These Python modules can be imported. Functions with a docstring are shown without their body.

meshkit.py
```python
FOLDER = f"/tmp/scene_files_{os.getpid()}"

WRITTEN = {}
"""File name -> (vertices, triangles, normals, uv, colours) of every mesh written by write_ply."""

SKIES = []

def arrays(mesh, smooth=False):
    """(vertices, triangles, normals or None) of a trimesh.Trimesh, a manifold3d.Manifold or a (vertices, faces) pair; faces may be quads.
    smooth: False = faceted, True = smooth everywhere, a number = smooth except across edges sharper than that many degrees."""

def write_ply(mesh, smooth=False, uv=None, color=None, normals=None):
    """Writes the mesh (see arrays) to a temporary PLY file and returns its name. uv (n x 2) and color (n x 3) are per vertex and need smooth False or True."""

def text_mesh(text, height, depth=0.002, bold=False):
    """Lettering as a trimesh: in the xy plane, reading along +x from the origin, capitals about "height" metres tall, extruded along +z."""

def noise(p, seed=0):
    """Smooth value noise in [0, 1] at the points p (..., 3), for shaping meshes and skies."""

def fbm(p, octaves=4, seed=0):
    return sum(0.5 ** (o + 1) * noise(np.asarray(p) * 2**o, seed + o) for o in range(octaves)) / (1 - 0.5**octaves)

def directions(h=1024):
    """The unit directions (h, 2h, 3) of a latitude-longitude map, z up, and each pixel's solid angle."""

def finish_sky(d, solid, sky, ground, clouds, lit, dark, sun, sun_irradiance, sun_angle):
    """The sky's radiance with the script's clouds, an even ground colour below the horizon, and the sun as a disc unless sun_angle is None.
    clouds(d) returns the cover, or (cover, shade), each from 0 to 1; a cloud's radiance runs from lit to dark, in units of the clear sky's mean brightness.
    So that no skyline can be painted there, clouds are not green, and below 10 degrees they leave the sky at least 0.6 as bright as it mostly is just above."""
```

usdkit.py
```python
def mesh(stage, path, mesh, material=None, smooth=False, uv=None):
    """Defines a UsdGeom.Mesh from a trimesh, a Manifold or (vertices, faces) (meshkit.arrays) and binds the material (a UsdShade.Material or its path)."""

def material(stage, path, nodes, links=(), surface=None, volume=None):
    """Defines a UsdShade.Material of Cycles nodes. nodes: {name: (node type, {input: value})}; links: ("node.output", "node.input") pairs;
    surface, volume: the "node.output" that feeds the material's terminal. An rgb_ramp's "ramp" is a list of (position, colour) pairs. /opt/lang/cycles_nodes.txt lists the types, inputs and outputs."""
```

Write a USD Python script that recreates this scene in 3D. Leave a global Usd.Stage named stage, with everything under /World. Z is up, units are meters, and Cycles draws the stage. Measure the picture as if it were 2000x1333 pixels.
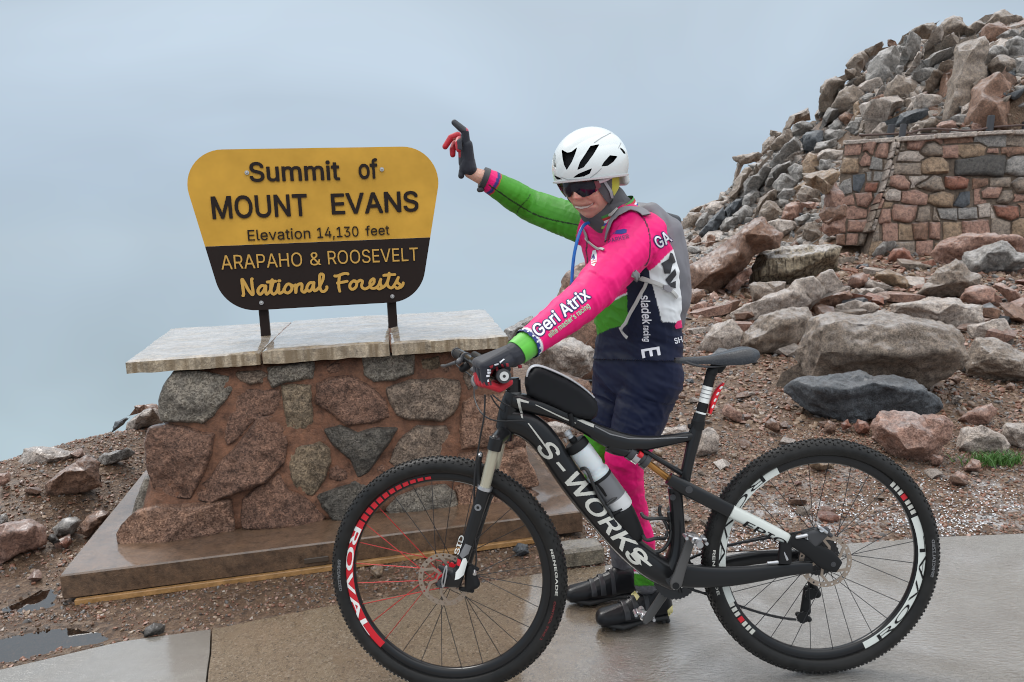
import math, numpy as np, trimesh, shapely, manifold3d
from shapely.geometry import Polygon, Point
from scipy.spatial import Delaunay, cKDTree
import meshkit, usdkit
from pxr import Usd, UsdGeom, UsdLux, UsdShade, Sdf, Gf, Vt

stage = Usd.Stage.CreateInMemory()
UsdGeom.SetStageUpAxis(stage, 'Z'); UsdGeom.SetStageMetersPerUnit(stage, 1.0)
UsdGeom.Xform.Define(stage, '/World'); UsdGeom.Scope.Define(stage, '/World/Looks')

# ---------------------------------------------------------------- camera
PITCH, ROLL, EYE, FPX = math.radians(8.743), math.radians(2.38), np.array([0, 0, 1.408]), 1489.0
FWD = np.array([0, math.cos(PITCH), -math.sin(PITCH)])
_r0, _u0 = np.array([1.0, 0, 0]), np.array([0, math.sin(PITCH), math.cos(PITCH)])
RGT = math.cos(ROLL) * _r0 - math.sin(ROLL) * _u0
UPV = math.sin(ROLL) * _r0 + math.cos(ROLL) * _u0
cam = UsdGeom.Camera.Define(stage, '/World/camera')
cam.AddTransformOp().Set(Gf.Matrix4d(*[float(x) for x in (*RGT, 0, *UPV, 0, *(-FWD), 0, *EYE, 1)]))
cam.CreateHorizontalApertureAttr(36.0); cam.CreateVerticalApertureAttr(36.0 * 1333 / 2000)
cam.CreateFocalLengthAttr(36.0 * FPX / 2000)
cam.CreateClippingRangeAttr(Gf.Vec2f(0.05, 3000))
cam.CreateExposureAttr(0.0)

# ---------------------------------------------------------------- sky and sun (inside a cloud: pale, even, a little brighter overhead)
SUN_EL, SUN_AZ = math.radians(52), math.radians(-35)
usdkit.material(stage, '/World/Looks/sky_look', {
    'sky': ('sky_texture', {'sky_type': 'single_scattering', 'sun_disc': False, 'sun_elevation': SUN_EL, 'sun_rotation': SUN_AZ, 'altitude': 4000.0}),
    'tc': ('texture_coordinate', {}),
    'sep': ('separate_xyz', {}),
    'up': ('rgb_ramp', {'ramp': [(0.0, (4.7, 5.9, 6.3)), (0.34, (4.8, 6.0, 6.5)), (0.40, (4.65, 5.85, 6.55)), (0.47, (4.5, 5.65, 6.7)), (0.53, (4.8, 5.85, 6.95)), (0.64, (5.5, 6.5, 7.4)), (0.75, (9.0, 9.8, 10.6)), (0.87, (15.5, 16.0, 16.6)), (1.0, (23.0, 23.4, 23.8))]}),
    'half': ('math', {'math_type': 'multiply_add', 'value2': 0.5, 'value3': 0.5}),
    'map': ('mapping', {'scale': (1.0, 1.0, 2.2)}),
    'n': ('noise_texture', {'scale': 1.9, 'detail': 3.0, 'roughness': 0.5, 'distortion': 0.6}),
    'nr': ('map_range', {'from_min': 0.3, 'from_max': 0.7, 'to_min': 0.89, 'to_max': 1.11}),
    'mul': ('vector_math', {'math_type': 'scale'}),
    'mix': ('mix', {'fac': 0.94}),
    'bg': ('background_shader', {'strength': 0.1})},
    [('tc.generated', 'sep.vector'), ('sep.z', 'half.value1'), ('half.value', 'up.fac'), ('tc.generated', 'map.vector'), ('map.vector', 'n.vector'),
     ('n.fac', 'nr.value'), ('up.color', 'mul.vector1'), ('nr.result', 'mul.scale'), ('sky.color', 'mix.color1'), ('mul.vector', 'mix.color2'), ('mix.color', 'bg.color')], surface='bg.background')
dome = UsdLux.DomeLight.Define(stage, '/World/sky')
UsdShade.MaterialBindingAPI.Apply(dome.GetPrim()).Bind(UsdShade.Material.Get(stage, '/World/Looks/sky_look'))
dome.GetPrim().SetCustomDataByKey('kind', 'structure')
sun = UsdLux.DistantLight.Define(stage, '/World/sun')
sun.CreateIntensityAttr(0.5); sun.CreateAngleAttr(20.0); sun.CreateNormalizeAttr(True); sun.CreateColorAttr(Gf.Vec3f(1.0, 0.97, 0.93))
_sd = np.array([math.sin(SUN_AZ) * math.cos(SUN_EL), math.cos(SUN_AZ) * math.cos(SUN_EL), math.sin(SUN_EL)])
_sx = np.cross([0, 0, 1.0], _sd); _sx /= np.linalg.norm(_sx); _sy = np.cross(_sd, _sx)
sun.AddTransformOp().Set(Gf.Matrix4d(*[float(x) for x in (*_sx, 0, *_sy, 0, *_sd, 0, 0, 0, 30, 1)]))

# ---------------------------------------------------------------- helpers: pixels of the 2000 x 1333 photograph to points
def ray(x, y):
    return FWD + ((np.asarray(x, float) - 1000) / FPX)[..., None] * RGT - ((np.asarray(y, float) - 666.5) / FPX)[..., None] * UPV
def proj(P):
    d = np.asarray(P, float) - EYE; z = d @ FWD
    return np.stack([1000 + FPX * (d @ RGT) / z, 666.5 - FPX * (d @ UPV) / z], -1)
def pz(x, y, z):
    r = ray(x, y); return EYE + r * ((z - EYE[2]) / r[..., 2])[..., None]
def py(x, y, Y):
    r = ray(x, y); return EYE + r * (np.asarray(Y, float) / r[..., 1])[..., None]
def pp(x, y, P, n):
    r = ray(x, y); return EYE + r * (((P - EYE) @ n) / (r @ n))[..., None]
def unit(v):
    v = np.asarray(v, float); return v / np.linalg.norm(v, axis=-1, keepdims=True)
def crop(pts, ox, oy, s):
    p = np.asarray(pts, float).reshape(-1, 2); return np.c_[ox + p[:, 0] / s, oy + p[:, 1] / s]

# ---------------------------------------------------------------- helpers: prims
_count = {}
def numbered(path):
    n = _count.get(path, 0); _count[path] = n + 1
    return path if n == 0 else f'{path}_{n:03d}'
def tag(prim, label=None, cat=None, group=None, kind=None):
    for k, v in (('label', label), ('category', cat), ('group', group), ('kind', kind)):
        if v: prim.SetCustomDataByKey(k, v)
    return prim
def pathof(parent):
    return '/World' if parent is None else str(parent.GetPath())
def thing(name, label, cat, group=None, kind=None):
    x = UsdGeom.Xform.Define(stage, numbered('/World/' + name)).GetPrim()
    return tag(x, label, cat, group, kind)
def obj(name, m, mat, parent=None, smooth=35, col=None, label=None, cat=None, group=None, kind=None):
    if isinstance(m, (list,)): m = cat_mesh(m)
    p = numbered(pathof(parent) + '/' + name)
    g = usdkit.mesh(stage, p, m, mat, smooth=True if col is not None else smooth)
    if col is not None:
        UsdGeom.PrimvarsAPI(g).CreatePrimvar('tint', Sdf.ValueTypeNames.Color3fArray, 'vertex').Set(Vt.Vec3fArray.FromNumpy(np.asarray(col, np.float32)))
    return tag(g.GetPrim(), label, cat, group, kind)
def tm(v, f):
    return trimesh.Trimesh(np.asarray(v, float), np.asarray(f, int), process=False)
def from_man(M):
    m = M.to_mesh(); return tm(m.vert_properties[:, :3], m.tri_verts)
def to_man(m):
    return manifold3d.Manifold(manifold3d.Mesh(np.asarray(m.vertices, np.float32), np.asarray(m.faces, np.uint32)))
def cat_mesh(ms):
    return trimesh.util.concatenate([from_man(m) if hasattr(m, 'to_mesh') else m for m in ms])

# ---------------------------------------------------------------- helpers: shapes
def frame_for(t, ref):
    t = unit(t); a = ref - (ref @ t) * t
    if np.linalg.norm(a) < 1e-6: a = np.cross(t, [0.3, 0.5, 0.8])
    a = unit(a); return a, np.cross(t, a)
def smooth_path(P, n=None, R=None):
    """Catmull-Rom through the points; R (k x m) interpolated along."""
    P = np.asarray(P, float); k = len(P); n = n or 6 * (k - 1) + 1
    from scipy.interpolate import CubicSpline, PchipInterpolator
    s = np.r_[0, np.cumsum(np.linalg.norm(np.diff(P, axis=0), axis=1))]
    u = np.linspace(0, s[-1], n)
    Q = CubicSpline(s, P)(u) if k > 2 else P[0] + (P[-1] - P[0]) * (u / s[-1])[:, None]
    if R is None: return Q
    R = np.asarray(R, float).reshape(k, -1)
    return Q, (PchipInterpolator(s, R)(u) if k > 2 else R[0] + (R[-1] - R[0]) * (u / s[-1])[:, None])
def sweep(P, R, sides=12, ref=(0, 0, 1.0), caps=True, power=2.0, closed=False):
    """Tube along P. R: radius, per-point radii, or (n x 2) radii along ref and across."""
    P = np.asarray(P, float); n = len(P); R = np.asarray(R, float)
    if R.ndim == 0: R = np.full((n, 2), float(R))
    elif R.ndim == 1: R = np.c_[R, R]
    elif R.shape[1] == 1: R = np.c_[R, R]
    if closed:
        T = np.roll(P, -1, 0) - np.roll(P, 1, 0)
    else:
        T = np.gradient(P, axis=0)
    ref = np.asarray(ref, float)
    ang = np.arange(sides) * 2 * np.pi / sides
    c, s = np.cos(ang), np.sin(ang)
    c, s = np.sign(c) * np.abs(c) ** (2 / power), np.sign(s) * np.abs(s) ** (2 / power)
    V = []
    for i in range(n):
        a, b = frame_for(T[i], ref)
        V.append(P[i] + R[i, 0] * c[:, None] * a + R[i, 1] * s[:, None] * b)
    V = np.vstack(V); m = n if closed else n - 1
    i, j = np.meshgrid(np.arange(m), np.arange(sides), indexing='ij')
    i2, j2 = (i + 1) % n, (j + 1) % sides
    q = np.stack([i * sides + j, i * sides + j2, i2 * sides + j2, i2 * sides + j], -1).reshape(-1, 4)
    F = [q[:, [0, 2, 1]], q[:, [0, 3, 2]]]
    if caps and not closed:
        V = np.vstack([V, P[0], P[-1]]); k = np.arange(sides)
        F += [np.c_[np.full(sides, n * sides), k, (k + 1) % sides], np.c_[np.full(sides, n * sides + 1), (n - 1) * sides + (k + 1) % sides, (n - 1) * sides + k]]
    m = tm(V, np.vstack(F))
    if m.volume < 0: m.invert()
    return m
def cyl(a, b, r, sides=20, r2=None):
    a, b = np.asarray(a, float), np.asarray(b, float)
    return sweep([a, b], [r, r if r2 is None else r2], sides, ref=(0.31, 0.2, 0.93))
def box_at(c, ax, ay, az, sx, sy, sz, bev=0.0):
    """A box with its own axes; bevelled with the hull of shifted corners."""
    c = np.asarray(c, float); ax, ay, az = unit(ax), unit(ay), unit(az)
    pts = []
    for X in (-1, 1):
        for Y in (-1, 1):
            for Z in (-1, 1):
                for k in range(3):
                    e = [sx / 2, sy / 2, sz / 2]
                    e = [v - (0 if j == k else bev) for j, v in enumerate(e)]
                    pts.append(c + X * e[0] * ax + Y * e[1] * ay + Z * e[2] * az)
    return trimesh.convex.convex_hull(np.array(pts)) if bev > 0 else trimesh.convex.convex_hull(np.array(pts)[::3])
def hull_spheres(*sph, seg=16):
    return manifold3d.Manifold.batch_hull([manifold3d.Manifold.sphere(float(r), seg).translate([float(x) for x in c]) for c, r in sph])
def chain(pts, rad, seg=16):
    return [hull_spheres((pts[i], rad[i]), (pts[i + 1], rad[i + 1]), seg=seg) for i in range(len(pts) - 1)]
def union(ms):
    return manifold3d.Manifold.batch_boolean(list(ms), manifold3d.OpType.Add)
def fill_polygon(poly, spacing, jitter=0.15, seed=0, edge=None):
    """Points and triangles covering a 2D polygon: the boundary first (ordered), then interior points."""
    poly = poly if isinstance(poly, Polygon) else Polygon(poly)
    if not poly.is_valid:
        poly = poly.buffer(0)
        if poly.geom_type != 'Polygon': poly = max(poly.geoms, key=lambda g: g.area)
    e = edge or spacing
    ring = np.array(poly.exterior.coords)[:-1]
    if Polygon(ring).exterior.is_ccw is False: ring = ring[::-1]
    b = []
    for i in range(len(ring)):
        p, q = ring[i], ring[(i + 1) % len(ring)]
        k = max(1, int(round(np.linalg.norm(q - p) / e)))
        b += [p + (q - p) * t / k for t in range(k)]
    b = np.array(b)
    x0, y0, x1, y1 = poly.bounds
    gx, gy = np.meshgrid(np.arange(x0, x1, spacing), np.arange(y0, y1, spacing * 0.87))
    gx = gx + (np.arange(gx.shape[0]) % 2)[:, None] * spacing / 2
    g = np.c_[gx.ravel(), gy.ravel()] + np.random.default_rng(seed).uniform(-jitter, jitter, (gx.size, 2)) * spacing
    if len(g):
        g = g[shapely.contains_xy(poly.buffer(-0.45 * min(spacing, e)), g[:, 0], g[:, 1])]
    pts = np.vstack([b, g]) if len(g) else b
    try:
        t = Delaunay(pts).simplices
    except Exception:
        t = Delaunay(pts, qhull_options='QJ').simplices
    c = pts[t].mean(1)
    t = t[shapely.contains_xy(poly, c[:, 0], c[:, 1])]
    a = pts[t]; area = np.cross(a[:, 1] - a[:, 0], a[:, 2] - a[:, 0])
    t = np.where((area < 0)[:, None], t[:, ::-1], t)
    t = t[np.abs(area) > 1e-12]
    return pts, t, len(b), poly
def extrude_2d(poly, depth, org, u, v, n):
    """Polygon in (u, v) about org, from 0 to depth along n."""
    m = trimesh.creation.extrude_polygon(poly if isinstance(poly, Polygon) else Polygon(poly), depth, engine='earcut')
    V = np.asarray(m.vertices); r = tm(org + V[:, :1] * u + V[:, 1:2] * v + V[:, 2:] * n, m.faces)
    if r.volume < 0: r.invert()
    return r
def slab_of(ptsfront, depthvec, bev=0.0):
    return trimesh.convex.convex_hull(np.vstack([ptsfront, np.asarray(ptsfront) + depthvec]))
def noise3(P, freq, amp, seed, octaves=4):
    """A signed fbm displacement of points along a given direction set."""
    return (meshkit.fbm(np.asarray(P) * freq + seed * 17.31, octaves, seed) - 0.5) * 2 * amp
def rough(m, amp, freq, seed, octaves=4):
    m = trimesh.Trimesh(m.vertices, m.faces, process=True)
    n = m.vertex_normals
    return tm(m.vertices + n * noise3(m.vertices, freq, amp, seed, octaves)[:, None], m.faces)
def subdiv(m, k):
    v, f = np.asarray(m.vertices), np.asarray(m.faces)
    for _ in range(k): v, f = trimesh.remesh.subdivide(v, f)
    return tm(v, f)

# ---------------------------------------------------------------- helpers: materials
_mats = {}
def plain(name, color, rough_=0.5, metallic=0.0, spec=0.5, coat=0.0, bump=0.0, bscale=300.0, var=0.0, vscale=12.0, sheen=0.0, coat_rough=0.08, trans=0.0, sss=0.0):
    if name in _mats: return _mats[name]
    n = {'p': ('principled_bsdf', {'base_color': color, 'roughness': rough_, 'metallic': metallic, 'specular_ior_level': spec, 'coat_weight': coat, 'coat_roughness': coat_rough, 'sheen_weight': sheen, 'transmission_weight': trans, 'subsurface_weight': sss, 'subsurface_scale': 0.01})}
    l = []
    if bump or var: n['g'] = ('geometry', {})
    if bump:
        n['nb'] = ('noise_texture', {'scale': bscale, 'detail': 3.0}); n['b'] = ('bump', {'distance': bump, 'strength': 1.0})
        l += [('g.position', 'nb.vector'), ('nb.fac', 'b.height'), ('b.normal', 'p.normal')]
    if var:
        c = np.array(color)
        n['nv'] = ('noise_texture', {'scale': vscale, 'detail': 4.0, 'roughness': 0.6})
        n['r'] = ('rgb_ramp', {'ramp': [(0.3, tuple(c * (1 - var))), (0.7, tuple(np.minimum(c * (1 + var), 1)))]})
        n['rr'] = ('map_range', {'from_min': 0.3, 'from_max': 0.7, 'to_min': max(0.02, rough_ - 0.15), 'to_max': min(1, rough_ + 0.15)})
        l += [('g.position', 'nv.vector'), ('nv.fac', 'r.fac'), ('r.color', 'p.base_color'), ('nv.fac', 'rr.value'), ('rr.result', 'p.roughness')]
    _mats[name] = usdkit.material(stage, '/World/Looks/' + name, n, l, surface='p.BSDF')
    return _mats[name]
def tinted(name, rough_=0.6, bump=0.0, bscale=900.0, sheen=0.0, coat=0.0, spec=0.4, wave=0.0):
    """Colour from the mesh's own tint (printed or dyed fabric, painted parts)."""
    if name in _mats: return _mats[name]
    n = {'a': ('attribute', {'attribute': 'tint'}), 'p': ('principled_bsdf', {'roughness': rough_, 'sheen_weight': sheen, 'coat_weight': coat, 'specular_ior_level': spec}), 'g': ('geometry', {})}
    l = [('a.color', 'p.base_color')]
    if bump:
        n['nb'] = ('noise_texture', {'scale': bscale, 'detail': 2.0}); n['b'] = ('bump', {'distance': bump})
        l += [('g.position', 'nb.vector'), ('nb.fac', 'b.height'), ('b.normal', 'p.normal')]
    _mats[name] = usdkit.material(stage, '/World/Looks/' + name, n, l, surface='p.BSDF')
    return _mats[name]
def granite(name, c1, c2, speck, dark=(0.02, 0.018, 0.016), scale=1.0, wet=0.5, speck_amt=0.34, stain=None, vein=0.0, obj_space=False, film=0.6, hail_sheen=0.30, bumpd=0.016, dark_amt=0.30):
    """Coarse crystalline rock: broad patches, light and dark crystals, wet sheen that varies, grain relief. Scales in 1/m."""
    if name in _mats: return _mats[name]
    src = ('tc', 'tc.object') if obj_space else ('g', 'g.position')
    n = {'g': ('geometry', {}), 'tc': ('texture_coordinate', {}),
         'big': ('noise_texture', {'scale': 3.2 * scale, 'detail': 6.0, 'roughness': 0.62, 'distortion': 0.4}),
         'rb': ('rgb_ramp', {'ramp': [(0.32, c1), (0.5, tuple((np.array(c1) + np.array(c2)) / 2)), (0.68, c2)]}),
         'vo': ('voronoi_texture', {'scale': 150.0 * scale, 'randomness': 1.0}),
         'rs': ('rgb_ramp', {'ramp': [(0.25, dark), (0.42, tuple(np.array(speck) * 0.55)), (0.6, speck), (0.8, tuple(np.minimum(np.array(speck) * 1.35, 0.9)))]}),
         'mx': ('mix', {'fac': speck_amt}),
         'mid': ('noise_texture', {'scale': 22.0 * scale, 'detail': 5.0, 'roughness': 0.7}),
         'rm': ('rgb_ramp', {'ramp': [(0.28, (dark_amt, dark_amt * 0.95, dark_amt * 0.92)), (0.48, (0.95, 0.95, 0.95)), (0.74, (1.55, 1.5, 1.42))]}),
         'mul': ('mix', {'mix_type': 'multiply', 'fac': 1.0}),
         'wetn': ('noise_texture', {'scale': 2.3 * scale, 'detail': 3.0}),
         'wr': ('map_range', {'from_min': 0.35, 'from_max': 0.65, 'to_min': 0.62 - 0.42 * wet, 'to_max': 0.72 - 0.12 * wet, 'clamp': True}),
         'grain': ('noise_texture', {'scale': 150.0 * scale, 'detail': 4.0, 'roughness': 0.7}),
         'crack': ('noise_texture', {'scale': 9.0 * scale, 'detail': 10.0, 'roughness': 0.78, 'distortion': 0.3}),
         'hm': ('math', {'math_type': 'multiply_add', 'value2': 2.5}),
         'b': ('bump', {'distance': bumpd / scale, 'strength': 0.9}),
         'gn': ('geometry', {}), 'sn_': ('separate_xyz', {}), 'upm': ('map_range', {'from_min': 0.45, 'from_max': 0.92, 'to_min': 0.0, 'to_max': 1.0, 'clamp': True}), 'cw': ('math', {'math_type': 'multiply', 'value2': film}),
         'dn': ('noise_texture', {'scale': 9.0 * scale, 'detail': 6.0, 'roughness': 0.7}), 'dr': ('map_range', {'from_min': 0.42, 'from_max': 0.62, 'to_min': 0.0, 'to_max': hail_sheen, 'clamp': True}), 'du': ('math', {'math_type': 'multiply'}), 'dm': ('mix', {'color2': (0.66, 0.63, 0.62)}),  # whitens upward faces: wet top shine painted into the colour, along with hail grains
         'p': ('principled_bsdf', {'specular_ior_level': 0.4, 'coat_roughness': 0.26 if film < 0.9 else 0.07, 'coat_ior': 1.33 if film < 0.9 else 1.7})}
    l = [(src[1], k + '.vector') for k in ('big', 'vo', 'mid', 'wetn', 'grain', 'crack', 'dn')]
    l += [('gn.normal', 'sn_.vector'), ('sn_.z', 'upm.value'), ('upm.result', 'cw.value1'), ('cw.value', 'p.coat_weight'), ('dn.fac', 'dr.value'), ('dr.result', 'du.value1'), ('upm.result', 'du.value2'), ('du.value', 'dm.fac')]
    l += [('big.fac', 'rb.fac'), ('vo.color', 'bw.color'), ('bw.val', 'rs.fac'), ('rb.color', 'mx.color1'), ('rs.color', 'mx.color2'), ('mid.fac', 'rm.fac'), ('mx.color', 'mul.color1'), ('rm.color', 'mul.color2'),
          ('wetn.fac', 'wr.value'), ('wr.result', 'p.roughness'), ('crack.fac', 'hm.value1'), ('grain.fac', 'hm.value3'), ('hm.value', 'b.height'), ('b.normal', 'p.normal')]
    n['bw'] = ('rgb_to_bw', {})
    last = 'mul.color'
    if stain is not None:
        n['sm'] = ('mapping', {'scale': (38.0, 38.0, 2.2)}); n['sn'] = ('noise_texture', {'scale': 1.0, 'detail': 3.0}); n['sr'] = ('rgb_ramp', {'ramp': [(0.45, (0, 0, 0)), (0.62, (1, 1, 1))]}); n['smx'] = ('mix', {'color2': stain})
        l += [(src[1], 'sm.vector'), ('sm.vector', 'sn.vector'), ('sn.fac', 'sr.fac'), ('sr.color', 'smx.fac'), (last, 'smx.color1')]; last = 'smx.color'
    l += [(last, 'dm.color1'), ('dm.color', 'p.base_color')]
    _mats[name] = usdkit.material(stage, '/World/Looks/' + name, n, l, surface='p.BSDF')
    return _mats[name]

GC = {'grey': ((0.17, 0.155, 0.14), (0.29, 0.27, 0.25), (0.37, 0.35, 0.33)), 'greybrown': ((0.165, 0.125, 0.095), (0.285, 0.225, 0.175), (0.35, 0.285, 0.235)),
      'brown': ((0.15, 0.078, 0.05), (0.27, 0.155, 0.105), (0.33, 0.20, 0.14)), 'pink': ((0.25, 0.125, 0.088), (0.37, 0.215, 0.16), (0.46, 0.30, 0.24)),
      'red': ((0.24, 0.080, 0.048), (0.33, 0.14, 0.088), (0.38, 0.20, 0.145)), 'ochre': ((0.21, 0.135, 0.08), (0.32, 0.22, 0.14), (0.39, 0.285, 0.20)),
      'light': ((0.33, 0.265, 0.22), (0.47, 0.40, 0.345), (0.55, 0.48, 0.43)), 'slate': ((0.055, 0.062, 0.07), (0.11, 0.12, 0.135), (0.15, 0.165, 0.18)), 'dark': ((0.05, 0.045, 0.04), (0.105, 0.095, 0.085), (0.14, 0.13, 0.12))}
GC = {k: tuple(tuple(np.array(c) * {'slate': 0.85, 'dark': 0.8, 'red': 0.9}.get(k, 1.02)) for c in v) for k, v in GC.items()}
G = {k: granite(k + '_granite', *v, wet=0.6, hail_sheen=0.10 if k in ('slate', 'dark') else 0.42) for k, v in GC.items()}
G['striped'] = granite('streaked_granite', (0.25, 0.19, 0.12), (0.35, 0.28, 0.19), (0.40, 0.34, 0.25), wet=0.3, stain=(0.075, 0.055, 0.035), hail_sheen=0.8)
GCM = dict(GC, grey=((0.16, 0.132, 0.10), (0.28, 0.24, 0.19), (0.37, 0.33, 0.28)), dark=((0.06, 0.05, 0.04), (0.12, 0.105, 0.085), (0.19, 0.17, 0.145)), ochre=((0.165, 0.115, 0.07), (0.27, 0.20, 0.13), (0.34, 0.26, 0.18)), brown=((0.135, 0.062, 0.040), (0.255, 0.135, 0.09), (0.34, 0.20, 0.14)), greybrown=((0.165, 0.112, 0.08), (0.285, 0.205, 0.15), (0.37, 0.285, 0.22)), pink=((0.20, 0.095, 0.058), (0.35, 0.19, 0.12), (0.45, 0.28, 0.20)))
GM = {k: granite(k + '_field_stone', *v, wet=0.85, hail_sheen=0.0, speck_amt=0.42, bumpd=0.020, dark_amt=0.32) for k, v in GCM.items()}
# ---------------------------------------------------------------- terrain
EDGE = np.array([(-14, -1.0), (-6, 2.3), (-3.1, 3.7), (-2.45, 4.75), (-1.75, 6.2), (-0.8, 7.2), (0.2, 8.2), (0.95, 10.0), (2.3, 13.5), (3.6, 20.0), (4.6, 26.0), (9, 40)])
_cap = Polygon(np.vstack([EDGE, [(60, 40), (60, -40), (-14, -40)]]))
_edgeline = shapely.LineString(EDGE)
def sstep(a, b, x):
    t = np.clip((x - a) / (b - a), 0, 1); return t * t * (3 - 2 * t)
PAVE = [pz(x, y, 0.0)[:2] for x, y in ((0, 1308), (240, 1252), (415, 1228), (640, 1184), (1106, 1112), (1410, 1080), (1810, 1050), (2000, 1042))]
_pave_edge = np.vstack([[PAVE[0] + (PAVE[0] - PAVE[1]) * 8], PAVE, [PAVE[-1] + (PAVE[-1] - PAVE[-2]) * 25]])
PAVE_POLY = Polygon(np.vstack([_pave_edge, [(_pave_edge[-1][0], -6), (_pave_edge[0][0], -6)]]))
YAW = math.radians(12.1)
DX, DY, NF = np.array([math.cos(YAW), math.sin(YAW), 0]), np.array([-math.sin(YAW), math.cos(YAW), 0]), np.array([math.sin(YAW), -math.cos(YAW), 0])
UZ = np.array([0, 0, 1.0])
_sky = np.array([(1300,450),(1345,428),(1400,385),(1440,342),(1480,306),(1500,285),(1540,262),(1590,240),(1625,185),(1650,160),(1690,128),(1720,108),(1760,84),(1825,66),(1860,52),(1900,42),(1950,34),(2000,34),(2200,10)], float)
RIDGE = py(_sky[:, 0], _sky[:, 1] + 9, 18.5)
PUD = []
for k, pts in enumerate(([(-40, 1190), (30, 1165), (75, 1140), (108, 1118), (116, 1150), (120, 1182), (80, 1192), (20, 1205)], [(-40, 1250), (50, 1222), (110, 1213), (140, 1210), (215, 1222), (250, 1238), (200, 1255), (120, 1270), (40, 1290), (-40, 1305)])):
    c = np.array([pz(x, y, 0.0)[:2] for x, y in pts]); r_ = np.array(Polygon(c).buffer(0.05).buffer(-0.05).segmentize(0.03).exterior.coords)[:-1]
    w = noise3(np.c_[r_, np.zeros(len(r_))], 7.0, 0.03, 4 + k); PUD.append(Polygon(r_ + np.c_[w, -w]).buffer(0))
def ground(x, y, fine=True):
    x, y = np.asarray(x, float), np.asarray(y, float)
    q = shapely.points(np.c_[x.ravel(), y.ravel()])
    d_edge = shapely.distance(q, _edgeline).reshape(x.shape)
    inside = shapely.contains(_cap, q).reshape(x.shape)
    d_edge = np.where(inside, d_edge, -d_edge)
    d_pave = shapely.distance(q, PAVE_POLY).reshape(x.shape)
    # gentle rise behind the pavement, flat where the paving lies
    right = sstep(0.3, 1.6, x)
    rise = d_pave * (0.02 + 0.045 * right) + 0.0
    rise = np.minimum(rise, 0.78 + 0.012 * d_pave)
    rise = np.where(x < 0.3, np.maximum(rise, 0.26 * sstep(-1.9, -2.6, x) * sstep(2.9, 3.9, y)), rise)
    # the boulder hill on the right
    hill = np.interp(x, RIDGE[:, 0], RIDGE[:, 2]) - 0.27 * (18.5 - y)
    hill = hill - np.maximum(0, y - 18.5) * 1.5
    hill = hill - 3.0 * np.maximum(0, 13.3 - y) * sstep(4.9, 5.9, x)
    hill = np.where(y > 9.5, hill, -50)
    k = 0.35
    h = np.clip(0.5 + 0.5 * (hill - rise) / k, 0, 1)
    z = rise * (1 - h) + hill * h + k * h * (1 - h)
    # beyond the edge of the summit the mountain falls away into the cloud
    drop = np.maximum(0, -d_edge + 0.15)
    z = z - 1.0 * drop * (drop / (drop + 0.8))
    for pl_ in PUD:
        dp = np.where(shapely.contains(pl_, q), shapely.distance(q, pl_.exterior), 0).reshape(x.shape)
        z = z - 0.045 * sstep(0, 0.10, dp)
    if fine:
        P = np.stack([x, y, np.zeros_like(x)], -1)
        amp = sstep(0.0, 0.5, d_pave)
        z = z + amp * (noise3(P, 1.1, 0.045, 3, 4) * sstep(0.3, 2.0, d_pave) + noise3(P, 7.0, 0.014, 5, 4)) - 0.012 * amp - 0.004
        far = sstep(2, 12, drop); z = z + far * noise3(P, 0.12, 3.0, 9, 4)
    return z
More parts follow.
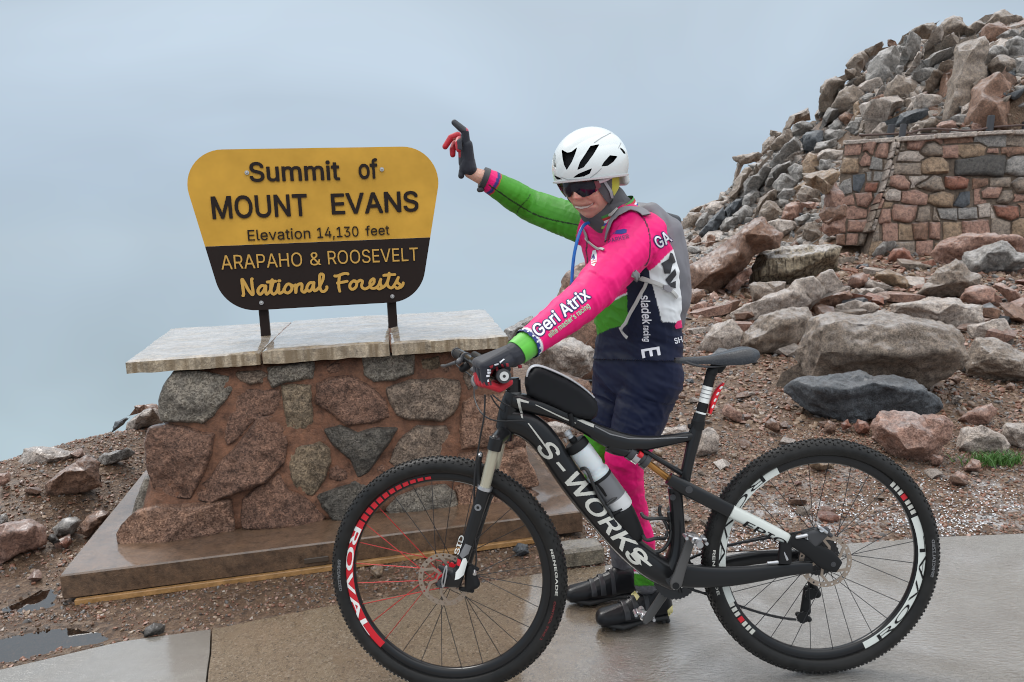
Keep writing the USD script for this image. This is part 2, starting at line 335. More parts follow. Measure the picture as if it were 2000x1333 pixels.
def down_ray(px, py_):
    """Where the pixel's ray meets the ground."""
    r = ray(px, py_); t = np.geomspace(1.6, 70, 900)
    P = EYE + t[:, None] * r; below = P[:, 2] < ground(P[:, 0], P[:, 1], False)
    i = int(np.argmax(below)) if below.any() else len(t) - 1
    return P[i]
def graded(lo, hi, fine_lo, fine_hi, step, grow=1.09):
    a = list(np.arange(fine_lo, fine_hi, step)); s = step
    while a[-1] < hi: s *= grow; a.append(a[-1] + s)
    s = step; b = []; c = fine_lo
    while c > lo: s *= grow; c -= s; b.append(c)
    return np.array(b[::-1] + a)
gx, gy = graded(-420, 420, -3.6, 3.8, 0.04), graded(-420, 420, 2.2, 9.0, 0.04)
GX, GY = np.meshgrid(gx, gy, indexing='ij')
GZ = ground(GX, GY)
_inp = shapely.contains_xy(PAVE_POLY.buffer(-0.02), GX.ravel(), GY.ravel()).reshape(GX.shape)
GZ = np.where(_inp, GZ - 0.06, GZ)
_i, _j = np.meshgrid(np.arange(len(gx) - 1), np.arange(len(gy) - 1), indexing='ij')
_w = len(gy)
_q = np.stack([_i * _w + _j, (_i + 1) * _w + _j, (_i + 1) * _w + _j + 1, _i * _w + _j + 1], -1).reshape(-1, 4)
terrain = tm(np.c_[GX.ravel(), GY.ravel(), GZ.ravel()], np.vstack([_q[:, [0, 1, 2]], _q[:, [0, 2, 3]]]))
usdkit.material(stage, '/World/Looks/gravel_ground', {
    'g': ('geometry', {}), 'sep': ('separate_xyz', {}),
    'vo': ('voronoi_texture', {'scale': 55.0}), 'bw': ('rgb_to_bw', {}),
    'rs': ('rgb_ramp', {'ramp': [(0.15, (0.03, 0.018, 0.011)), (0.35, (0.10, 0.056, 0.032)), (0.55, (0.17, 0.10, 0.058)), (0.75, (0.23, 0.145, 0.088)), (0.92, (0.31, 0.235, 0.17))]}),
    'n': ('noise_texture', {'scale': 1.6, 'detail': 6.0, 'roughness': 0.65}),
    'rn': ('rgb_ramp', {'ramp': [(0.3, (0.085, 0.047, 0.026)), (0.5, (0.15, 0.087, 0.048)), (0.7, (0.21, 0.128, 0.072))]}),
    'mx': ('mix', {'fac': 0.55}),
    'n2': ('noise_texture', {'scale': 160.0, 'detail': 5.0, 'roughness': 0.7}),
    'r2': ('rgb_ramp', {'ramp': [(0.3, (0.4, 0.38, 0.36)), (0.7, (1.35, 1.33, 1.3))]}), 'mul': ('mix', {'mix_type': 'multiply', 'fac': 1.0}),
    'wr': ('map_range', {'from_min': 0.35, 'from_max': 0.65, 'to_min': 0.3, 'to_max': 0.8}),
    'hm': ('math', {'math_type': 'multiply_add', 'value2': 0.8}),
    'hn': ('noise_texture', {'scale': 4.2, 'detail': 8.0, 'roughness': 0.72}), 'hr': ('map_range', {'from_min': 0.49, 'from_max': 0.60, 'to_min': 0.0, 'to_max': 0.75, 'clamp': True}), 'yb': ('map_range', {'from_min': 4.1, 'from_max': 3.3, 'to_min': 0.0, 'to_max': 1.0, 'clamp': True}), 'xb': ('map_range', {'from_min': 0.1, 'from_max': 0.6, 'to_min': 0.0, 'to_max': 1.0, 'clamp': True}), 'm1': ('math', {'math_type': 'multiply'}), 'm2': ('math', {'math_type': 'multiply'}), 'hmx': ('mix', {'color2': (0.58, 0.58, 0.59)}),
    'b': ('bump', {'distance': 0.016}), 'p': ('principled_bsdf', {'coat_weight': 0.15, 'coat_roughness': 0.3, 'coat_ior': 1.33})},
    [('g.position', k + '.vector') for k in ('vo', 'n', 'n2')] + [('vo.color', 'bw.color'), ('bw.val', 'rs.fac'), ('n.fac', 'rn.fac'), ('rn.color', 'mx.color1'), ('rs.color', 'mx.color2'), ('n2.fac', 'r2.fac'), ('mx.color', 'mul.color1'), ('r2.color', 'mul.color2'),
     ('mul.color', 'hmx.color1'), ('hmx.color', 'p.base_color'), ('g.position', 'sep.vector'), ('g.position', 'hn.vector'), ('sep.y', 'yb.value'), ('sep.x', 'xb.value'), ('yb.result', 'm1.value1'), ('xb.result', 'm1.value2'), ('hn.fac', 'hr.value'), ('m1.value', 'm2.value1'), ('hr.result', 'm2.value2'), ('m2.value', 'hmx.fac'), ('n.fac', 'wr.value'), ('wr.result', 'p.roughness'), ('n2.fac', 'hm.value1'), ('vo.distance', 'hm.value3'), ('hm.value', 'b.height'), ('b.normal', 'p.normal')], surface='p.BSDF')
obj('ground', terrain, '/World/Looks/gravel_ground', smooth=True, kind='structure')

# ---------------------------------------------------------------- pavement: two concrete sections with a joint, flush with the gravel
def concrete(name, ca, cb, agg, agg_amt, rough_lo, rough_hi, brush, bump, film=0.9):
    n = {'g': ('geometry', {}), 'n': ('noise_texture', {'scale': 1.3, 'detail': 5.0, 'roughness': 0.6}), 'rn': ('rgb_ramp', {'ramp': [(0.3, ca), (0.7, cb)]}),
         'vo': ('voronoi_texture', {'scale': 75.0}), 'bw': ('rgb_to_bw', {}), 'ra': ('rgb_ramp', {'ramp': [(0.2, (0.04, 0.03, 0.025)), (0.3, agg), (0.7, tuple(np.array(agg) * 1.3)), (0.9, (0.42, 0.36, 0.29))]}),
         'ms': ('mix', {'fac': agg_amt}), 'fine': ('noise_texture', {'scale': 240.0, 'detail': 3.0}), 'rf': ('rgb_ramp', {'ramp': [(0.3, (0.8, 0.79, 0.78)), (0.7, (1.15, 1.15, 1.15))]}), 'mu': ('mix', {'mix_type': 'multiply', 'fac': 1.0}),
         'mp': ('mapping', {'rotation': (0, 0, -0.35), 'scale': (16.0, 110.0, 1.0)}), 'br': ('noise_texture', {'scale': 1.0, 'detail': 4.0, 'roughness': 0.6}),
         'wet': ('noise_texture', {'scale': 1.9, 'detail': 4.0, 'roughness': 0.55, 'distortion': 0.5}), 'wr': ('map_range', {'from_min': 0.42, 'from_max': 0.6, 'to_min': rough_lo, 'to_max': rough_hi, 'clamp': True}),
         'h': ('math', {'math_type': 'multiply_add', 'value2': brush}), 'b': ('bump', {'distance': bump}), 'wc': ('map_range', {'from_min': 0.40, 'from_max': 0.58, 'to_min': film, 'to_max': film * 0.35, 'clamp': True}), 'cb': ('bump', {'distance': bump * 0.25}), 'p': ('principled_bsdf', {'specular_ior_level': 0.5, 'coat_ior': 1.8, 'coat_roughness': 0.04})}
    l = [('g.position', k + '.vector') for k in ('n', 'vo', 'fine', 'wet', 'mp')] + [('mp.vector', 'br.vector'), ('n.fac', 'rn.fac'), ('vo.color', 'bw.color'), ('bw.val', 'ra.fac'), ('rn.color', 'ms.color1'), ('ra.color', 'ms.color2'), ('fine.fac', 'rf.fac'), ('ms.color', 'mu.color1'), ('rf.color', 'mu.color2'), ('mu.color', 'p.base_color'),
         ('wet.fac', 'wr.value'), ('wr.result', 'p.roughness'), ('wet.fac', 'wc.value'), ('wc.result', 'p.coat_weight'), ('br.fac', 'cb.height'), ('cb.normal', 'p.coat_normal'), ('br.fac', 'h.value1'), ('fine.fac', 'h.value3'), ('h.value', 'b.height'), ('b.normal', 'p.normal')]
    return usdkit.material(stage, '/World/Looks/' + name, n, l, surface='p.BSDF')
CON_X = usdkit.material(stage, '/World/Looks/wet_concrete', {
    'g': ('geometry', {}), 'sep': ('separate_xyz', {}), 'en': ('noise_texture', {'scale': 3.0, 'detail': 5.0, 'roughness': 0.6}),
    'xy': ('math', {'math_type': 'multiply_add', 'value2': -0.28}), 'xn': ('math', {'math_type': 'multiply_add', 'value2': 0.7}), 'side': ('map_range', {'from_min': -0.17, 'from_max': 0.07, 'to_min': 0.0, 'to_max': 1.0, 'clamp': True}),
    'n': ('noise_texture', {'scale': 1.5, 'detail': 6.0, 'roughness': 0.62}),
    'tan': ('rgb_ramp', {'ramp': [(0.3, (0.095, 0.064, 0.036)), (0.7, (0.16, 0.114, 0.067))]}), 'gry': ('rgb_ramp', {'ramp': [(0.28, (0.095, 0.076, 0.055)), (0.42, (0.155, 0.136, 0.11)), (0.56, (0.235, 0.22, 0.20)), (0.75, (0.31, 0.30, 0.28))]}),
    'vo': ('voronoi_texture', {'scale': 150.0}), 'bw': ('rgb_to_bw', {}), 'ra': ('rgb_ramp', {'ramp': [(0.16, (0.03, 0.024, 0.02)), (0.26, (0.15, 0.105, 0.065)), (0.7, (0.25, 0.19, 0.125)), (0.93, (0.40, 0.34, 0.27))]}), 'ag': ('mix', {'fac': 0.42}),
    'pit': ('voronoi_texture', {'scale': 42.0, 'randomness': 1.0}), 'pr': ('rgb_ramp', {'ramp': [(0.0, (0.12, 0.10, 0.08)), (0.13, (0.2, 0.17, 0.14)), (0.19, (1, 1, 1))]}), 'pm': ('mix', {'mix_type': 'multiply', 'fac': 0.8}),
    'mx': ('mix', {}), 'fine': ('noise_texture', {'scale': 260.0, 'detail': 3.0}), 'rf': ('rgb_ramp', {'ramp': [(0.3, (0.68, 0.67, 0.66)), (0.7, (1.28, 1.28, 1.28))]}), 'mu': ('mix', {'mix_type': 'multiply', 'fac': 1.0}),
    'mp': ('mapping', {'rotation': (0, 0, 0.9), 'scale': (45.0, 110.0, 1.0)}), 'br': ('noise_texture', {'scale': 1.0, 'detail': 4.0, 'roughness': 0.6, 'distortion': 0.4}),
    'bc': ('rgb_ramp', {'ramp': [(0.32, (0.84, 0.83, 0.82)), (0.5, (1, 1, 1)), (0.68, (1.13, 1.13, 1.13))]}), 'mu2': ('mix', {'mix_type': 'multiply'}),
    'wet': ('noise_texture', {'scale': 1.5, 'detail': 4.0, 'roughness': 0.55, 'distortion': 0.6}), 'wr': ('map_range', {'from_min': 0.4, 'from_max': 0.62, 'to_min': 0.14, 'to_max': 0.42, 'clamp': True}), 'wc': ('map_range', {'from_min': 0.42, 'from_max': 0.60, 'to_min': 1.0, 'to_max': 0.35, 'clamp': True}),
    'bs': ('math', {'math_type': 'multiply_add', 'value2': 2.4, 'value3': 0.15}), 'brs': ('math', {'math_type': 'multiply'}), 'h': ('math', {'math_type': 'add'}), 'b': ('bump', {'distance': 0.006}), 'cb': ('bump', {'distance': 0.0013}),
    'p': ('principled_bsdf', {'specular_ior_level': 0.5, 'coat_ior': 2.5, 'coat_roughness': 0.05})},
    [('g.position', k + '.vector') for k in ('sep', 'en', 'n', 'vo', 'pit', 'fine', 'mp', 'wet')] + [('sep.y', 'xy.value1'), ('sep.x', 'xy.value3'), ('en.fac', 'xn.value1'), ('xy.value', 'xn.value3'), ('xn.value', 'side.value'),
     ('n.fac', 'tan.fac'), ('n.fac', 'gry.fac'), ('vo.color', 'bw.color'), ('bw.val', 'ra.fac'), ('tan.color', 'ag.color1'), ('ra.color', 'ag.color2'), ('pit.distance', 'pr.fac'), ('ag.color', 'pm.color1'), ('pr.color', 'pm.color2'),
     ('side.result', 'mx.fac'), ('pm.color', 'mx.color1'), ('gry.color', 'mx.color2'), ('fine.fac', 'rf.fac'), ('mx.color', 'mu.color1'), ('rf.color', 'mu.color2'), ('br.fac', 'bc.fac'), ('mu.color', 'mu2.color1'), ('bc.color', 'mu2.color2'), ('side.result', 'mu2.fac'), ('mu2.color', 'p.base_color'),
     ('mp.vector', 'br.vector'), ('wet.fac', 'wr.value'), ('wr.result', 'p.roughness'), ('wet.fac', 'wc.value'), ('wc.result', 'p.coat_weight'), ('side.result', 'bs.value1'), ('br.fac', 'brs.value1'), ('bs.value', 'brs.value2'), ('brs.value', 'h.value1'), ('fine.fac', 'h.value2'), ('h.value', 'b.height'), ('b.normal', 'p.normal'), ('brs.value', 'cb.height'), ('cb.normal', 'p.coat_normal')], surface='p.BSDF')
CON_L = concrete('smooth_wet_concrete', (0.13, 0.12, 0.105), (0.19, 0.178, 0.16), (0.2, 0.18, 0.15), 0.05, 0.08, 0.25, 0.8, 0.0008, 1.0)
pave = thing('pavement', None, None, kind='structure')
_jl = [pz(x, y, 0)[:2] for x, y in ((415, 1228), (404, 1333))]
_jd = (_jl[1] - _jl[0]); _j0, _j1 = _jl[0] - _jd * 0.2, _jl[0] + _jd * 20
_left_half = Polygon([_j0, _j1, (-30, _j1[1]), (-30, _j0[1] + 3)])
def pave_mesh(poly):
    poly = poly.intersection(Polygon([(-7, -2), (9, -2), (9, 5), (-7, 5)]))
    if poly.geom_type != 'Polygon': poly = max(poly.geoms, key=lambda g: g.area)
    ring = np.array(poly.segmentize(0.06).exterior.coords)[:-1]
    w = noise3(np.c_[ring, np.zeros(len(ring))], 6.0, 0.007, 2)
    ring = ring + np.c_[w, w]
    m = trimesh.creation.extrude_polygon(Polygon(ring).buffer(-0.003), 0.12, engine='earcut')
    m.apply_translation([0, 0, -0.12]); return m
obj('concrete_section', pave_mesh(PAVE_POLY.intersection(_left_half)), CON_L, pave, smooth=False)
obj('concrete_section', pave_mesh(PAVE_POLY.difference(_left_half)), CON_X, pave, smooth=False)

# ---------------------------------------------------------------- puddles at the lower left
usdkit.material(stage, '/World/Looks/puddle_water', {
    'g': ('geometry', {}), 'n': ('noise_texture', {'scale': 9.0, 'detail': 2.0}), 'b': ('bump', {'distance': 0.0005}),
    'f': ('fresnel', {'IOR': 2.1}), 't': ('transparent_bsdf', {'color': (0.62, 0.54, 0.42)}), 'gl': ('glossy_bsdf', {'color': (1, 1, 1), 'roughness': 0.03}), 'm': ('mix_closure', {})},
    [('g.position', 'n.vector'), ('n.fac', 'b.height'), ('b.normal', 'gl.normal'), ('f.fac', 'm.fac'), ('t.BSDF', 'm.closure1'), ('gl.BSDF', 'm.closure2')], surface='m.closure')
for k, pl_ in enumerate(PUD):
    ring = np.array(pl_.buffer(0.03).segmentize(0.05).exterior.coords)[:-1]
    v, f, _, _ = fill_polygon(Polygon(ring), 0.06)
    obj('puddle', tm(np.c_[v, np.full(len(v), -0.016)], f), '/World/Looks/puddle_water', smooth=False, kind='structure')
# ---------------------------------------------------------------- stone monument: base, mortar core, field stones, three capstones
MORTAR = granite('red_brown_mortar', (0.13, 0.055, 0.030), (0.205, 0.097, 0.055), (0.19, 0.095, 0.06), wet=0.75, speck_amt=0.15, hail_sheen=0.0, bumpd=0.006)
BASE_M = granite('brown_stained_concrete', (0.068, 0.038, 0.022), (0.115, 0.07, 0.042), (0.13, 0.082, 0.052), wet=0.95, speck_amt=0.12, film=1.0, hail_sheen=0.0, bumpd=0.002)
CAP_M = granite('tan_capstone', (0.29, 0.225, 0.15), (0.41, 0.335, 0.245), (0.46, 0.385, 0.29), wet=0.9, speck_amt=0.2, stain=(0.20, 0.145, 0.088), film=1.0, hail_sheen=0.35, bumpd=0.004)  # bright sky shine of the wet tops is partly put into the colour
WOOD = plain('wet_form_board', (0.28, 0.15, 0.055), 0.45, var=0.35, vscale=25, bump=0.002, bscale=120)
mon = thing('stone_monument', 'stone and mortar monument with three pale capstones on a brown concrete base', 'monument')
ZB, ZT, CAP_T = 0.115, 0.90, 0.056
bl, br = pz(122, 1178, 0.0), pz(1140, 1045, 0.0)
BD = 1.62
b0, b1 = bl.copy(), bl + DX * np.linalg.norm(br - bl)
cx = [b0, b1, b1 + DY * BD, b0 + DY * BD]
base = slab_of(np.array(cx) + UZ * 0.006, UZ * (ZB - 0.006))
base = box_at((cx[0] + cx[2]) / 2 + UZ * (ZB + 0.012) / 2, DX, DY, UZ, np.linalg.norm(b1 - b0), BD, ZB - 0.012, 0.006)
base = rough(subdiv(base, 5), 0.0025, 5.0, 31)
base_p = obj('base', base, BASE_M, mon, smooth=30)
obj('form_board', box_at(b0 + DX * 1.02 + NF * 0.012 + UZ * 0.006, DX + UZ * 0.004, NF, UZ, 1.94, 0.022, 0.024, 0.003), WOOD, base_p)
obj('drain_slot', box_at(b0 + DX * 0.98 + NF * 0.001 + UZ * 0.045, DX, NF, UZ, 0.10, 0.012, 0.022, 0.002), plain('wet_dark_slot', (0.05, 0.035, 0.025), 0.4), base_p)
# front plane of the body, leaning back a little
BAT = math.radians(7.0)
NP = NF * math.cos(BAT) + UZ * math.sin(BAT)
UPP = np.cross(DX, NF); UPP = UZ * math.cos(BAT) - NF * math.sin(BAT)
P0 = pz(228, 1064, ZB) + DY * 0.02
def fp(x, y): return pp(x, y, P0, NP)
def fuv(x, y):
    P = fp(x, y) - P0; return np.stack([P @ DX, P @ UPP], -1)
def fxyz(uv, h=0.0):
    uv = np.asarray(uv); return P0 + uv[..., :1] * DX + uv[..., 1:2] * UPP + np.asarray(h)[..., None] * NP
ctl = fuv(np.array([262., 300, 330, 352, 985, 1000, 1030, 1046]), np.array([1062., 900, 800, 728, 690, 800, 930, 992]))
ctl[0, 1] = ctl[-1, 1] = -0.01; ctl[3, 1] = ctl[4, 1] = (ZT - CAP_T - ZB) / math.cos(BAT) - 0.002
core_v, core_f, nb, core_poly = fill_polygon(Polygon(ctl), 0.018)
de = shapely.distance(shapely.points(core_v), core_poly.exterior)
hh = 0.022 - 0.03 * np.exp(-de / 0.02) + noise3(np.c_[core_v, np.zeros(len(core_v))], 9, 0.012, 8) + noise3(np.c_[core_v, np.zeros(len(core_v))], 45, 0.004, 12)
front = fxyz(core_v, hh)
BODY_D = 0.86
ring = np.arange(nb)
backr = front[:nb] + DY * BODY_D
backr[:, 2] = front[:nb, 2]
V = np.vstack([front, backr, [backr.mean(0)]])
n0 = len(front); nx = (ring + 1) % nb
F = np.vstack([core_f, np.c_[ring, ring + n0, nx], np.c_[nx, ring + n0, nx + n0], np.c_[ring + n0, np.full(nb, len(V) - 1), nx + n0]])
core = tm(V, F); trimesh.repair.fix_normals(core)
core_prim = obj('mortar', core, MORTAR, mon, smooth=40)

def face_stone(poly, org, u, v, n, proud, seed, spacing=0.012, back=0.05, round_=0.30, facets=3, rgh=0.006):
    """A field stone set in mortar: its outline in (u, v), a bulging broken face towards n, sides that go back into the wall."""
    rng = np.random.default_rng(seed)
    poly = poly if isinstance(poly, Polygon) else Polygon(poly)
    poly = poly.buffer(0)
    if poly.geom_type != 'Polygon': poly = max(poly.geoms, key=lambda g: g.area)
    if poly.is_empty or poly.area < 1e-5: return None
    size = math.sqrt(poly.area)
    r = 0.05 * size
    poly = poly.buffer(-r).buffer(r * 0.9).segmentize(spacing * 1.2)
    if poly.is_empty: return None
    if poly.geom_type != 'Polygon': poly = max(poly.geoms, key=lambda g: g.area)
    rg = np.array(poly.exterior.coords)[:-1]
    if len(rg) < 5: return None
    w = noise3(np.c_[rg, np.full(len(rg), seed)], 7 / size * 0.4, 0.05 * size, seed, 3)
    cen = rg.mean(0); rg = rg + unit(rg - cen) * w[:, None]
    pts, t, nb, poly = fill_polygon(Polygon(rg), spacing, seed=seed)
    d = shapely.distance(shapely.points(pts), poly.exterior); dm = max(d.max(), 1e-3)
    x = np.clip(d / (dm * round_), 0, 1)
    h = proud * (0.45 + 0.55 * np.sqrt(1 - (1 - x) ** 2))
    q = (pts - cen) / size
    for _ in range(facets):
        a = rng.uniform(0, 2 * np.pi); dirv = np.array([math.cos(a), math.sin(a)])
        h = np.minimum(h, proud * (1.12 - rng.uniform(0.5, 1.3) * (q @ dirv - rng.uniform(-0.12, 0.25))))
    h = np.maximum(h, 0.002)
    P3 = np.c_[pts, np.full(len(pts), seed * 3.1)]
    h = h + (noise3(P3, 4 / size, 0.26 * proud, seed, 4) + noise3(P3, 34, rgh, seed + 1, 4)) * np.clip(d / (0.15 * dm), 0.2, 1)
    top = org + pts[:, :1] * u + pts[:, 1:] * v + h[:, None] * n
    bt = org + pts[:nb, :1] * u + pts[:nb, 1:] * v - back * n
    k = np.arange(nb); k2 = (k + 1) % nb; o = len(top)
    return tm(np.vstack([top, bt]), np.vstack([t, np.c_[k, k + o, k2], np.c_[k2, k + o, k2 + o]]))
M2 = lambda p: crop(p, 200, 680, 3.252)
M3 = lambda p: crop(p, 560, 660, 3.332)
stones = [
 (M2([(470,155),(640,148),(800,190),(815,260),(760,350),(700,420),(640,465),(500,455),(390,455),(375,330),(410,250)]), 'grey', 0.06),
 (M2([(860,160),(1000,150),(1045,170),(1020,215),(940,220),(880,200)]), 'greybrown', 0.03),
 (M2([(1060,130),(1340,90),(1330,185),(1180,205),(1090,245),(1062,190)]), 'grey', 0.035),
 (M2([(820,330),(880,260),(1000,270),(1130,265),(1150,400),(1010,430),(940,480),(870,560),(800,610),(770,520),(800,430)]), 'brown', 0.03),
 (M2([(1145,240),(1320,235),(1330,400),(1325,530),(1240,560),(1190,530),(1160,380)]), 'ochre', 0.04),
 (M2([(290,600),(310,510),(440,490),(545,500),(640,540),(710,545),(690,660),(640,790),(590,890),(560,940),(420,940),(340,880),(310,760)]), 'brown', 0.06),
 (M2([(590,905),(700,820),(760,720),(880,600),(1000,440),(1060,435),(1160,470),(1170,600),(1150,720),(1050,830),(900,900),(780,930),(700,965),(630,950)]), 'brown', 0.085),
 (M2([(1170,680),(1240,640),(1380,600),(1440,640),(1445,720),(1410,830),(1330,915),(1250,910),(1210,820)]), 'ochre', 0.045),
 (M2([(100,1180),(130,1120),(210,1040),(350,985),(560,985),(700,975),(815,960),(840,1080),(835,1150),(700,1205),(500,1225),(260,1245),(110,1235)]), 'pink', 0.07),
 (M2([(895,1090),(900,960),(1000,880),(1120,800),(1180,900),(1310,960),(1410,1060),(1390,1100),(1260,1130),(1080,1140),(900,1130)]), 'brown', 0.06),
 (M2([(1380,930),(1496,890),(1620,940),(1660,1000),(1620,1080),(1480,1090),(1400,1000)]), 'dark', 0.05),
 (M3([(0,300),(60,300)]), None, 0),
 (M3([(200,300),(270,265),(420,255),(560,330),(640,420),(670,510),(560,540),(400,560),(290,480),(190,420)]), 'brown', 0.045),
 (M3([(500,130),(640,110),(820,115),(820,230),(700,265),(570,280),(510,240)]), 'grey', 0.04),
 (M3([(660,330),(800,275),(1000,265),(1110,285),(1130,330),(1080,490),(1000,540),(800,530),(720,500),(670,410)]), 'greybrown', 0.05),
 (M3([(260,600),(350,575),(460,620),(560,590),(710,590),(660,680),(600,760),(530,860),(470,890),(420,780),(310,690)]), 'dark', 0.05),
 (M3([(700,740),(760,640),(850,570),(1030,575),(1080,700),(1090,760),(980,790),(850,800),(720,830),(680,800)]), 'greybrown', 0.05),
 (M3([(280,860),(320,830),(390,880),(400,930),(330,940)]), 'brown', 0.02),
 (M3([(590,850),(640,800),(660,840),(640,890),(600,895)]), 'brown', 0.018),
 (M3([(210,1030),(330,980),(520,900),(560,940),(470,1050),(420,1150),(360,1200),(270,1120)]), 'dark', 0.045),
 (M3([(660,1110),(720,1030),(850,975),(1020,955),(1080,1000),(1105,1095),(980,1120),(820,1140),(690,1145)]), 'grey', 0.05),
 (M3([(1100,970),(1200,950),(1420,960),(1560,990),(1640,1020),(1630,1080),(1500,1090),(1260,1100),(1130,1100)]), 'pink', 0.06),
 (M3([(1150,420),(1220,380),(1400,370),(1460,450),(1480,600),(1380,700),(1240,700),(1140,720),(1125,600)]), 'pink', 0.05),
 (M3([(1120,760),(1250,730),(1400,740),(1520,720),(1560,800),(1630,950),(1560,960),(1400,930),(1180,930),(1120,860)]), 'pink', 0.07),
 (M3([(1150,140),(1230,110),(1440,90),(1440,200),(1250,260),(1180,330),(1150,260)]), 'greybrown', 0.03),
 (M3([(880,150),(980,130),(990,180),(940,215),(890,200)]), 'ochre', 0.025),
 (M3([(1000,190),(1060,165),(1105,190),(1090,225),(1010,225)]), 'brown', 0.02),
 (M3([(260,190),(330,160),(400,185),(380,225),(280,225)]), 'brown', 0.018),
 (M3([(1400,700),(1480,640),(1520,600),(1545,700),(1500,720)]), 'brown', 0.03),
 (M2([(1440,760),(1496,740),(1560,790),(1520,840),(1450,820)]), 'brown', 0.02)]
for k, (pts, g, pr) in enumerate(stones):
    if g is None: continue
    uv = fuv(pts[:, 0], pts[:, 1])
    s = face_stone(Polygon(uv).buffer(0.009), P0, DX, UPP, NP, pr * 0.8 + 0.010, 100 + k, spacing=0.0085, facets=5, rgh=0.009)
    if s is not None: obj('stone', s, GM[g], mon, smooth=38)
# stones of the flared left end and the right end (their own planes)
def end_stones(corner_px, side, rows, seed, mats):
    rng = np.random.default_rng(seed)
    for r, (ya, yb, xo) in enumerate(rows):
        u0 = 0.02
        while u0 < BODY_D - 0.1:
            w = rng.uniform(0.18, 0.34)
            base_p_ = P0 + DX * xo(ya) + UPP * ya; top_p = P0 + DX * xo(yb) + UPP * yb
            vdir = unit(top_p - base_p_); n = unit(np.cross(vdir, DY)) * 1.0
            if n @ DX * side < 0: n = -n
            L = np.linalg.norm(top_p - base_p_)
            poly = Polygon([(u0 + rng.uniform(0, .03), 0.012 + rng.uniform(0, .02)), (u0 + w - 0.025, rng.uniform(0.01, .03)), (u0 + w - rng.uniform(.01, .03), L - rng.uniform(.015, .03)), (u0 + w * 0.4, L - 0.012), (u0 + rng.uniform(0, .05), L - rng.uniform(0.01, 0.04))])
            s = face_stone(poly, base_p_, DY, vdir, n, 0.045, seed * 50 + r * 9 + int(u0 * 31), spacing=0.02)
            if s is not None:
                trimesh.repair.fix_normals(s); obj('stone', s, GM[mats[rng.integers(len(mats))]], mon, smooth=38)
            u0 += w
lx = lambda v: np.interp(v, ctl[[0, 1, 2, 3], 1], ctl[[0, 1, 2, 3], 0]) - 0.0
rx = lambda v: np.interp(v, ctl[[7, 6, 5, 4], 1], ctl[[7, 6, 5, 4], 0])
end_stones(None, -1, [(0.0, 0.26, lx), (0.27, 0.5, lx), (0.51, 0.71, lx)], 3, ['dark', 'greybrown', 'grey', 'brown'])
end_stones(None, 1, [(0.0, 0.26, rx), (0.27, 0.5, rx), (0.51, 0.71, rx)], 4, ['pink', 'brown', 'pink', 'grey'])
# capstones
fl, fr = pz(245, 705, ZT), pz(992, 655, ZT)
CX = unit(fr - fl); CY = np.array([-CX[1], CX[0], 0]); CD = 1.17
L = np.linalg.norm(fr - fl)
cuts = [0.0]
for x, y in ((508, 687.5), (762, 670.5)):
    r = pp(x, y, fl, CY); cuts.append((r - fl) @ CX)
cuts.append(L)
skew = [-0.02, 0.014, -0.004, 0.01]
for k in range(3):
    a, b = cuts[k] + (0.006 if k else 0), cuts[k + 1] - (0.006 if k < 2 else 0)
    back_l = a + ((-0.10) if k == 0 else 0.02); back_r = b + (0.06 if k == 2 else 0.02)
    poly = Polygon([(a, 0.0 + (0.012 if k == 1 else 0)), (b, 0.0 + (0.008 if k == 1 else 0)), (back_r, CD), (back_l, CD)]).segmentize(0.02)
    rg = np.array(poly.exterior.coords)[:-1]; c = rg.mean(0)
    w = noise3(np.c_[rg, np.full(len(rg), k * 7.0)], 16, 0.009, 40 + k, 4); rg = rg + unit(rg - c) * w[:, None]
    v, t, nbd, pl = fill_polygon(Polygon(rg), 0.03, edge=0.02)
    dd = shapely.distance(shapely.points(v), pl.exterior)
    dz = noise3(np.c_[v, np.full(len(v), k)], 9, 0.0045, 50 + k, 4) - 0.006 * np.exp(-dd / 0.012)
    tilt = {0: -0.002, 1: 0.003, 2: 0.0}[k]
    top = fl + v[:, :1] * CX + v[:, 1:] * CY + (dz + tilt)[:, None] * UZ
    mid = fl + v[:nbd, :1] * CX * 1.0 + v[:nbd, 1:] * CY - (CAP_T * 0.5) * UZ + 0.004 * unit(np.c_[v[:nbd] - c, np.zeros(nbd)]) 
    bot = fl + v[:, :1] * CX + v[:, 1:] * CY - (CAP_T - 0.002) * UZ + (noise3(np.c_[v, np.full(len(v), k + 9.0)], 14, 0.006, 60 + k) - 0.004)[:, None] * UZ
    ns = len(v); kk = np.arange(nbd); k2 = (kk + 1) % nbd
    Vv = np.vstack([top, bot]); Ff = np.vstack([t, t[:, ::-1] + ns, np.c_[kk, kk + ns, k2], np.c_[k2, kk + ns, k2 + ns]])
    cs = tm(Vv, Ff)
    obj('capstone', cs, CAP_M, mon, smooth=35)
# mortar seam between capstones
for c in cuts[1:3]:
    obj('mortar_seam', box_at(fl + CX * (c + 0.01) + CY * CD / 2 - UZ * 0.03, CX, CY, UZ, 0.022, CD - 0.06, 0.042, 0.004), MORTAR, mon)

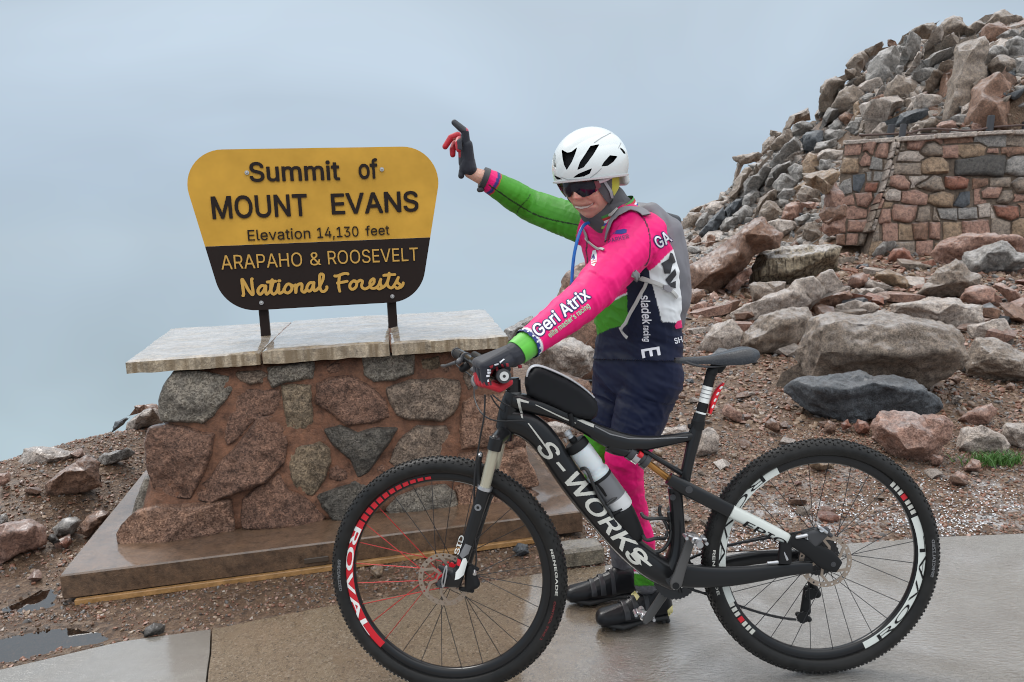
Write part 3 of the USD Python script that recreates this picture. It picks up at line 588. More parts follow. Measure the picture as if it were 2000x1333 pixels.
# ---------------------------------------------------------------- summit sign on two posts
SIGN_Y = plain('sign_yellow', (0.50, 0.27, 0.032), 0.5, spec=0.3, var=0.13, vscale=5)
SIGN_K = plain('sign_brown', (0.013, 0.0075, 0.006), 0.5, spec=0.2)
LET_Y = plain('sign_letter_yellow', (0.46, 0.26, 0.05), 0.5)
BOLT = plain('galvanised_bolt', (0.5, 0.5, 0.5), 0.35, metallic=0.9)
sign = thing('summit_sign', 'tapered yellow and dark brown summit sign with raised lettering on two dark posts', 'sign')
pA, pB = pz(518, 655, ZT), pz(768, 636, ZT)
SX = unit(DX * 0.75 + unit(pB - pA) * 0.25); SN = np.array([SX[1], -SX[0], 0])
S0 = (pA + pB) / 2 + SN * 0.03
def suv(x, y):
    P = pp(x, y, S0, SN) - S0; return np.stack([P @ SX, P @ UZ], -1)
def rounded(uvs, radii, k=10):
    """A polygon whose corners are rounded with the given radii."""
    out = []
    uvs = np.asarray(uvs, float); n = len(uvs)
    for i in range(n):
        p, a, b = uvs[i], uvs[i - 1], uvs[(i + 1) % n]
        ea, eb = unit(a - p), unit(b - p); ang = math.acos(np.clip(ea @ eb, -1, 1)); r = radii[i]
        tlen = r / math.tan(ang / 2); c = p + unit(ea + eb) * (r / math.sin(ang / 2))
        s, e = p + ea * tlen - c, p + eb * tlen - c
        a0, a1 = math.atan2(s[1], s[0]), math.atan2(e[1], e[0])
        if a1 - a0 > math.pi: a1 -= 2 * math.pi
        if a1 - a0 < -math.pi: a1 += 2 * math.pi
        out += [c + r * np.array([math.cos(t), math.sin(t)]) for t in np.linspace(a0, a1, k)]
    return Polygon(out)
corner = suv(np.array([344., 867, 820, 441]), np.array([294.5, 286.5, 587.5, 609]))
wx = (corner[1, 0] - corner[0, 0]) / 2; cxm = (corner[0, 0] + corner[1, 0]) / 2
SIGN_P = rounded(corner[::-1], [0.175, 0.175, 0.185, 0.185][::-1], 14)
ln = suv(np.array([400., 840]), np.array([482., 464]))
zs = lambda u: ln[0, 1] + (ln[1, 1] - ln[0, 1]) * (u - ln[0, 0]) / (ln[1, 0] - ln[0, 0])
up_half = SIGN_P.intersection(Polygon([(-3, zs(-3)), (3, zs(3)), (3, 3), (-3, 3)]))
lo_half = SIGN_P.intersection(Polygon([(-3, zs(-3) - 0.0005), (3, zs(3) - 0.0005), (3, -3), (-3, -3)]))
def plate(poly, t0, t1): return extrude_2d(poly, t1 - t0, S0 + SN * t0, SX, UZ, SN)
p_up = obj('upper_panel', plate(up_half.segmentize(0.04), 0.0, 0.022), SIGN_Y, sign, smooth=30, label='yellow upper panel')
p_lo = obj('lower_panel', plate(lo_half.segmentize(0.04), 0.0, 0.022), SIGN_K, sign, smooth=30, label='dark brown lower panel')
def text_poly(text, bold=True):
    m = meshkit.text_mesh(text, 1.0, depth=0.01, bold=bold)
    return m
def sign_text(text, px_s, px_e, cap_px, parent, mat, bold=True, off=0.0225, shrink=0.0):
    a, b = suv(*px_s), suv(*px_e)
    up = suv(px_s[0], px_s[1] - cap_px) - a
    m = meshkit.text_mesh(text, 1.0, depth=1.0, bold=bold); v = np.array(m.vertices)
    x0, x1 = v[:, 0].min(), v[:, 0].max()
    t = (v[:, 0] - x0) / (x1 - x0)
    h = np.linalg.norm(up)
    uv = a + (b - a) * t[:, None] + np.array([0, 1.0]) * (v[:, 1] * h)[:, None]
    w = off + v[:, 2] * 0.004
    obj('lettering', tm(S0 + uv[:, :1] * SX + uv[:, 1:] * UZ + w[:, None] * SN, m.faces), mat, parent, smooth=False)
S = lambda x, y: (350 + x / 3.1, 250 + y / 3.1)
for t, a, b, h, P, M in (('Summit', (432, 326), (974, 314), 36, p_up, SIGN_K), ('of', (1088, 308), (1204, 304), 36, p_up, SIGN_K), ('MOUNT', (207, 550), (782, 530), 41.5, p_up, SIGN_K), ('EVANS', (925, 523), (1448, 503), 38.5, p_up, SIGN_K),
                         ('Elevation', (421, 683), (796, 668), 20.5, p_up, SIGN_K), ('14,130', (838, 667), (1086, 657), 20, p_up, SIGN_K), ('feet', (1128, 653), (1271, 645), 18.5, p_up, SIGN_K),
                         ('ARAPAHO', (262, 856), (748, 836), 27, p_lo, LET_Y), ('&', (795, 832), (860, 829), 25, p_lo, LET_Y), ('ROOSEVELT', (903, 826), (1445, 803), 26, p_lo, LET_Y)):
    sign_text(t, S(*a), S(*b), h, P, M, bold=P is p_up and h > 30)
Q = lambda p: crop(p, 460, 520, 5.882)
script = [[(92,335),(90,240),(84,150),(120,210),(160,280),(200,325),(200,240),(197,145)],
 [(345,235),(310,220),(275,250),(265,300),(285,320),(315,300),(340,255),(350,225),(350,280),(362,318),(390,300),(410,250),(425,155)],
 [(370,180),(465,172)], [(425,155),(418,240),(415,290),(440,318),(470,300),(495,240),(500,205),(498,270),(508,308),(535,300),(560,260)],
 [(500,168),(512,166)], [(640,215),(600,205),(572,240),(570,290),(600,305),(635,285),(650,245),(640,215),(670,225),(690,215),(692,260),(695,300),(700,250),(730,205),(758,200),(765,240),(765,280),(785,295),(810,270)],
 [(890,190),(855,190),(830,220),(822,265),(845,285),(875,265),(893,215),(900,185),(898,240),(910,280),(940,265),(985,200),(1010,130),(1005,95),(980,90),(965,130),(965,200),(975,260),(1000,290),(1030,280),(1048,235)],
 [(1140,112),(1180,108),(1240,85),(1290,88)], [(1195,110),(1185,180),(1185,230),(1197,285)], [(1170,192),(1220,185),(1280,172)],
 [(1360,165),(1325,190),(1310,230),(1330,262),(1370,250),(1390,210),(1375,170),(1355,165),(1390,180),(1430,160),(1455,170),(1445,215),(1460,250),(1490,258),(1540,230),(1590,175),(1585,145),(1555,160),(1540,205),(1560,250),(1600,250),(1640,215),(1665,150),(1660,200),(1675,235),(1655,258),(1630,250)],
 [(1655,255),(1710,225),(1750,150),(1760,80)], [(1700,105),(1760,98),(1825,95)], [(1760,85),(1745,170),(1750,230),(1780,248),(1820,215),(1865,130),(1855,185),(1890,215),(1870,248),(1835,240)], [(1870,248),(1905,230),(1922,190)]]
sm = []
for st in script:
    uv = suv(*Q(st).T); n = max(2, 8 * len(uv))
    if len(uv) > 2: uv = smooth_path(np.c_[uv, np.zeros(len(uv))], n)[:, :2]
    sm.append(shapely.LineString(uv).buffer(0.0072))
sp = shapely.union_all(sm).simplify(0.0006)
obj('lettering', cat_mesh([plate(g, 0.0225, 0.0265) for g in getattr(sp, 'geoms', [sp])]), LET_Y, p_lo, smooth=False)
for x, y in ((413, 274), (1225, 254), (500, 1057), (1288, 1018)):
    uv = suv(*S(x, y)); c = S0 + uv[0] * SX + uv[1] * UZ
    obj('bolt', cat_mesh([cyl(c + SN * 0.022, c + SN * 0.027, 0.0105, 18), hull_spheres((c + SN * 0.026, 0.006), (c + SN * 0.029, 0.005))]), BOLT, sign)
for x, y, w in ((500, 640, 0), (762, 622, 0)):
    u0 = suv(518 if x < 600 else 768, 650 if x < 600 else 632)[0]
    c = S0 + u0 * SX
    obj('post', box_at(c - SN * 0.03 + UZ * (0.42), SX, SN, UZ, 0.046, 0.05, 0.88, 0.004), SIGN_K, sign)
# ---------------------------------------------------------------- boulders and rocks
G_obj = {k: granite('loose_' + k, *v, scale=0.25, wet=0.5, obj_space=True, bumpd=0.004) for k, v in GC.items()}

def rock_body(uv, front, back, seed, inner=None, sub=3, rgh=0.02, ninner=None):
    """A closed angular rock about a 2D outline: broken facets bulging to the front (+w) and to the back (-w)."""
    rng = np.random.default_rng(seed)
    poly = Polygon(uv).buffer(0)
    if poly.geom_type != 'Polygon': poly = max(poly.geoms, key=lambda g: g.area)
    size = math.sqrt(poly.area)
    ring = np.array(poly.segmentize(size * 0.42).exterior.coords)[:-1]
    if not Polygon(ring).exterior.is_ccw: ring = ring[::-1]
    ring = ring + rng.normal(0, 0.012 * size, ring.shape)
    inp = []
    x0, y0, x1, y1 = poly.bounds
    core = poly.buffer(-0.13 * size)
    if core.is_empty: core = poly.buffer(-0.05 * size)
    if inner is not None: inp = [(u, v, h) for u, v, h in inner]
    need = (ninner if ninner is not None else rng.integers(4, 8)) if inner is None else 0
    dmax = max(shapely.distance(shapely.points(np.array(core.representative_point().coords)), poly.exterior)[0], 1e-4)
    tries = 0; g = rng.uniform(0, 2 * np.pi); gd = np.array([math.cos(g), math.sin(g)]); c0 = np.array(poly.centroid.coords)[0]
    while need > 0 and tries < 400:
        tries += 1
        p = np.array([rng.uniform(x0, x1), rng.uniform(y0, y1)])
        if not shapely.contains_xy(core, p[0], p[1]): continue
        if any(np.hypot(*(p - np.array(q[:2]))) < 0.22 * size for q in inp): continue
        d = poly.exterior.distance(Point(p))
        inp.append((p[0], p[1], (0.55 + 0.45 * min(1, d / dmax)) * (1 + 0.5 * ((p - c0) @ gd) / size) * rng.uniform(0.75, 1.2))); need -= 1
    if not inp: c = poly.representative_point(); inp = [(c.x, c.y, 1.0)]
    inp = np.array(inp)
    pts = np.vstack([ring, inp[:, :2]]); nb = len(ring)
    try: t = Delaunay(pts).simplices
    except Exception: t = Delaunay(pts, qhull_options='QJ').simplices
    cc = pts[t].mean(1); t = t[shapely.contains_xy(Polygon(ring).buffer(1e-6), cc[:, 0], cc[:, 1])]
    a = pts[t]; ar = np.cross(a[:, 1] - a[:, 0], a[:, 2] - a[:, 0]); t = np.where((ar < 0)[:, None], t[:, ::-1], t); t = t[np.abs(ar) > 1e-9]
    hf = np.r_[np.zeros(nb), inp[:, 2] * front]; ni = len(inp)
    hb = -inp[:, 2] * back
    V = np.vstack([np.c_[pts, hf], np.c_[inp[:, :2] * 0.85 + c0 * 0.15, hb]])
    tb = t.copy(); tb[tb >= nb] += ni
    m = tm(V, np.vstack([t, tb[:, ::-1]]))
    m = trimesh.Trimesh(m.vertices, m.faces, process=True)
    m = subdiv(m, sub); m = trimesh.Trimesh(m.vertices, m.faces, process=True)
    trimesh.smoothing.filter_laplacian(m, lamb=0.4, iterations=1 if sub < 4 else 2)
    P_off = seed * 0.37; P = np.asarray(m.vertices) / size
    n = trimesh.Trimesh(m.vertices, m.faces, process=False).vertex_normals
    k = noise3(P, 2.2, 0.085, seed, 3) + noise3(P, 7.0, rgh * 1.5, seed + 3, 4) + noise3(P, 26.0, rgh * 0.7, seed + 7, 2) + rgh * 2.2 * (0.35 - np.abs(noise3(P * [1, 1.9, 1] + [P_off, 0, 0], 3.0, 1.0, seed + 11, 4)))
    k = k + rgh * 0.9 * (np.abs(noise3(P * [1, 1.6, 1], 3.6, 1.0, seed + 5, 3)) - 0.4)
    return tm(np.asarray(m.vertices) + n * (k * size)[:, None], m.faces)

def rock_px(name, pts, mat, seed, label, cat='rock', group=None, thick=None, lean=18, backf=1.2, anchor=None, inner=None, sub=3, rgh=0.02, dist=None, push=0.3, sink=0.06, up=0.0, yaw=None, ninner=None):
    """A rock whose outline is given in photograph pixels, standing where its foot meets the ground."""
    pts = np.asarray(pts, float)
    low = pts[np.argmax(pts[:, 1])]
    if dist is None:
        cx_ = 0.5 * low[0] + 0.5 * pts[:, 0].mean()
        A = down_ray(*(anchor if anchor is not None else (cx_, low[1])))
    else:
        A = py(*(anchor if anchor is not None else (pts[:, 0].mean(), low[1])), dist)
    view = unit(np.array([A[0], A[1], 0.0]))
    w_px = np.ptp(pts[:, 0]); h_px = np.ptp(pts[:, 1]); D = np.linalg.norm(A[:2]); sc = D / FPX
    th = thick if thick is not None else 0.42 * min(w_px, h_px * 1.3) * sc
    t = math.radians(lean)
    if yaw: 
        a = math.radians(yaw); view = np.array([view[0] * math.cos(a) - view[1] * math.sin(a), view[0] * math.sin(a) + view[1] * math.cos(a), 0])
    n = -view * math.cos(t) + UZ * math.sin(t)
    A = A + view * th * push
    u = unit(np.cross(UZ, n)); v = np.cross(n, u)
    def loc(p):
        P = pp(p[:, 0], p[:, 1], A, n) - A
        return np.stack([P @ u, P @ v], -1)
    uv = loc(pts)
    base = uv[:, 1] < uv[:, 1].min() + 0.3 * np.ptp(uv[:, 1])
    uv[base, 1] -= sink * np.ptp(uv[:, 1])
    inn = None
    if inner is not None:
        q = np.asarray(inner, float); iuv = loc(q[:, :2]); inn = np.c_[iuv, q[:, 2]]
    m = rock_body(uv, th, th * backf, seed, inn, sub, rgh, ninner)
    L_ = np.asarray(m.vertices)
    return obj(name, tm(A + L_[:, :1] * u + L_[:, 1:2] * v + L_[:, 2:] * n, m.faces), G[mat], None, smooth=32, label=label, cat=cat, group=group)
R7 = lambda p: crop(p, 1600, 0, 4.76)
R6 = lambda p: crop(p, 1320, 180, 4.165)
F6 = lambda p: crop(p, 1320, 400, 4.166)
F7 = lambda p: crop(p, 1640, 420, 4.444)
F8 = lambda p: crop(p, 1480, 620, 2.898)
L1 = lambda p: crop(p, 0, 760, 2.327)
B4 = lambda p: crop(p, 880, 600, 3.333)
B2 = lambda p: crop(p, 1240, 640, 5.127)
PILE = 'boulders heaped on the hill above the stone wall'
SCREE = 'small grey rocks of the slope left of the stone wall'
pile = [
 (R7, [30,890,80,760,250,680,380,660,390,700,240,760,150,870,120,960,35,960], 'greybrown', 'grey brown slab rock forming the steep step of the hill skyline, above the lone spike'),
 (R7, [285,600,350,510,500,460,640,430,700,465,560,500,470,540,390,640,370,660], 'greybrown', 'long rounded ledge on the hill skyline just left of the dome-shaped boulder'),
 (R7, [645,380,700,385,730,430,690,460,640,425], 'brown', 'little knob of rock perched on the skyline between ledge and wedge'),
 (R7, [725,400,780,330,900,265,1090,210,1055,330,900,350,760,395], 'greybrown', 'wedge-shaped skyline rock with a sharp right tip beside the sky notch'),
 (R7, [1095,300,1150,220,1240,165,1310,190,1360,270,1330,320,1230,330,1120,385,1095,350], 'greybrown', 'egg-shaped skyline boulder just right of the sky notch'),
 (R7, [450,690,480,600,560,510,640,470,720,500,745,600,700,720,600,740,440,750], 'grey', 'smooth dome-shaped grey boulder below the skyline ledge'),
 (R7, [700,480,740,420,820,370,850,375,780,490,730,510], 'grey', 'small grey rock tucked under the wedge-shaped skyline rock'),
 (R7, [840,370,920,380,900,440,800,600,740,690,700,720,760,540], 'grey', 'narrow upright grey slab right of the dome-shaped boulder'),
 (R7, [960,450,1050,360,1130,350,1100,420,980,470,900,600,780,690,820,620], 'light', 'long pale slanting slab below the sky notch'),
 (R7, [1000,470,1120,410,1270,370,1270,440,1180,490,960,540,950,590], 'greybrown', 'brownish slanting slab below the egg-shaped skyline boulder'),
 (R7, [850,650,960,570,1060,510,1230,460,1250,500,1130,570,960,620,860,670], 'grey', 'long grey slanting slab left of the tall leaning block'),
 (R7, [1300,350,1440,305,1510,390,1540,440,1500,720,1400,900,1310,1080,1170,1090,1165,1000,1250,680,1280,450], 'greybrown', 'tall leaning brown block, the biggest in the pile above the wall'),
 (R7, [1480,190,1560,140,1720,105,1790,140,1890,170,1904,200,1840,240,1700,230,1560,220,1500,230], 'greybrown', 'broad rounded rock capping the very top of the hill'),
 (R7, [1330,320,1390,250,1480,205,1530,240,1450,300,1340,330], 'greybrown', 'rounded skyline rock between egg-shaped boulder and hilltop cap'),
 (R7, [1485,310,1560,240,1740,225,1760,290,1640,370,1530,395,1500,340], 'brown', 'flat-sided brown block right under the hilltop cap'),
 (R7, [1660,350,1760,290,1840,290,1840,330,1740,380], 'grey', 'flat grey rock wedged right of the brown block under the hilltop'),
 (R7, [1740,400,1840,340,1925,250,1925,480,1830,540,1780,520], 'grey', 'tall grey slab cut by the right edge near the hilltop'),
 (R7, [1540,480,1640,440,1760,430,1740,530,1600,600,1530,560], 'grey', 'grey rock right of the top of the tall leaning block'),
 (R7, [1590,620,1660,540,1800,530,1810,600,1780,650,1640,690], 'greybrown', 'blocky rock above the big rusty boulder at the right edge'),
 (R7, [1400,1050,1420,950,1460,840,1520,780,1720,650,1880,730,1760,800,1720,1100,1450,1090], 'brown', 'big rusty brown boulder between tall leaning block and stone pillar'),
 (R7, [1320,1060,1340,1000,1460,930,1460,990,1400,1060], 'light', 'pale wedge between the tall leaning block and the rusty boulder'),
 (R7, [840,720,960,650,1130,640,1100,700,980,760,920,740], 'grey', 'cracked grey rock left of the tall block, topmost of three'),
 (R7, [1000,830,1130,640,1180,580,1255,590,1230,650,1130,740,1080,800], 'greybrown', 'thin slab leaning against the left flank of the tall block'),
 (R7, [1120,800,1160,700,1250,640,1230,740,1170,920,1120,880], 'brown', 'dark wedge against the foot of the tall block'),
 (R7, [600,850,700,760,850,725,940,750,880,850,760,910,650,890], 'greybrown', 'big rounded grey brown rock in the middle of the pile'),
 (R7, [505,940,560,860,640,790,700,740,680,790,600,880], 'grey', 'thin pale slab left of the rounded middle rock'),
 (R7, [330,830,430,760,560,730,635,735,590,830,430,840], 'light', 'pale flat-topped rock below the dome-shaped boulder'),
 (R7, [130,990,230,860,330,830,420,840,380,930,320,990,200,1000], 'greybrown', 'broad brown-faced rock under the pale flat-topped rock'),
 (R7, [380,950,430,890,520,860,510,920,420,1000,370,990], 'grey', 'small pointed rock right of the broad brown-faced rock'),
 (R7, [160,860,280,770,390,700,380,740,290,820,190,860], 'grey', 'thin slanting grey slab below the steep step of the skyline'),
 (R7, [410,1000,560,940,700,900,790,1000,780,1050,680,1050,560,1150,440,1240], 'light', 'pale pointed wedge with a shaded face above the two close posts'),
 (R7, [880,920,960,890,1120,900,1160,960,1140,1020,900,1000], 'light', 'white-topped block left of the foot of the tall block'),
 (R7, [780,950,880,900,880,1000,820,1000], 'greybrown', 'small rock left of the white-topped block'),
 (R7, [620,1130,760,1060,960,1020,1160,1020,1100,1080,960,1130,830,1150,640,1150], 'slate', 'dark bluish flat slab above the railing'),
 (R7, [960,1140,1100,1070,1170,1040,1140,1110,1090,1200,960,1190], 'greybrown', 'squarish rock below the foot of the tall block behind the railing'),
 (R7, [1080,1200,1130,1150,1250,1110,1310,1150,1320,1210,1240,1220], 'pink', 'pink boulder behind the middle of the railing'),
 (R7, [1110,1130,1300,1080,1440,1100,1400,1170,1320,1180,1250,1110], 'grey', 'flat grey rock above the pink boulder behind the railing'),
 (R7, [820,1230,900,1160,970,1150,960,1200,870,1240], 'light', 'pale stone behind the railing right of the two close posts'),
 (R7, [1360,1210,1430,1145,1500,1160,1510,1210], 'pink', 'small pink rock left of the single post'),
 (R7, [470,1260,560,1160,700,1130,690,1220,600,1280], 'light', 'pale pinkish rock behind the two close posts'),
 (R7, [0,1040,20,970,120,965,60,1040,0,1080], 'grey', 'grey rock at the foot of the steep skyline step'),
 (R7, [0,1160,90,1020,180,1000,290,1020,240,1060,190,1090,100,1120,10,1180], 'grey', 'grey boulder with a broad lit top left of the brown chunk'),
 (R7, [190,1090,250,1050,320,1080,310,1120,250,1150,200,1120], 'brown', 'brown chunk below the broad brown-faced rock'),
 (R7, [320,960,370,950,400,1060,330,1090], 'ochre', 'small rusty upright stone left of the pale pointed wedge'),
 (R7, [100,1180,180,1110,250,1140,240,1210,140,1230], 'grey', None), (R7, [250,1200,290,1140,360,1130,400,1180,340,1230], 'grey', None), (R7, [20,1260,100,1200,200,1220,260,1280,120,1320], 'grey', None), (R7, [360,1230,400,1110,440,1130,440,1220], 'greybrown', None),
 (R7, [420,560,470,530,530,510,520,550,440,650,400,650], 'grey', None), (R7, [260,760,420,690,450,700,430,760,340,800], 'greybrown', None), (R7, [1540,420,1640,400,1740,390,1720,430,1600,450], 'greybrown', None), (R7, [1540,640,1600,600,1620,660,1560,720], 'grey', None), (R7, [1830,560,1925,540,1925,680,1850,690], 'grey', None), (R7, [1420,800,1500,730,1530,740,1450,880,1410,900], 'greybrown', None),
 (R6, [480,530,560,510,690,495,690,545,540,575,490,550], 'greybrown', 'flat rock jutting left into the sky from the lower skyline'),
 (R6, [465,720,500,590,550,585,480,720], 'greybrown', 'narrow upright rock under the jutting flat rock'),
 (R6, [430,850,500,700,580,600,600,650,490,820], 'greybrown', 'steep slab on the skyline below the jutting flat rock'),
 (R6, [550,730,680,580,790,475,780,510,700,600,570,740], 'greybrown', 'long thin brownish slab slanting up to the skyline lump'),
 (R6, [695,510,710,430,770,350,830,370,760,470], 'greybrown', 'upright skyline rock right of the jutting flat rock'),
 (R6, [775,310,850,330,870,350,820,365,770,345], 'greybrown', 'small cap stone below the lone spike'),
 (R6, [880,310,930,210,1060,145,1075,230,960,260,900,320], 'greybrown', 'lone spike of rock sticking up from the lower skyline'),
 (R6, [760,450,870,340,930,310,940,380,880,440], 'greybrown', 'flat-faced rock just left of the foot of the lone spike'),
 (R6, [935,370,970,270,1040,245,1130,255,1110,290,1000,340], 'grey', 'dark-shadowed flat rock right of the foot of the lone spike'),
 (R6, [1005,380,1080,335,1190,325,1190,400,1150,470,1060,480,1040,430], 'slate', 'bluish grey boulder with a pale top below the lone spike'),
 (R6, [740,600,850,490,930,405,1000,400,1000,470,860,560], 'grey', 'broad grey slab left of the bluish boulder'),
 (R6, [830,550,990,485,1000,500,930,560,850,575], 'light', 'thin pale slab under the broad grey slab'),
 (R6, [740,700,800,620,960,555,960,590,880,650,760,750], 'grey', 'long grey slab, upper of two parallel slanting ones'),
 (R6, [570,740,700,650,810,600,740,680,700,750,590,840], 'grey', 'long grey slab, lower of two parallel slanting ones'),
 (R6, [920,630,970,595,1040,610,1050,690,980,730,940,680], 'grey', 'rounded grey rock left of the orange pointed rock'),
 (R6, [800,760,850,690,910,675,980,740,900,800,830,830], 'grey', 'rounded dark grey rock in the middle of the scree'),
 (R6, [1040,660,1040,580,1090,505,1160,550,1150,640], 'ochre', 'orange pointed rock above the brown block by the wall'),
 (R6, [1050,690,1110,665,1320,620,1300,700,1220,790,1080,740], 'ochre', 'tan block with a bright top edge beside the upper left of the wall'),
 (R6, [1140,500,1250,470,1360,490,1340,560,1240,540,1160,550], 'light', 'pale rock at the upper left corner of the wall'),
 (R6, [1215,830,1240,770,1300,750,1360,850,1340,930,1270,940,1220,890], 'pink', 'upright orange pink boulder leaning on the left face of the wall'),
 (R6, [950,780,1040,740,1110,760,1010,790], 'ochre', 'flat tan rock in the middle of the scree'),
 (R6, [1000,830,1050,770,1200,800,1200,860,1050,890], 'greybrown', 'layered grey rock left of the upright orange boulder'),
 (R6, [715,780,760,750,810,770,790,800,730,800], 'light', 'small white stone lying in the grey scree'),
 (R6, [690,870,760,820,810,830,800,880,700,940,620,1010], 'greybrown', 'long brownish rock below the small white stone'),
 (R6, [100,970,160,940,250,915,240,950,130,985], 'greybrown', 'flat rock at the lowest left end of the hill skyline'),
 (R6, [230,960,300,900,380,890,440,870,400,930,350,985,260,980], 'light', 'pale flat rock on the low end of the skyline'),
 (R6, [70,1030,110,990,180,990,190,1030,120,1110,60,1110], 'greybrown', 'blocky rock right beside the backpack'),
 (R6, [140,1130,180,1050,230,975,260,1010,250,1080], 'grey', 'pointed slab above the brown boulder near the backpack'),
 (R6, [200,1150,280,1050,370,960,390,1000,420,1010,350,1080,320,1150,230,1160], 'slate', 'bluish slanting slab above the big brown boulder'),
 (R6, [360,1000,430,920,460,940,440,990,390,1010], 'slate', None), (R6, [350,1110,420,1030,520,1010,560,1050,460,1090], 'grey', None), (R6, [60,1210,120,1120,130,1170,80,1230], 'grey', None),
 (R6, [80,1240,180,1170,210,1230,150,1260], 'brown', None), (R6, [230,1260,260,1170,320,1165,310,1220,250,1290], 'brown', None), (R6, [80,1250,150,1260,200,1290,180,1320,90,1320], 'grey', None),
 (R6, [680,1000,740,900,800,900,870,980,860,1020,740,1060], 'greybrown', 'brownish slab above the top of the big brown boulder'),
 (R6, [870,1000,900,920,960,900,1050,920,1000,1000,940,1030], 'pink', 'pinkish block in the scree left of the wall foot'),
 (R6, [760,1070,850,1040,1010,1070,940,1130,850,1160], 'light', 'pale flat rocks right of the top of the big brown boulder'),
 (R6, [1030,1170,1060,1080,1130,1060,1180,1160,1110,1190], 'greybrown', 'grey brown block between the scree and the foot of the wall'),
 (R6, [1170,1110,1230,1050,1320,1020,1370,1030,1340,1110,1250,1150], 'pink', 'smooth mauve rock at the foot of the wall'),
 (R6, [960,900,1090,900,1210,910,1180,960,1040,930], 'pink', 'flat pinkish rock left of the upright orange boulder, lower one'),
 (R6, [980,1030,1060,990,1110,1000,1090,1040,1000,1070], 'grey', None), (R6, [1180,1000,1220,920,1370,930,1370,1010,1240,1070], 'brown', None), (R6, [560,850,640,800,700,830,620,900,540,930], 'grey', None), (R6, [420,950,520,860,560,880,500,960,440,1000], 'slate', None), (R6, [480,1000,560,930,640,950,610,1010,530,1040], 'grey', None), (R6, [830,850,880,790,960,790,960,850,880,880], 'grey', None), (R6, [820,920,850,870,930,890,880,930], 'grey', None), (R6, [1160,640,1180,560,1260,560,1250,640], 'grey', None), (R6, [1110,480,1160,420,1240,400,1300,380,1290,450,1180,490], 'grey', None)]
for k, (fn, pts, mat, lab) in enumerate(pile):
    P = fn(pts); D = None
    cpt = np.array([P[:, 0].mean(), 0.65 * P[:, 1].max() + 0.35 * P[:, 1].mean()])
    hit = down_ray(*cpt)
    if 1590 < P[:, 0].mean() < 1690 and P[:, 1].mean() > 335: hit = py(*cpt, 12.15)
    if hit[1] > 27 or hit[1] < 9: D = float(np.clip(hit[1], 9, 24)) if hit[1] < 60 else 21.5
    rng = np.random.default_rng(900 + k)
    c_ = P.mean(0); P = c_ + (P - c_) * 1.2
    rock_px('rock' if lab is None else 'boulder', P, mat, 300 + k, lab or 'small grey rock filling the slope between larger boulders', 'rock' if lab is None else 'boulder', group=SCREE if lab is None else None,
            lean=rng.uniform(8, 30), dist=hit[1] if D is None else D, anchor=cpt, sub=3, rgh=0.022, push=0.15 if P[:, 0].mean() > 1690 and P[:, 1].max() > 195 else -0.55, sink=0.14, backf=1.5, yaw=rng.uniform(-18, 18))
# rubble between the boulders of the pile
FILL = Polygon([(1350,490),(1352,428),(1440,350),(1485,305),(1580,255),(1622,195),(1665,155),(1750,90),(1850,48),(2000,40),(2000,250),(1640,275),(1625,330),(1640,450),(1560,470),(1470,450)])
rg = np.random.default_rng(61); fillm = []
for k in range(8):
    r_ = np.random.default_rng(700 + k); p_ = unit(r_.normal(size=(13, 3))) * r_.uniform(0.65, 1.0, (13, 1)) * [1.0, 0.75, 0.55]
    fillm.append(rough(subdiv(trimesh.convex.convex_hull(p_), 2), 0.06, 2.4, 700 + k, 4))
ffirst = {}; nfill = 0
while nfill < 210:
    q = (rg.uniform(1350, 2000), rg.uniform(30, 490))
    if not FILL.contains(Point(q)): continue
    hit = down_ray(*q)
    if hit[1] > 40 or hit[1] < 8: continue
    hit = hit + unit(hit - EYE) * 0.5; hit[2] = min(hit[2], float(ground(hit[:1], hit[1:2])[0]) + 0.05)
    k = int(rg.integers(8)); nfill += 1
    X = thing('rubble_stone', 'grey rubble stone lodged between the boulders of the hill', 'stone', 'rubble lodged between the boulders of the hill')
    if k in ffirst: X.GetReferences().AddInternalReference(ffirst[k].GetPath()); X.SetInstanceable(True)
    else: obj('stone_body', fillm[k], G_obj[['grey', 'greybrown', 'brown', 'grey', 'light', 'greybrown', 'slate', 'brown'][k]], X, smooth=32); ffirst[k] = X
    s_ = rg.uniform(15, 40) / FPX * hit[1]
    T_ = trimesh.transformations
    M = T_.translation_matrix(hit + np.array([0, 0, s_ * 0.15])) @ T_.rotation_matrix(rg.normal(-0.5, 0.35), [0, 1, 0]) @ T_.rotation_matrix(rg.normal(0.2, 0.35), [1, 0, 0]) @ T_.rotation_matrix(rg.uniform(0, 6.28), [0, 0, 1]) @ np.diag([s_ * 1.25, s_, s_, 1])
    UsdGeom.Xformable(X).MakeMatrixXform().Set(Gf.Matrix4d(*[float(v) for v in M.T.ravel()]))
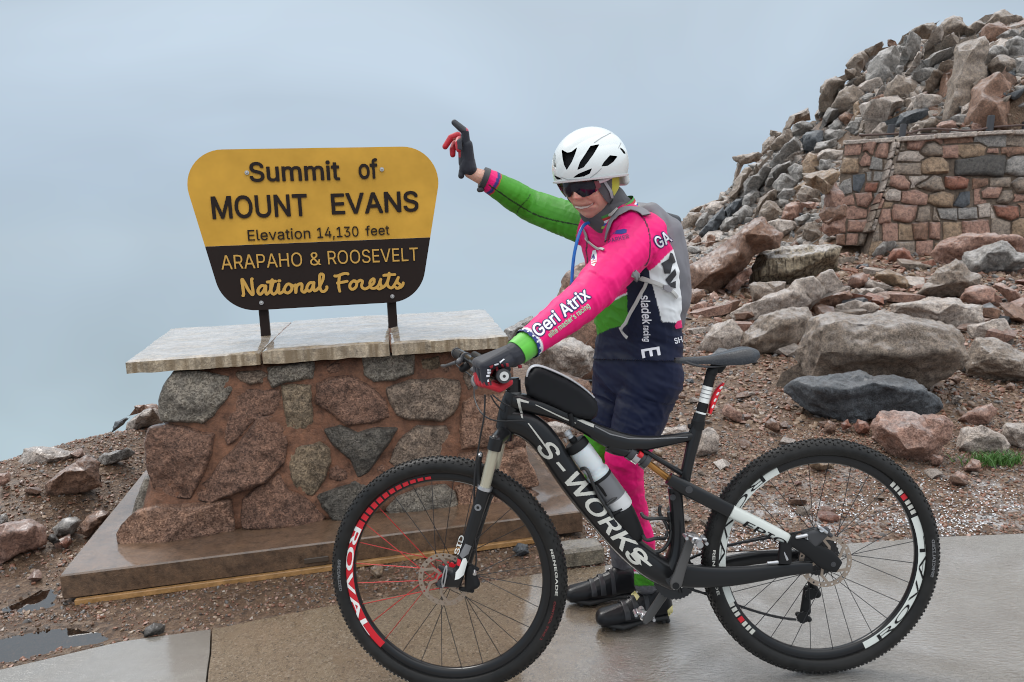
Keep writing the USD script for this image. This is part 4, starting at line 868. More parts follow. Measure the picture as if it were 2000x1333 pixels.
near = [
 (F6, [100,500,400,290,560,170,690,115,730,130,790,210,845,260,820,330,640,420,600,480,420,590,300,690,110,690], 'brown', 'big brown wedge-shaped boulder standing behind the rider and saddle', dict(inner=[(1400,520,.7),(1450,470,1.0),(1442,505,1.15),(1480,445,.8),(1500,470,.7),(1385,545,.8),(1420,530,1.0)], inner_px=True, lean=10)),
 (F6, [600,650,650,635,980,630,880,700,780,770,630,800], 'greybrown', 'squat brown stone holding up the streaked slab', dict(lean=5)),
 (F6, [620,620,630,540,690,390,840,350,1180,345,1270,325,1350,345,1420,450,1500,490,1300,510,1150,570,960,620,760,655,640,640], 'striped', 'long flat-topped slab with dark drip streaks on its front', dict(lean=4, inner=[(1500,505,.9),(1540,505,1.0),(1580,500,.9),(1620,495,.8),(1490,535,.9),(1540,530,1.0),(1580,520,.85)], inner_px=True)),
 (F6, [470,880,640,800,900,700,1200,600,1390,590,1420,640,1380,690,1200,720,980,840,780,890,620,930,500,910], 'light', 'long pale pinkish slab lying flat below the streaked slab', dict(lean=48)),
 (F6, [980,850,1200,700,1370,680,1430,750,1320,810,1200,850], 'brown', 'brown streaked end block right of the long pale slab', dict(lean=8)),
 (F6, [400,660,500,560,600,510,620,560,560,640,480,710], 'pink', 'small pinkish rock left of the streaked slab', dict()),
 (F6, [100,740,130,690,230,690,240,740,150,810,100,810], 'brown', 'brown rock beside the backpack below the big wedge boulder', dict()),
 (F6, [380,830,430,780,510,800,440,860], 'pink', 'small pink rock below the squat brown stone', dict()),
 (F6, [100,840,220,785,300,810,230,870], 'pink', 'flat reddish rock beside the bottom of the backpack', dict(lean=35)),
 (F6, [160,1190,240,1050,290,980,390,960,460,940,540,1040,520,1130,440,1180,230,1185], 'light', 'pale pink angular rock just above the saddle', dict(lean=28)),
 (F6, [520,1130,560,1030,700,930,960,850,1180,840,1120,950,950,1140,700,1220,560,1170], 'greybrown', 'low grey rock joining the huge speckled boulder on its left', dict(lean=35)),
 (F8, [20,400,100,280,200,200,340,20,420,0,700,10,880,30,1080,60,1130,100,1190,230,1130,310,900,360,700,340,480,340,300,360,150,410], 'greybrown', 'huge speckled grey boulder above the dark slate rock', dict(lean=20, sub=4, inner=[(1605,650,1.0),(1640,640,.9),(1700,650,1.1),(1740,665,1.15),(1780,655,1.0),(1840,660,.9),(1850,700,1.0),(1760,710,1.2),(1680,705,1.1),(1600,705,.9)], inner_px=True)),
 (F7, [360,840,450,790,600,760,760,740,830,720,1000,720,1080,770,1210,800,1230,900,1210,940,1000,970,760,910,560,890], 'light', 'wide pale flat-topped slab above the huge speckled boulder', dict(lean=25)),
 (F7, [-20,790,130,740,300,770,370,830,200,860,0,860], 'light', 'rounded pale slab left of the wide flat-topped slab', dict(lean=40)),
 (F7, [1010,990,1200,950,1430,920,1500,980,1540,1100,1250,1070,1060,1040], 'light', 'pinkish white flat slab at the right behind the huge boulder', dict(lean=45)),
 (F8, [1170,250,1240,130,1330,120,1530,210,1540,330,1440,350,1300,335,1190,305], 'greybrown', 'coarse brown speckled boulder at the right edge of the picture', dict(lean=14)),
 (F7, [660,695,760,590,850,470,1000,390,1060,420,1140,490,1300,590,1200,605,1050,690,800,715], 'greybrown', 'pointed pyramid-shaped grey brown rock', dict(lean=16)),
 (F7, [1050,735,1100,650,1190,590,1320,640,1400,700,1460,770,1350,745,1200,785], 'pink', 'rounded reddish rock in front of the pyramid-shaped rock', dict()),
 (F7, [1300,600,1400,590,1560,680,1570,715,1470,745,1400,680], 'pink', 'flat reddish rock right of the rounded reddish rock', dict()),
 (F7, [790,430,800,330,850,250,960,190,1130,150,1350,165,1500,210,1640,240,1640,360,1400,360,900,440], 'pink', 'long smooth red brown boulder at the foot of the wall', dict(lean=22)),
 (F7, [960,365,1200,300,1400,225,1440,240,1520,320,1640,350,1640,470,1400,450,1180,505,1120,485,1060,425], 'grey', 'rugged dark grey rock in front of the long red brown boulder', dict(lean=15)),
 (F7, [410,310,560,290,610,310,640,410,430,405], 'red', 'squarish red stone left of the long red brown boulder', dict()),
 (F7, [260,505,430,480,560,540,625,600,540,635,400,590,300,545], 'ochre', 'ochre rock with a pale top, left of the pyramid-shaped rock', dict()),
 (F7, [70,600,110,530,200,500,250,530,240,595,150,635], 'pink', 'rounded mauve stone left of the ochre rock', dict()),
 (F7, [190,625,270,570,360,590,510,640,360,645], 'light', 'thin pale flake in front of the ochre rock', dict(lean=40)),
 (F7, [70,655,330,630,380,655,350,695,110,725], 'light', 'long pale bar-like stone below the rounded mauve stone', dict(lean=30)),
 (F7, [450,425,530,400,640,420,690,445,560,465], 'pink', 'flat pink stone above the snowy patch', dict(lean=35)),
 (F7, [440,235,510,190,590,200,600,240,540,265], 'red', 'red rock near the left foot of the wall', dict()),
 (F7, [560,180,680,160,740,190,720,235,600,245], 'greybrown', 'round brown rock against the foot of the wall', dict()),
 (F7, [570,265,700,230,750,255,740,295,610,305], 'pink', 'flat pink rock below the round brown rock at the wall', dict(lean=30)),
 (F7, [290,335,350,260,450,230,540,250,400,330,330,375], 'grey', 'grey rock left of the squarish red stone', dict(lean=30)),
 (F7, [-10,120,80,95,150,120,170,165,60,195], 'red', 'flat red rock left of the sloping wall corner', dict()),
 (F7, [60,235,130,185,210,210,190,265,80,275], 'brown', 'small brown rock below the flat red rock', dict()),
 (F7, [220,245,330,210,350,240,280,290], 'brown', 'small dark brown rock below the sloping wall corner', dict()),
 (F7, [1200,115,1300,85,1370,100,1320,145,1250,155], 'grey', 'small grey rock lying against the wall above the long boulder', dict()),
 (F8, [180,390,330,340,480,325,560,325,640,350,780,350,860,380,930,440,1000,460,1000,510,940,555,780,540,640,565,560,595,430,555,290,505,210,445], 'slate', 'dark blue grey slate slab tilted on the gravel behind the rear wheel', dict(lean=38, inner=[(1560,760,.5),(1620,745,.7),(1690,750,.75),(1600,785,1.1),(1660,790,1.15),(1705,775,1.1),(1760,785,1.0),(1800,785,.8)], inner_px=True)),
 (F8, [640,560,690,530,830,530,920,560,1040,560,1090,610,1090,690,1040,725,960,775,860,795,760,755,690,685,650,605], 'pink', 'blocky salmon pink rock below the dark slate slab', dict(lean=16)),
 (F8, [960,775,1060,780,1040,830,990,835], 'pink', 'small pink stone at the lower right of the blocky salmon rock', dict()),
 (F8, [1130,575,1230,510,1320,490,1350,530,1310,595,1210,605], 'pink', 'flat pink rock pointing up at the right', dict(lean=25)),
 (F8, [1105,755,1160,640,1270,610,1370,670,1480,775,1300,745,1180,775], 'light', 'pale tan slab above the green grass tuft', dict(lean=38)),
 (F8, [1350,645,1420,600,1530,610,1530,745,1450,715], 'light', 'whitish rock cut by the right edge beside the grass tuft', dict(lean=25)),
 (F8, [1090,915,1130,870,1190,900,1190,945,1100,945], 'pink', 'small tan stone on the gravel below the grass tuft', dict()),
 (F8, [1090,475,1130,430,1160,460,1110,488], 'light', 'small pale stone alone on the gravel right of the slate slab', dict()),
 (F8, [545,625,570,580,640,600,630,655,570,655], 'red', 'dark red stone left of the blocky salmon rock', dict()),
 (F8, [370,645,390,565,440,610,440,655], 'brown', 'upright brown stone below the dark slate slab', dict()),
 (F8, [470,605,510,580,530,620,480,635], 'red', 'small red stone between upright brown and dark red stones', dict()),
 (F8, [20,615,80,570,140,610,120,655], 'brown', 'red brown stone above the top of the rear tyre', dict()),
 (F8, [630,685,690,660,695,705], 'pink', 'small pink stone at the lower left of the salmon rock', dict()),
 (F8, [1150,865,1210,800,1280,820,1250,865], 'pink', 'flat pink stone just below the grass tuft', dict()),
 (F8, [1140,295,1165,265,1195,290,1170,318], 'dark', 'small black stone between the huge boulder and the right-edge boulder', dict()),
 (F8, [1400,390,1430,370,1470,390,1450,412,1410,410], 'brown', 'small brown stone below the right-edge boulder', dict()),
 (F8, [1090,350,1120,330,1160,350,1130,380], 'brown', 'small brown stone below the right end of the huge boulder', dict()),
 (F8, [270,830,330,790,420,810,430,850,340,865], 'ochre', 'tan rock seen through the top of the rear wheel', dict()),
 (B2, [600,1265,640,1100,670,990,780,1020,840,1100,830,1235,700,1265], 'light', 'pale rounded rock behind the seat tube', dict()),
 (B2, [200,1120,300,1010,500,980,560,1040,540,1090], 'light', 'low pale rock behind the seat clamp', dict()),
 (B2, [140,1265,180,1200,280,1230,270,1295], 'ochre', 'small tan stone below the frame and left of the seat tube', dict()),
 (B2, [830,810,930,780,1000,810,1100,910,1020,935,900,885], 'pink', 'flat pink flake on the gravel right of the seatpost', dict(lean=50)),
 (B2, [360,700,450,650,520,690,500,715], 'brown', 'small brown stone left of the seatpost', dict()),
 (B2, [1085,660,1180,645,1210,665,1120,690], 'light', 'small white flake on the gravel below the saddle tail', dict(lean=40)),
 (B2, [1160,350,1210,325,1240,350,1190,375], 'dark', 'small dark stone below the saddle tail', dict()),
 (B4, [300,270,360,140,520,70,600,120,500,200,420,260], 'grey', 'grey weathered rock top peeking out behind the capstones', dict(lean=25, dist=5.6)),
 (B4, [380,270,520,225,640,215,780,190,920,170,950,280,900,410,880,490,760,445,640,405,500,385,430,310], 'light', 'layered pale boulder between the monument and the rider', dict(lean=22, sub=4, rgh=0.035, dist=4.9)),
 (B4, [600,450,760,440,900,480,920,600,780,640,640,600], 'brown', 'shaded brown rock under the layered pale boulder', dict(dist=4.7)),
 (B4, [560,670,640,660,760,690,760,745,640,745,570,720], 'red', 'red brown rock seen through the front of the frame', dict(dist=4.0)),
 (B4, [590,760,680,740,770,780,790,850,700,840,620,815], 'light', 'whitish rock seen through the frame above the down tube', dict(dist=3.9)),
 (lambda p: crop(p, 0, 0, 1), [1060,700,1086,580,1105,548,1140,519,1190,512,1240,560,1240,720,1100,730], 'brown', 'brown boulder showing left of the rider below the blue hose', dict(dist=6.2)),
 (L1, [45,440,110,280,150,268,240,268,340,295,300,345,200,395,150,440], 'light', 'pale pink rock on the drop-off edge, far left', dict(lean=22, dist=4.0)),
 (L1, [330,290,430,240,540,190,650,105,720,110,730,155,600,185,480,245,430,290], 'light', 'long whitish rock crest left of the monument', dict(lean=25, dist=4.75, push=-0.1)),
 (L1, [420,325,480,290,620,275,600,305,480,340], 'grey', 'flat grey rock below the whitish crest', dict(lean=45)),
 (L1, [580,118,610,80,680,68,740,75,730,110,650,105], 'brown', 'brown rock behind the upper left of the monument', dict(dist=5.5)),
 (L1, [500,198,525,150,590,125,560,165], 'slate', 'small dark rock on the left skyline above the whitish crest', dict(dist=5.3)),
 (L1, [165,468,270,385,400,305,500,370,500,405,400,445,280,470], 'brown', 'brown wedge rock on the left gravel slope', dict(lean=30)),
 (L1, [-30,630,140,590,205,640,200,695,100,725,-30,800], 'pink', 'flat pink rock cut by the left edge of the picture', dict(lean=38)),
 (L1, [235,635,320,565,365,600,330,655,250,665], 'grey', 'grey and black stone between pink rock and monument base', dict()),
 (L1, [340,645,400,580,490,535,500,580,400,665], 'brown', 'brown rock leaning on the left edge of the monument base', dict()),
 (L1, [270,705,300,670,335,690,300,722], 'red', 'small red stone beside the monument base', dict()),
 (L1, [205,675,240,660,275,690,250,712], 'dark', 'small dark stone right of the flat pink rock', dict()),
 (L1, [-10,575,30,565,40,600,0,618], 'grey', 'small grey stone at the left edge above the flat pink rock', dict()),
 (L1, [640,1105,700,1060,750,1075,740,1115,660,1125], 'dark', 'black stone between monument base and pavement', dict()),
 (L1, [-20,390,40,380,48,415,0,440], 'pink', 'pinkish rock at the left edge on the drop-off', dict()),
 (lambda p: crop(p, 0, 0, 1), [723,1110,735,1103,747,1107,748,1122,735,1128,726,1120], 'ochre', 'small orange stone seen through the front wheel', dict()),
 (lambda p: crop(p, 0, 0, 1), [1000,1075,1012,1062,1030,1065,1034,1080,1015,1086], 'slate', 'small dark stone below the right end of the monument base', dict())]
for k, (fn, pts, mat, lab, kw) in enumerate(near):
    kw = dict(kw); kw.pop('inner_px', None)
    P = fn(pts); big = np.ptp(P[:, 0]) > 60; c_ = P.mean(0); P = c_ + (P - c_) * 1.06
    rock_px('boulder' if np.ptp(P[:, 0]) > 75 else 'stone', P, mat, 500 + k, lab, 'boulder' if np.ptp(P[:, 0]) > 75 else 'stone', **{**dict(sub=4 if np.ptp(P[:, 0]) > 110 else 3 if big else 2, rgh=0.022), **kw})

# ---------------------------------------------------------------- loose stones one can count, scattered over the gravel
LOOSE = 'loose fist-sized stones scattered on the gravel'
rng = np.random.default_rng(77)
protos = []
def loose_proto(seed):
    r = np.random.default_rng(seed)
    p = r.normal(size=(14, 3)); p = unit(p) * r.uniform(0.6, 1.0, (14, 1)) * [1, 0.8, 0.6]
    m = trimesh.convex.convex_hull(p); m = subdiv(m, 1)
    return rough(m, 0.07, 2.2, seed, 3)
made = 0
mats_l = ['pink', 'brown', 'red', 'light', 'greybrown', 'brown', 'brown', 'red', 'slate', 'ochre']
loose_m = [loose_proto(1200 + k) for k in range(10)]
cand = []
for zone, cnt in (((1.0, 4.8, 3.25, 7.5), 150), ((-3.2, -1.75, 2.75, 4.4), 40), ((0.35, 1.4, 3.1, 4.2), 22), ((2.0, 8.5, 7.0, 12.2), 120), ((1.6, 5.2, 6.05, 9.0), 34)):
    for _ in range(cnt):
        cand.append((rng.uniform(zone[0], zone[1]), rng.uniform(zone[2], zone[3]), rng.uniform(0, 1) ** 2.2, zone[2] > 6))
firsts = {}
for x, y, s, farz in cand:
    if PAVE_POLY.buffer(0.05).contains(Point(x, y)) or _edgeline.distance(Point(x, y)) < 0.3: continue
    if -1.95 < (x) < 0.6 and 2.7 < y < 5.2 and abs(((np.array([x, y, 0]) - b0) @ DX) - 1.08) < 1.16 and ((np.array([x, y, 0]) - b0) @ DY) > -0.05: continue
    r = (0.022 + 0.05 * s) * (2.2 if farz else 1.0) * (1.7 if len(firsts) == 10 and farz and x < 5.2 and y < 9 else 1.0)
    z = float(ground(np.array([x]), np.array([y]))[0])
    q = proj(np.array([x, y, z]))
    if not (-20 < q[0] < 2020 and q[1] < 1340): continue
    k = int(rng.integers(10)); m = loose_m[k]
    key = k
    X = thing('loose_stone', 'small loose stone lying on the wet gravel', 'stone', LOOSE)
    if key not in firsts:
        obj('stone_body', m, G_obj[mats_l[k]] if 'G_obj' in globals() else G[mats_l[k]], X, smooth=30); firsts[key] = X
    else:
        X.GetReferences().AddInternalReference(firsts[key].GetPath()); X.SetInstanceable(True)
        tag(X, 'small loose stone lying on the wet gravel', 'stone', LOOSE)
    xf = UsdGeom.Xformable(X); xf.ClearXformOpOrder()
    T = trimesh.transformations
    M = T.translation_matrix([x, y, z + r * 0.3]) @ T.rotation_matrix(rng.uniform(0, 6.28), [0, 0, 1]) @ T.rotation_matrix(rng.normal(0, 0.25), [1, 0, 0]) @ np.diag([r, r, r, 1])
    xf.MakeMatrixXform().Set(Gf.Matrix4d(*[float(v) for v in M.T.ravel()]))
    made += 1

# flat pale slabs strewn between the boulders of the slope
rg = np.random.default_rng(88); slabs = []; sfirst = {}
slab_m = []
for k in range(6):
    r_ = np.random.default_rng(2200 + k); a_ = np.sort(r_.uniform(0, 2 * np.pi, 8)); rr_ = r_.uniform(0.7, 1.0, 8)
    ring_ = np.c_[np.cos(a_) * rr_ * 1.35, np.sin(a_) * rr_]
    m_ = trimesh.convex.convex_hull(np.vstack([np.c_[ring_, np.full(8, 0.16) + r_.normal(0, .04, 8)], np.c_[ring_ * 0.86, np.full(8, -0.22)]]))
    slab_m.append(rough(subdiv(m_, 3), 0.06, 2.6, 2200 + k, 5))
tries = 0
while len(slabs) < 30 and tries < 4000:
    tries += 1
    q = (rg.uniform(1370, 2010), rg.uniform(455, 665)); hit = down_ray(*q)
    if hit[1] > 12.2 or hit[1] < 4.6: continue
    if any(np.hypot(q[0] - c_[0], (q[1] - c_[1]) * 2.2) < 55 for c_ in slabs): continue
    slabs.append(q); k = int(rg.integers(6)); sz = rg.uniform(17, 34) / FPX * hit[1] * 1.25
    X = thing('flat_rock', 'flat broken piece of rock lying among the boulders below the stone wall', 'rock', 'flat rocks strewn on the slope below the wall')
    if k in sfirst: X.GetReferences().AddInternalReference(sfirst[k].GetPath()); X.SetInstanceable(True)
    else: obj('stone_body', slab_m[k], G_obj[['light', 'pink', 'greybrown', 'light', 'pink', 'brown'][k]], X, smooth=32); sfirst[k] = X
    T_ = trimesh.transformations
    M = T_.translation_matrix(hit + np.array([0, 0, sz * 0.10])) @ T_.rotation_matrix(rg.normal(0.12, 0.16), [1, 0, 0]) @ T_.rotation_matrix(rg.normal(-0.08, 0.16), [0, 1, 0]) @ T_.rotation_matrix(rg.normal(0, 0.6), [0, 0, 1]) @ np.diag([sz, sz, sz, 1])
    UsdGeom.Xformable(X).MakeMatrixXform().Set(Gf.Matrix4d(*[float(v) for v in M.T.ravel()]))

# ---------------------------------------------------------------- gravel: pebbles nobody could count
peb_mats = [plain('pebble_%s' % n, tuple(np.array(c) * 0.78), r, var=0.3, vscale=60, coat=0.15, coat_rough=0.2) for n, c, r in (('brown', (0.17, 0.10, 0.065), 0.5), ('tan', (0.28, 0.19, 0.125), 0.5), ('rust', (0.22, 0.095, 0.055), 0.5), ('grey', (0.17, 0.155, 0.145), 0.4), ('pink', (0.36, 0.22, 0.17), 0.5), ('pale', (0.36, 0.30, 0.25), 0.5), ('dark', (0.06, 0.05, 0.045), 0.35), ('umber', (0.12, 0.07, 0.045), 0.45))]
HAIL = plain('hail', (0.62, 0.63, 0.65), 0.5)
def instancer(name, label, pts, sizes, idx, meshes, mats, seed, flat=0.75, parent=None, cat='gravel'):
    path = numbered('/World/' + name)
    pi = UsdGeom.PointInstancer.Define(stage, path)
    rel = pi.CreatePrototypesRel()
    for k, (m, mt) in enumerate(zip(meshes, mats)):
        p = f'{path}/pebble_{k:03d}' if k else f'{path}/pebble'
        usdkit.mesh(stage, p, m, mt, smooth=True); rel.AddTarget(p)
    r = np.random.default_rng(seed); n = len(pts)
    a = r.uniform(0, 2 * np.pi, n); tl = r.normal(0, 0.3, (n, 2))
    q = np.c_[np.cos(a / 2), tl[:, 0] * 0.5, tl[:, 1] * 0.5, np.sin(a / 2)]; q = unit(q)
    pi.CreatePositionsAttr(Vt.Vec3fArray.FromNumpy(np.asarray(pts, np.float32)))
    pi.CreateOrientationsAttr(Vt.QuathArray([Gf.Quath(float(w), float(x), float(y), float(z)) for w, x, y, z in q]))
    pi.CreateScalesAttr(Vt.Vec3fArray.FromNumpy((sizes[:, None] * r.uniform(0.7, 1.25, (n, 3)) * [1, 1, flat]).astype(np.float32)))
    pi.CreateProtoIndicesAttr(Vt.IntArray.FromNumpy(np.asarray(idx, np.int32)))
    tag(pi.GetPrim(), label, cat, kind='stuff')
peb = []
for k in range(8):
    r = np.random.default_rng(40 + k); p = unit(r.normal(size=(11, 3))) * r.uniform(0.65, 1.0, (11, 1)); peb.append(trimesh.convex.convex_hull(p))
rng = np.random.default_rng(5)
P_, S_ = [], []
for x0, x1, y0, y1, n, s0, s1 in ((-3.3, -1.6, 2.35, 5.2, 15000, 0.005, 0.017), (-2.0, 0.6, 2.35, 3.35, 9000, 0.004, 0.012), (0.2, 3.4, 2.9, 4.6, 26000, 0.005, 0.016), (0.2, 5.5, 4.6, 8.0, 18000, 0.010, 0.036), (1.5, 9.5, 8.0, 13.5, 9000, 0.02, 0.085)):
    x, y = rng.uniform(x0, x1, n), rng.uniform(y0, y1, n)
    ok = ~shapely.contains_xy(PAVE_POLY.buffer(rng.uniform(-0.01, 0.02)), x, y)
    q = np.c_[x, y, np.zeros(n)] - b0
    ok &= ~((q @ DX > 0) & (q @ DX < np.linalg.norm(b1 - b0)) & (q @ DY > 0.0) & (q @ DY < BD))
    x, y = x[ok], y[ok]; s = s0 + (s1 - s0) * rng.uniform(0, 1, len(x)) ** 2.5
    P_.append(np.c_[x, y, ground(x, y) + s * 0.15]); S_.append(s)
P_, S_ = np.vstack(P_), np.concatenate(S_)
# leave part of the puddles open
pxy = proj(P_)
inview = (pxy[:, 0] > -60) & (pxy[:, 0] < 2060) & (pxy[:, 1] < 1390)
pud = ((pxy[:, 0] < 230) & (pxy[:, 1] > 1212) & (pxy[:, 1] < 1300)) | ((pxy[:, 0] < 120) & (pxy[:, 1] > 1130) & (pxy[:, 1] < 1198))
keep = inview & ~(pud & (rng.uniform(size=len(P_)) < 0.75))
P_, S_ = P_[keep], S_[keep]
instancer('gravel', 'brown, pink and grey wet pebbles covering the ground', P_, S_, rng.choice(8, len(P_), p=[.25, .16, .19, .12, .08, .02, .07, .11]), peb, peb_mats, 8)
rg = np.random.default_rng(17); q = []
while len(q) < 9000:
    x, y = rg.uniform(2.0, 14.0, 4000), rg.uniform(9.5, 19.5, 4000); z = ground(x, y); pq = proj(np.c_[x, y, z])
    ok = FILL.buffer(25).contains(shapely.points(pq)) if hasattr(FILL.buffer(1), 'containsx') else shapely.contains_xy(FILL.buffer(25), pq[:, 0], pq[:, 1])
    ok &= ~((x > 5.2) & (y < 13.3))
    q += list(np.c_[x, y, z][ok])
q = np.array(q[:9000]); s = 0.05 + 0.16 * rg.uniform(0, 1, len(q)) ** 2.2
rub_m = [rough(subdiv(m, 1), 0.05, 2.5, 60 + k, 3) for k, m in enumerate(peb)]
instancer('hill_rubble', 'grey brown rubble filling the gaps between the boulders of the hill', q + [0, 0, -0.05], s, rg.integers(0, 8, len(q)), rub_m, [G_obj[k] for k in ('grey', 'greybrown', 'grey', 'brown', 'greybrown', 'slate', 'grey', 'light')], 19, cat='rubble')
n = 5000
x, y = rng.uniform(0.3, 3.2, n), 2.95 + np.abs(rng.normal(0, 0.35, n)) + rng.uniform(0, 0.15, n)
f = meshkit.fbm(np.c_[x * 2.2, y * 2.6, np.zeros(n)], 4, 3)
ok = (f > 0.53) & ~shapely.contains_xy(PAVE_POLY, x, y) & (y < 3.95)
x, y = x[ok], y[ok]
instancer('hail_patches', 'white hail lying in patches on the gravel by the pavement', np.c_[x, y, ground(x, y) + 0.006], rng.uniform(0.003, 0.0075, len(x)), np.zeros(len(x), int), [peb[0]], [HAIL], 9, flat=0.45, cat='hail')

# ---------------------------------------------------------------- kerb block and grass tuft
kc = pz(1140, 1104, 0.0)
kb = box_at(kc + np.array([-0.01, 0.04, 0.035]), DX, DY, UZ, 0.185, 0.11, 0.085, 0.014)
obj('kerb_block', rough(subdiv(kb, 4), 0.006, 18, 5), granite('worn_concrete', (0.20, 0.17, 0.12), (0.29, 0.25, 0.185), (0.27, 0.23, 0.18), wet=0.3, speck_amt=0.25), smooth=35, label='short worn tan concrete kerb block behind the front wheel', cat='kerb block')
tuft = thing('grass_tuft', 'bright green tuft of alpine grass below a pale slab', 'grass tuft')
c = down_ray(1945, 905); bl_ = []
rg = np.random.default_rng(3)
GRASS = plain('alpine_grass', (0.05, 0.12, 0.022), 0.5, var=0.4, vscale=40)
for k in range(420):
    o = c + np.array([rg.normal(0, 0.075), rg.normal(0, 0.03), 0.0]); h = rg.uniform(0.03, 0.075); d = np.r_[rg.normal(0, 0.35, 2), 1.0]; s = unit(np.cross(d, rg.normal(size=3))) * 0.0028
    bl_.append(tm([o - s, o + s, o + d * h * 0.6 + s * 0.7, o + d * h * 0.6 - s * 0.7, o + d * h * [1.5, 1.5, 0.95]], [[0, 1, 2], [0, 2, 3], [3, 2, 4]]))
obj('blades', cat_mesh(bl_), GRASS, tuft, smooth=False, kind='stuff')
# ---------------------------------------------------------------- stone retaining wall with railing, upper right
R8 = lambda p: crop(p, 1600, 220, 4.76)
WM = granite('wall_mortar', (0.12, 0.085, 0.062), (0.18, 0.135, 0.10), (0.19, 0.15, 0.115), wet=0.3, speck_amt=0.2, hail_sheen=0.0)
wall = thing('stone_wall', 'retaining wall of red, tan and grey stones with a sloping corner below the boulder hill', 'wall')
WY = 12.6
WN = unit(np.array([-0.12, -1.0, 0.10])); WD = unit(np.cross(UZ, -WN)); WU = np.cross(WN, WD)
if WD[0] < 0: WD = -WD
if WU[2] < 0: WU = -WU
W0 = py(1740, 470, WY)
def wuv(P, org, n, d, u):
    q = pp(P[:, 0], P[:, 1], org, n) - org; return np.stack([q @ d, q @ u], -1)
def face(poly_px, org, n, d, u, thick, rows, seed, special=(), jit=0.3):
    """A wall face: mortar slab and stones in rough courses, plus a few stones given by outline."""
    uv = wuv(poly_px, org, n, d, u); P = Polygon(uv)
    v, f, nb, pl = fill_polygon(P, 0.08, edge=0.12)
    V = org + v[:, :1] * d + v[:, 1:] * u + noise3(np.c_[v, np.zeros(len(v))], 5, 0.012, seed)[:, None] * n
    B = org + v[:nb, :1] * d + v[:nb, 1:] * u - thick * n
    k = np.arange(nb); k2 = (k + 1) % nb; o = len(V)
    obj('mortar', tm(np.vstack([V, B]), np.vstack([f, np.c_[k, k + o, k2], np.c_[k2, k + o, k2 + o]])), WM, wall, smooth=35)
    rng = np.random.default_rng(seed)
    done = shapely.Polygon()
    for j, (pts, mt, pr) in enumerate(special):
        q = Polygon(wuv(R8(pts), org, n, d, u)).buffer(0.012)
        s = face_stone(q, org, d, u, n, pr, seed * 100 + j, spacing=0.045, back=0.05, rgh=0.012)
        if s is not None: obj('stone', s, G[mt], wall, smooth=35)
        done = done.union(q.buffer(0.03))
    x0, y0, x1, y1 = P.bounds; y = y0; r = 0
    while y < y1 - 0.03:
        h = rng.uniform(*rows) ; x = x0 - rng.uniform(0, 0.2)
        while x < x1:
            w = rng.uniform(0.8, 2.0) * h
            a = rng.uniform(-1, 1, (6, 2)) * h * 0.10
            c = np.array([(x, y), (x + w * 0.5, y - h * 0.03), (x + w, y), (x + w, y + h), (x + w * 0.45, y + h * 1.04), (x, y + h)]) + a
            q = Polygon(c).buffer(-0.011).intersection(P.buffer(-0.01)).difference(done)
            if q.geom_type != 'Polygon' and not q.is_empty: q = max(q.geoms, key=lambda g: g.area)
            if not q.is_empty and q.area > 0.005:
                if w > 1.5 * h and rng.uniform() < 0.35:
                    xm = x + w * rng.uniform(0.4, 0.6)
                    halves = [q.intersection(Polygon([(x - 1, y - 1), (xm - 0.014, y - 1), (xm - 0.014 + rng.uniform(-.04, .04), y + h + 1), (x - 1, y + h + 1)])), q.intersection(Polygon([(xm + 0.014, y - 1), (x + w + 1, y - 1), (x + w + 1, y + h + 1), (xm + 0.014, y + h + 1)]))]
                else: halves = [q]
                for q2 in halves:
                    if q2.is_empty or q2.area < 0.004: continue
                    s = face_stone(q2, org, d, u, n, rng.uniform(0.025, 0.06), seed * 1000 + r, spacing=0.04, back=0.05, rgh=0.014, facets=4); r += 1
                    if s is not None: obj('stone', s, G[rng.choice(['pink', 'greybrown', 'ochre', 'brown', 'pink', 'grey', 'brown', 'greybrown', 'light', 'pink'])], wall, smooth=35)
            x += w
        y += h
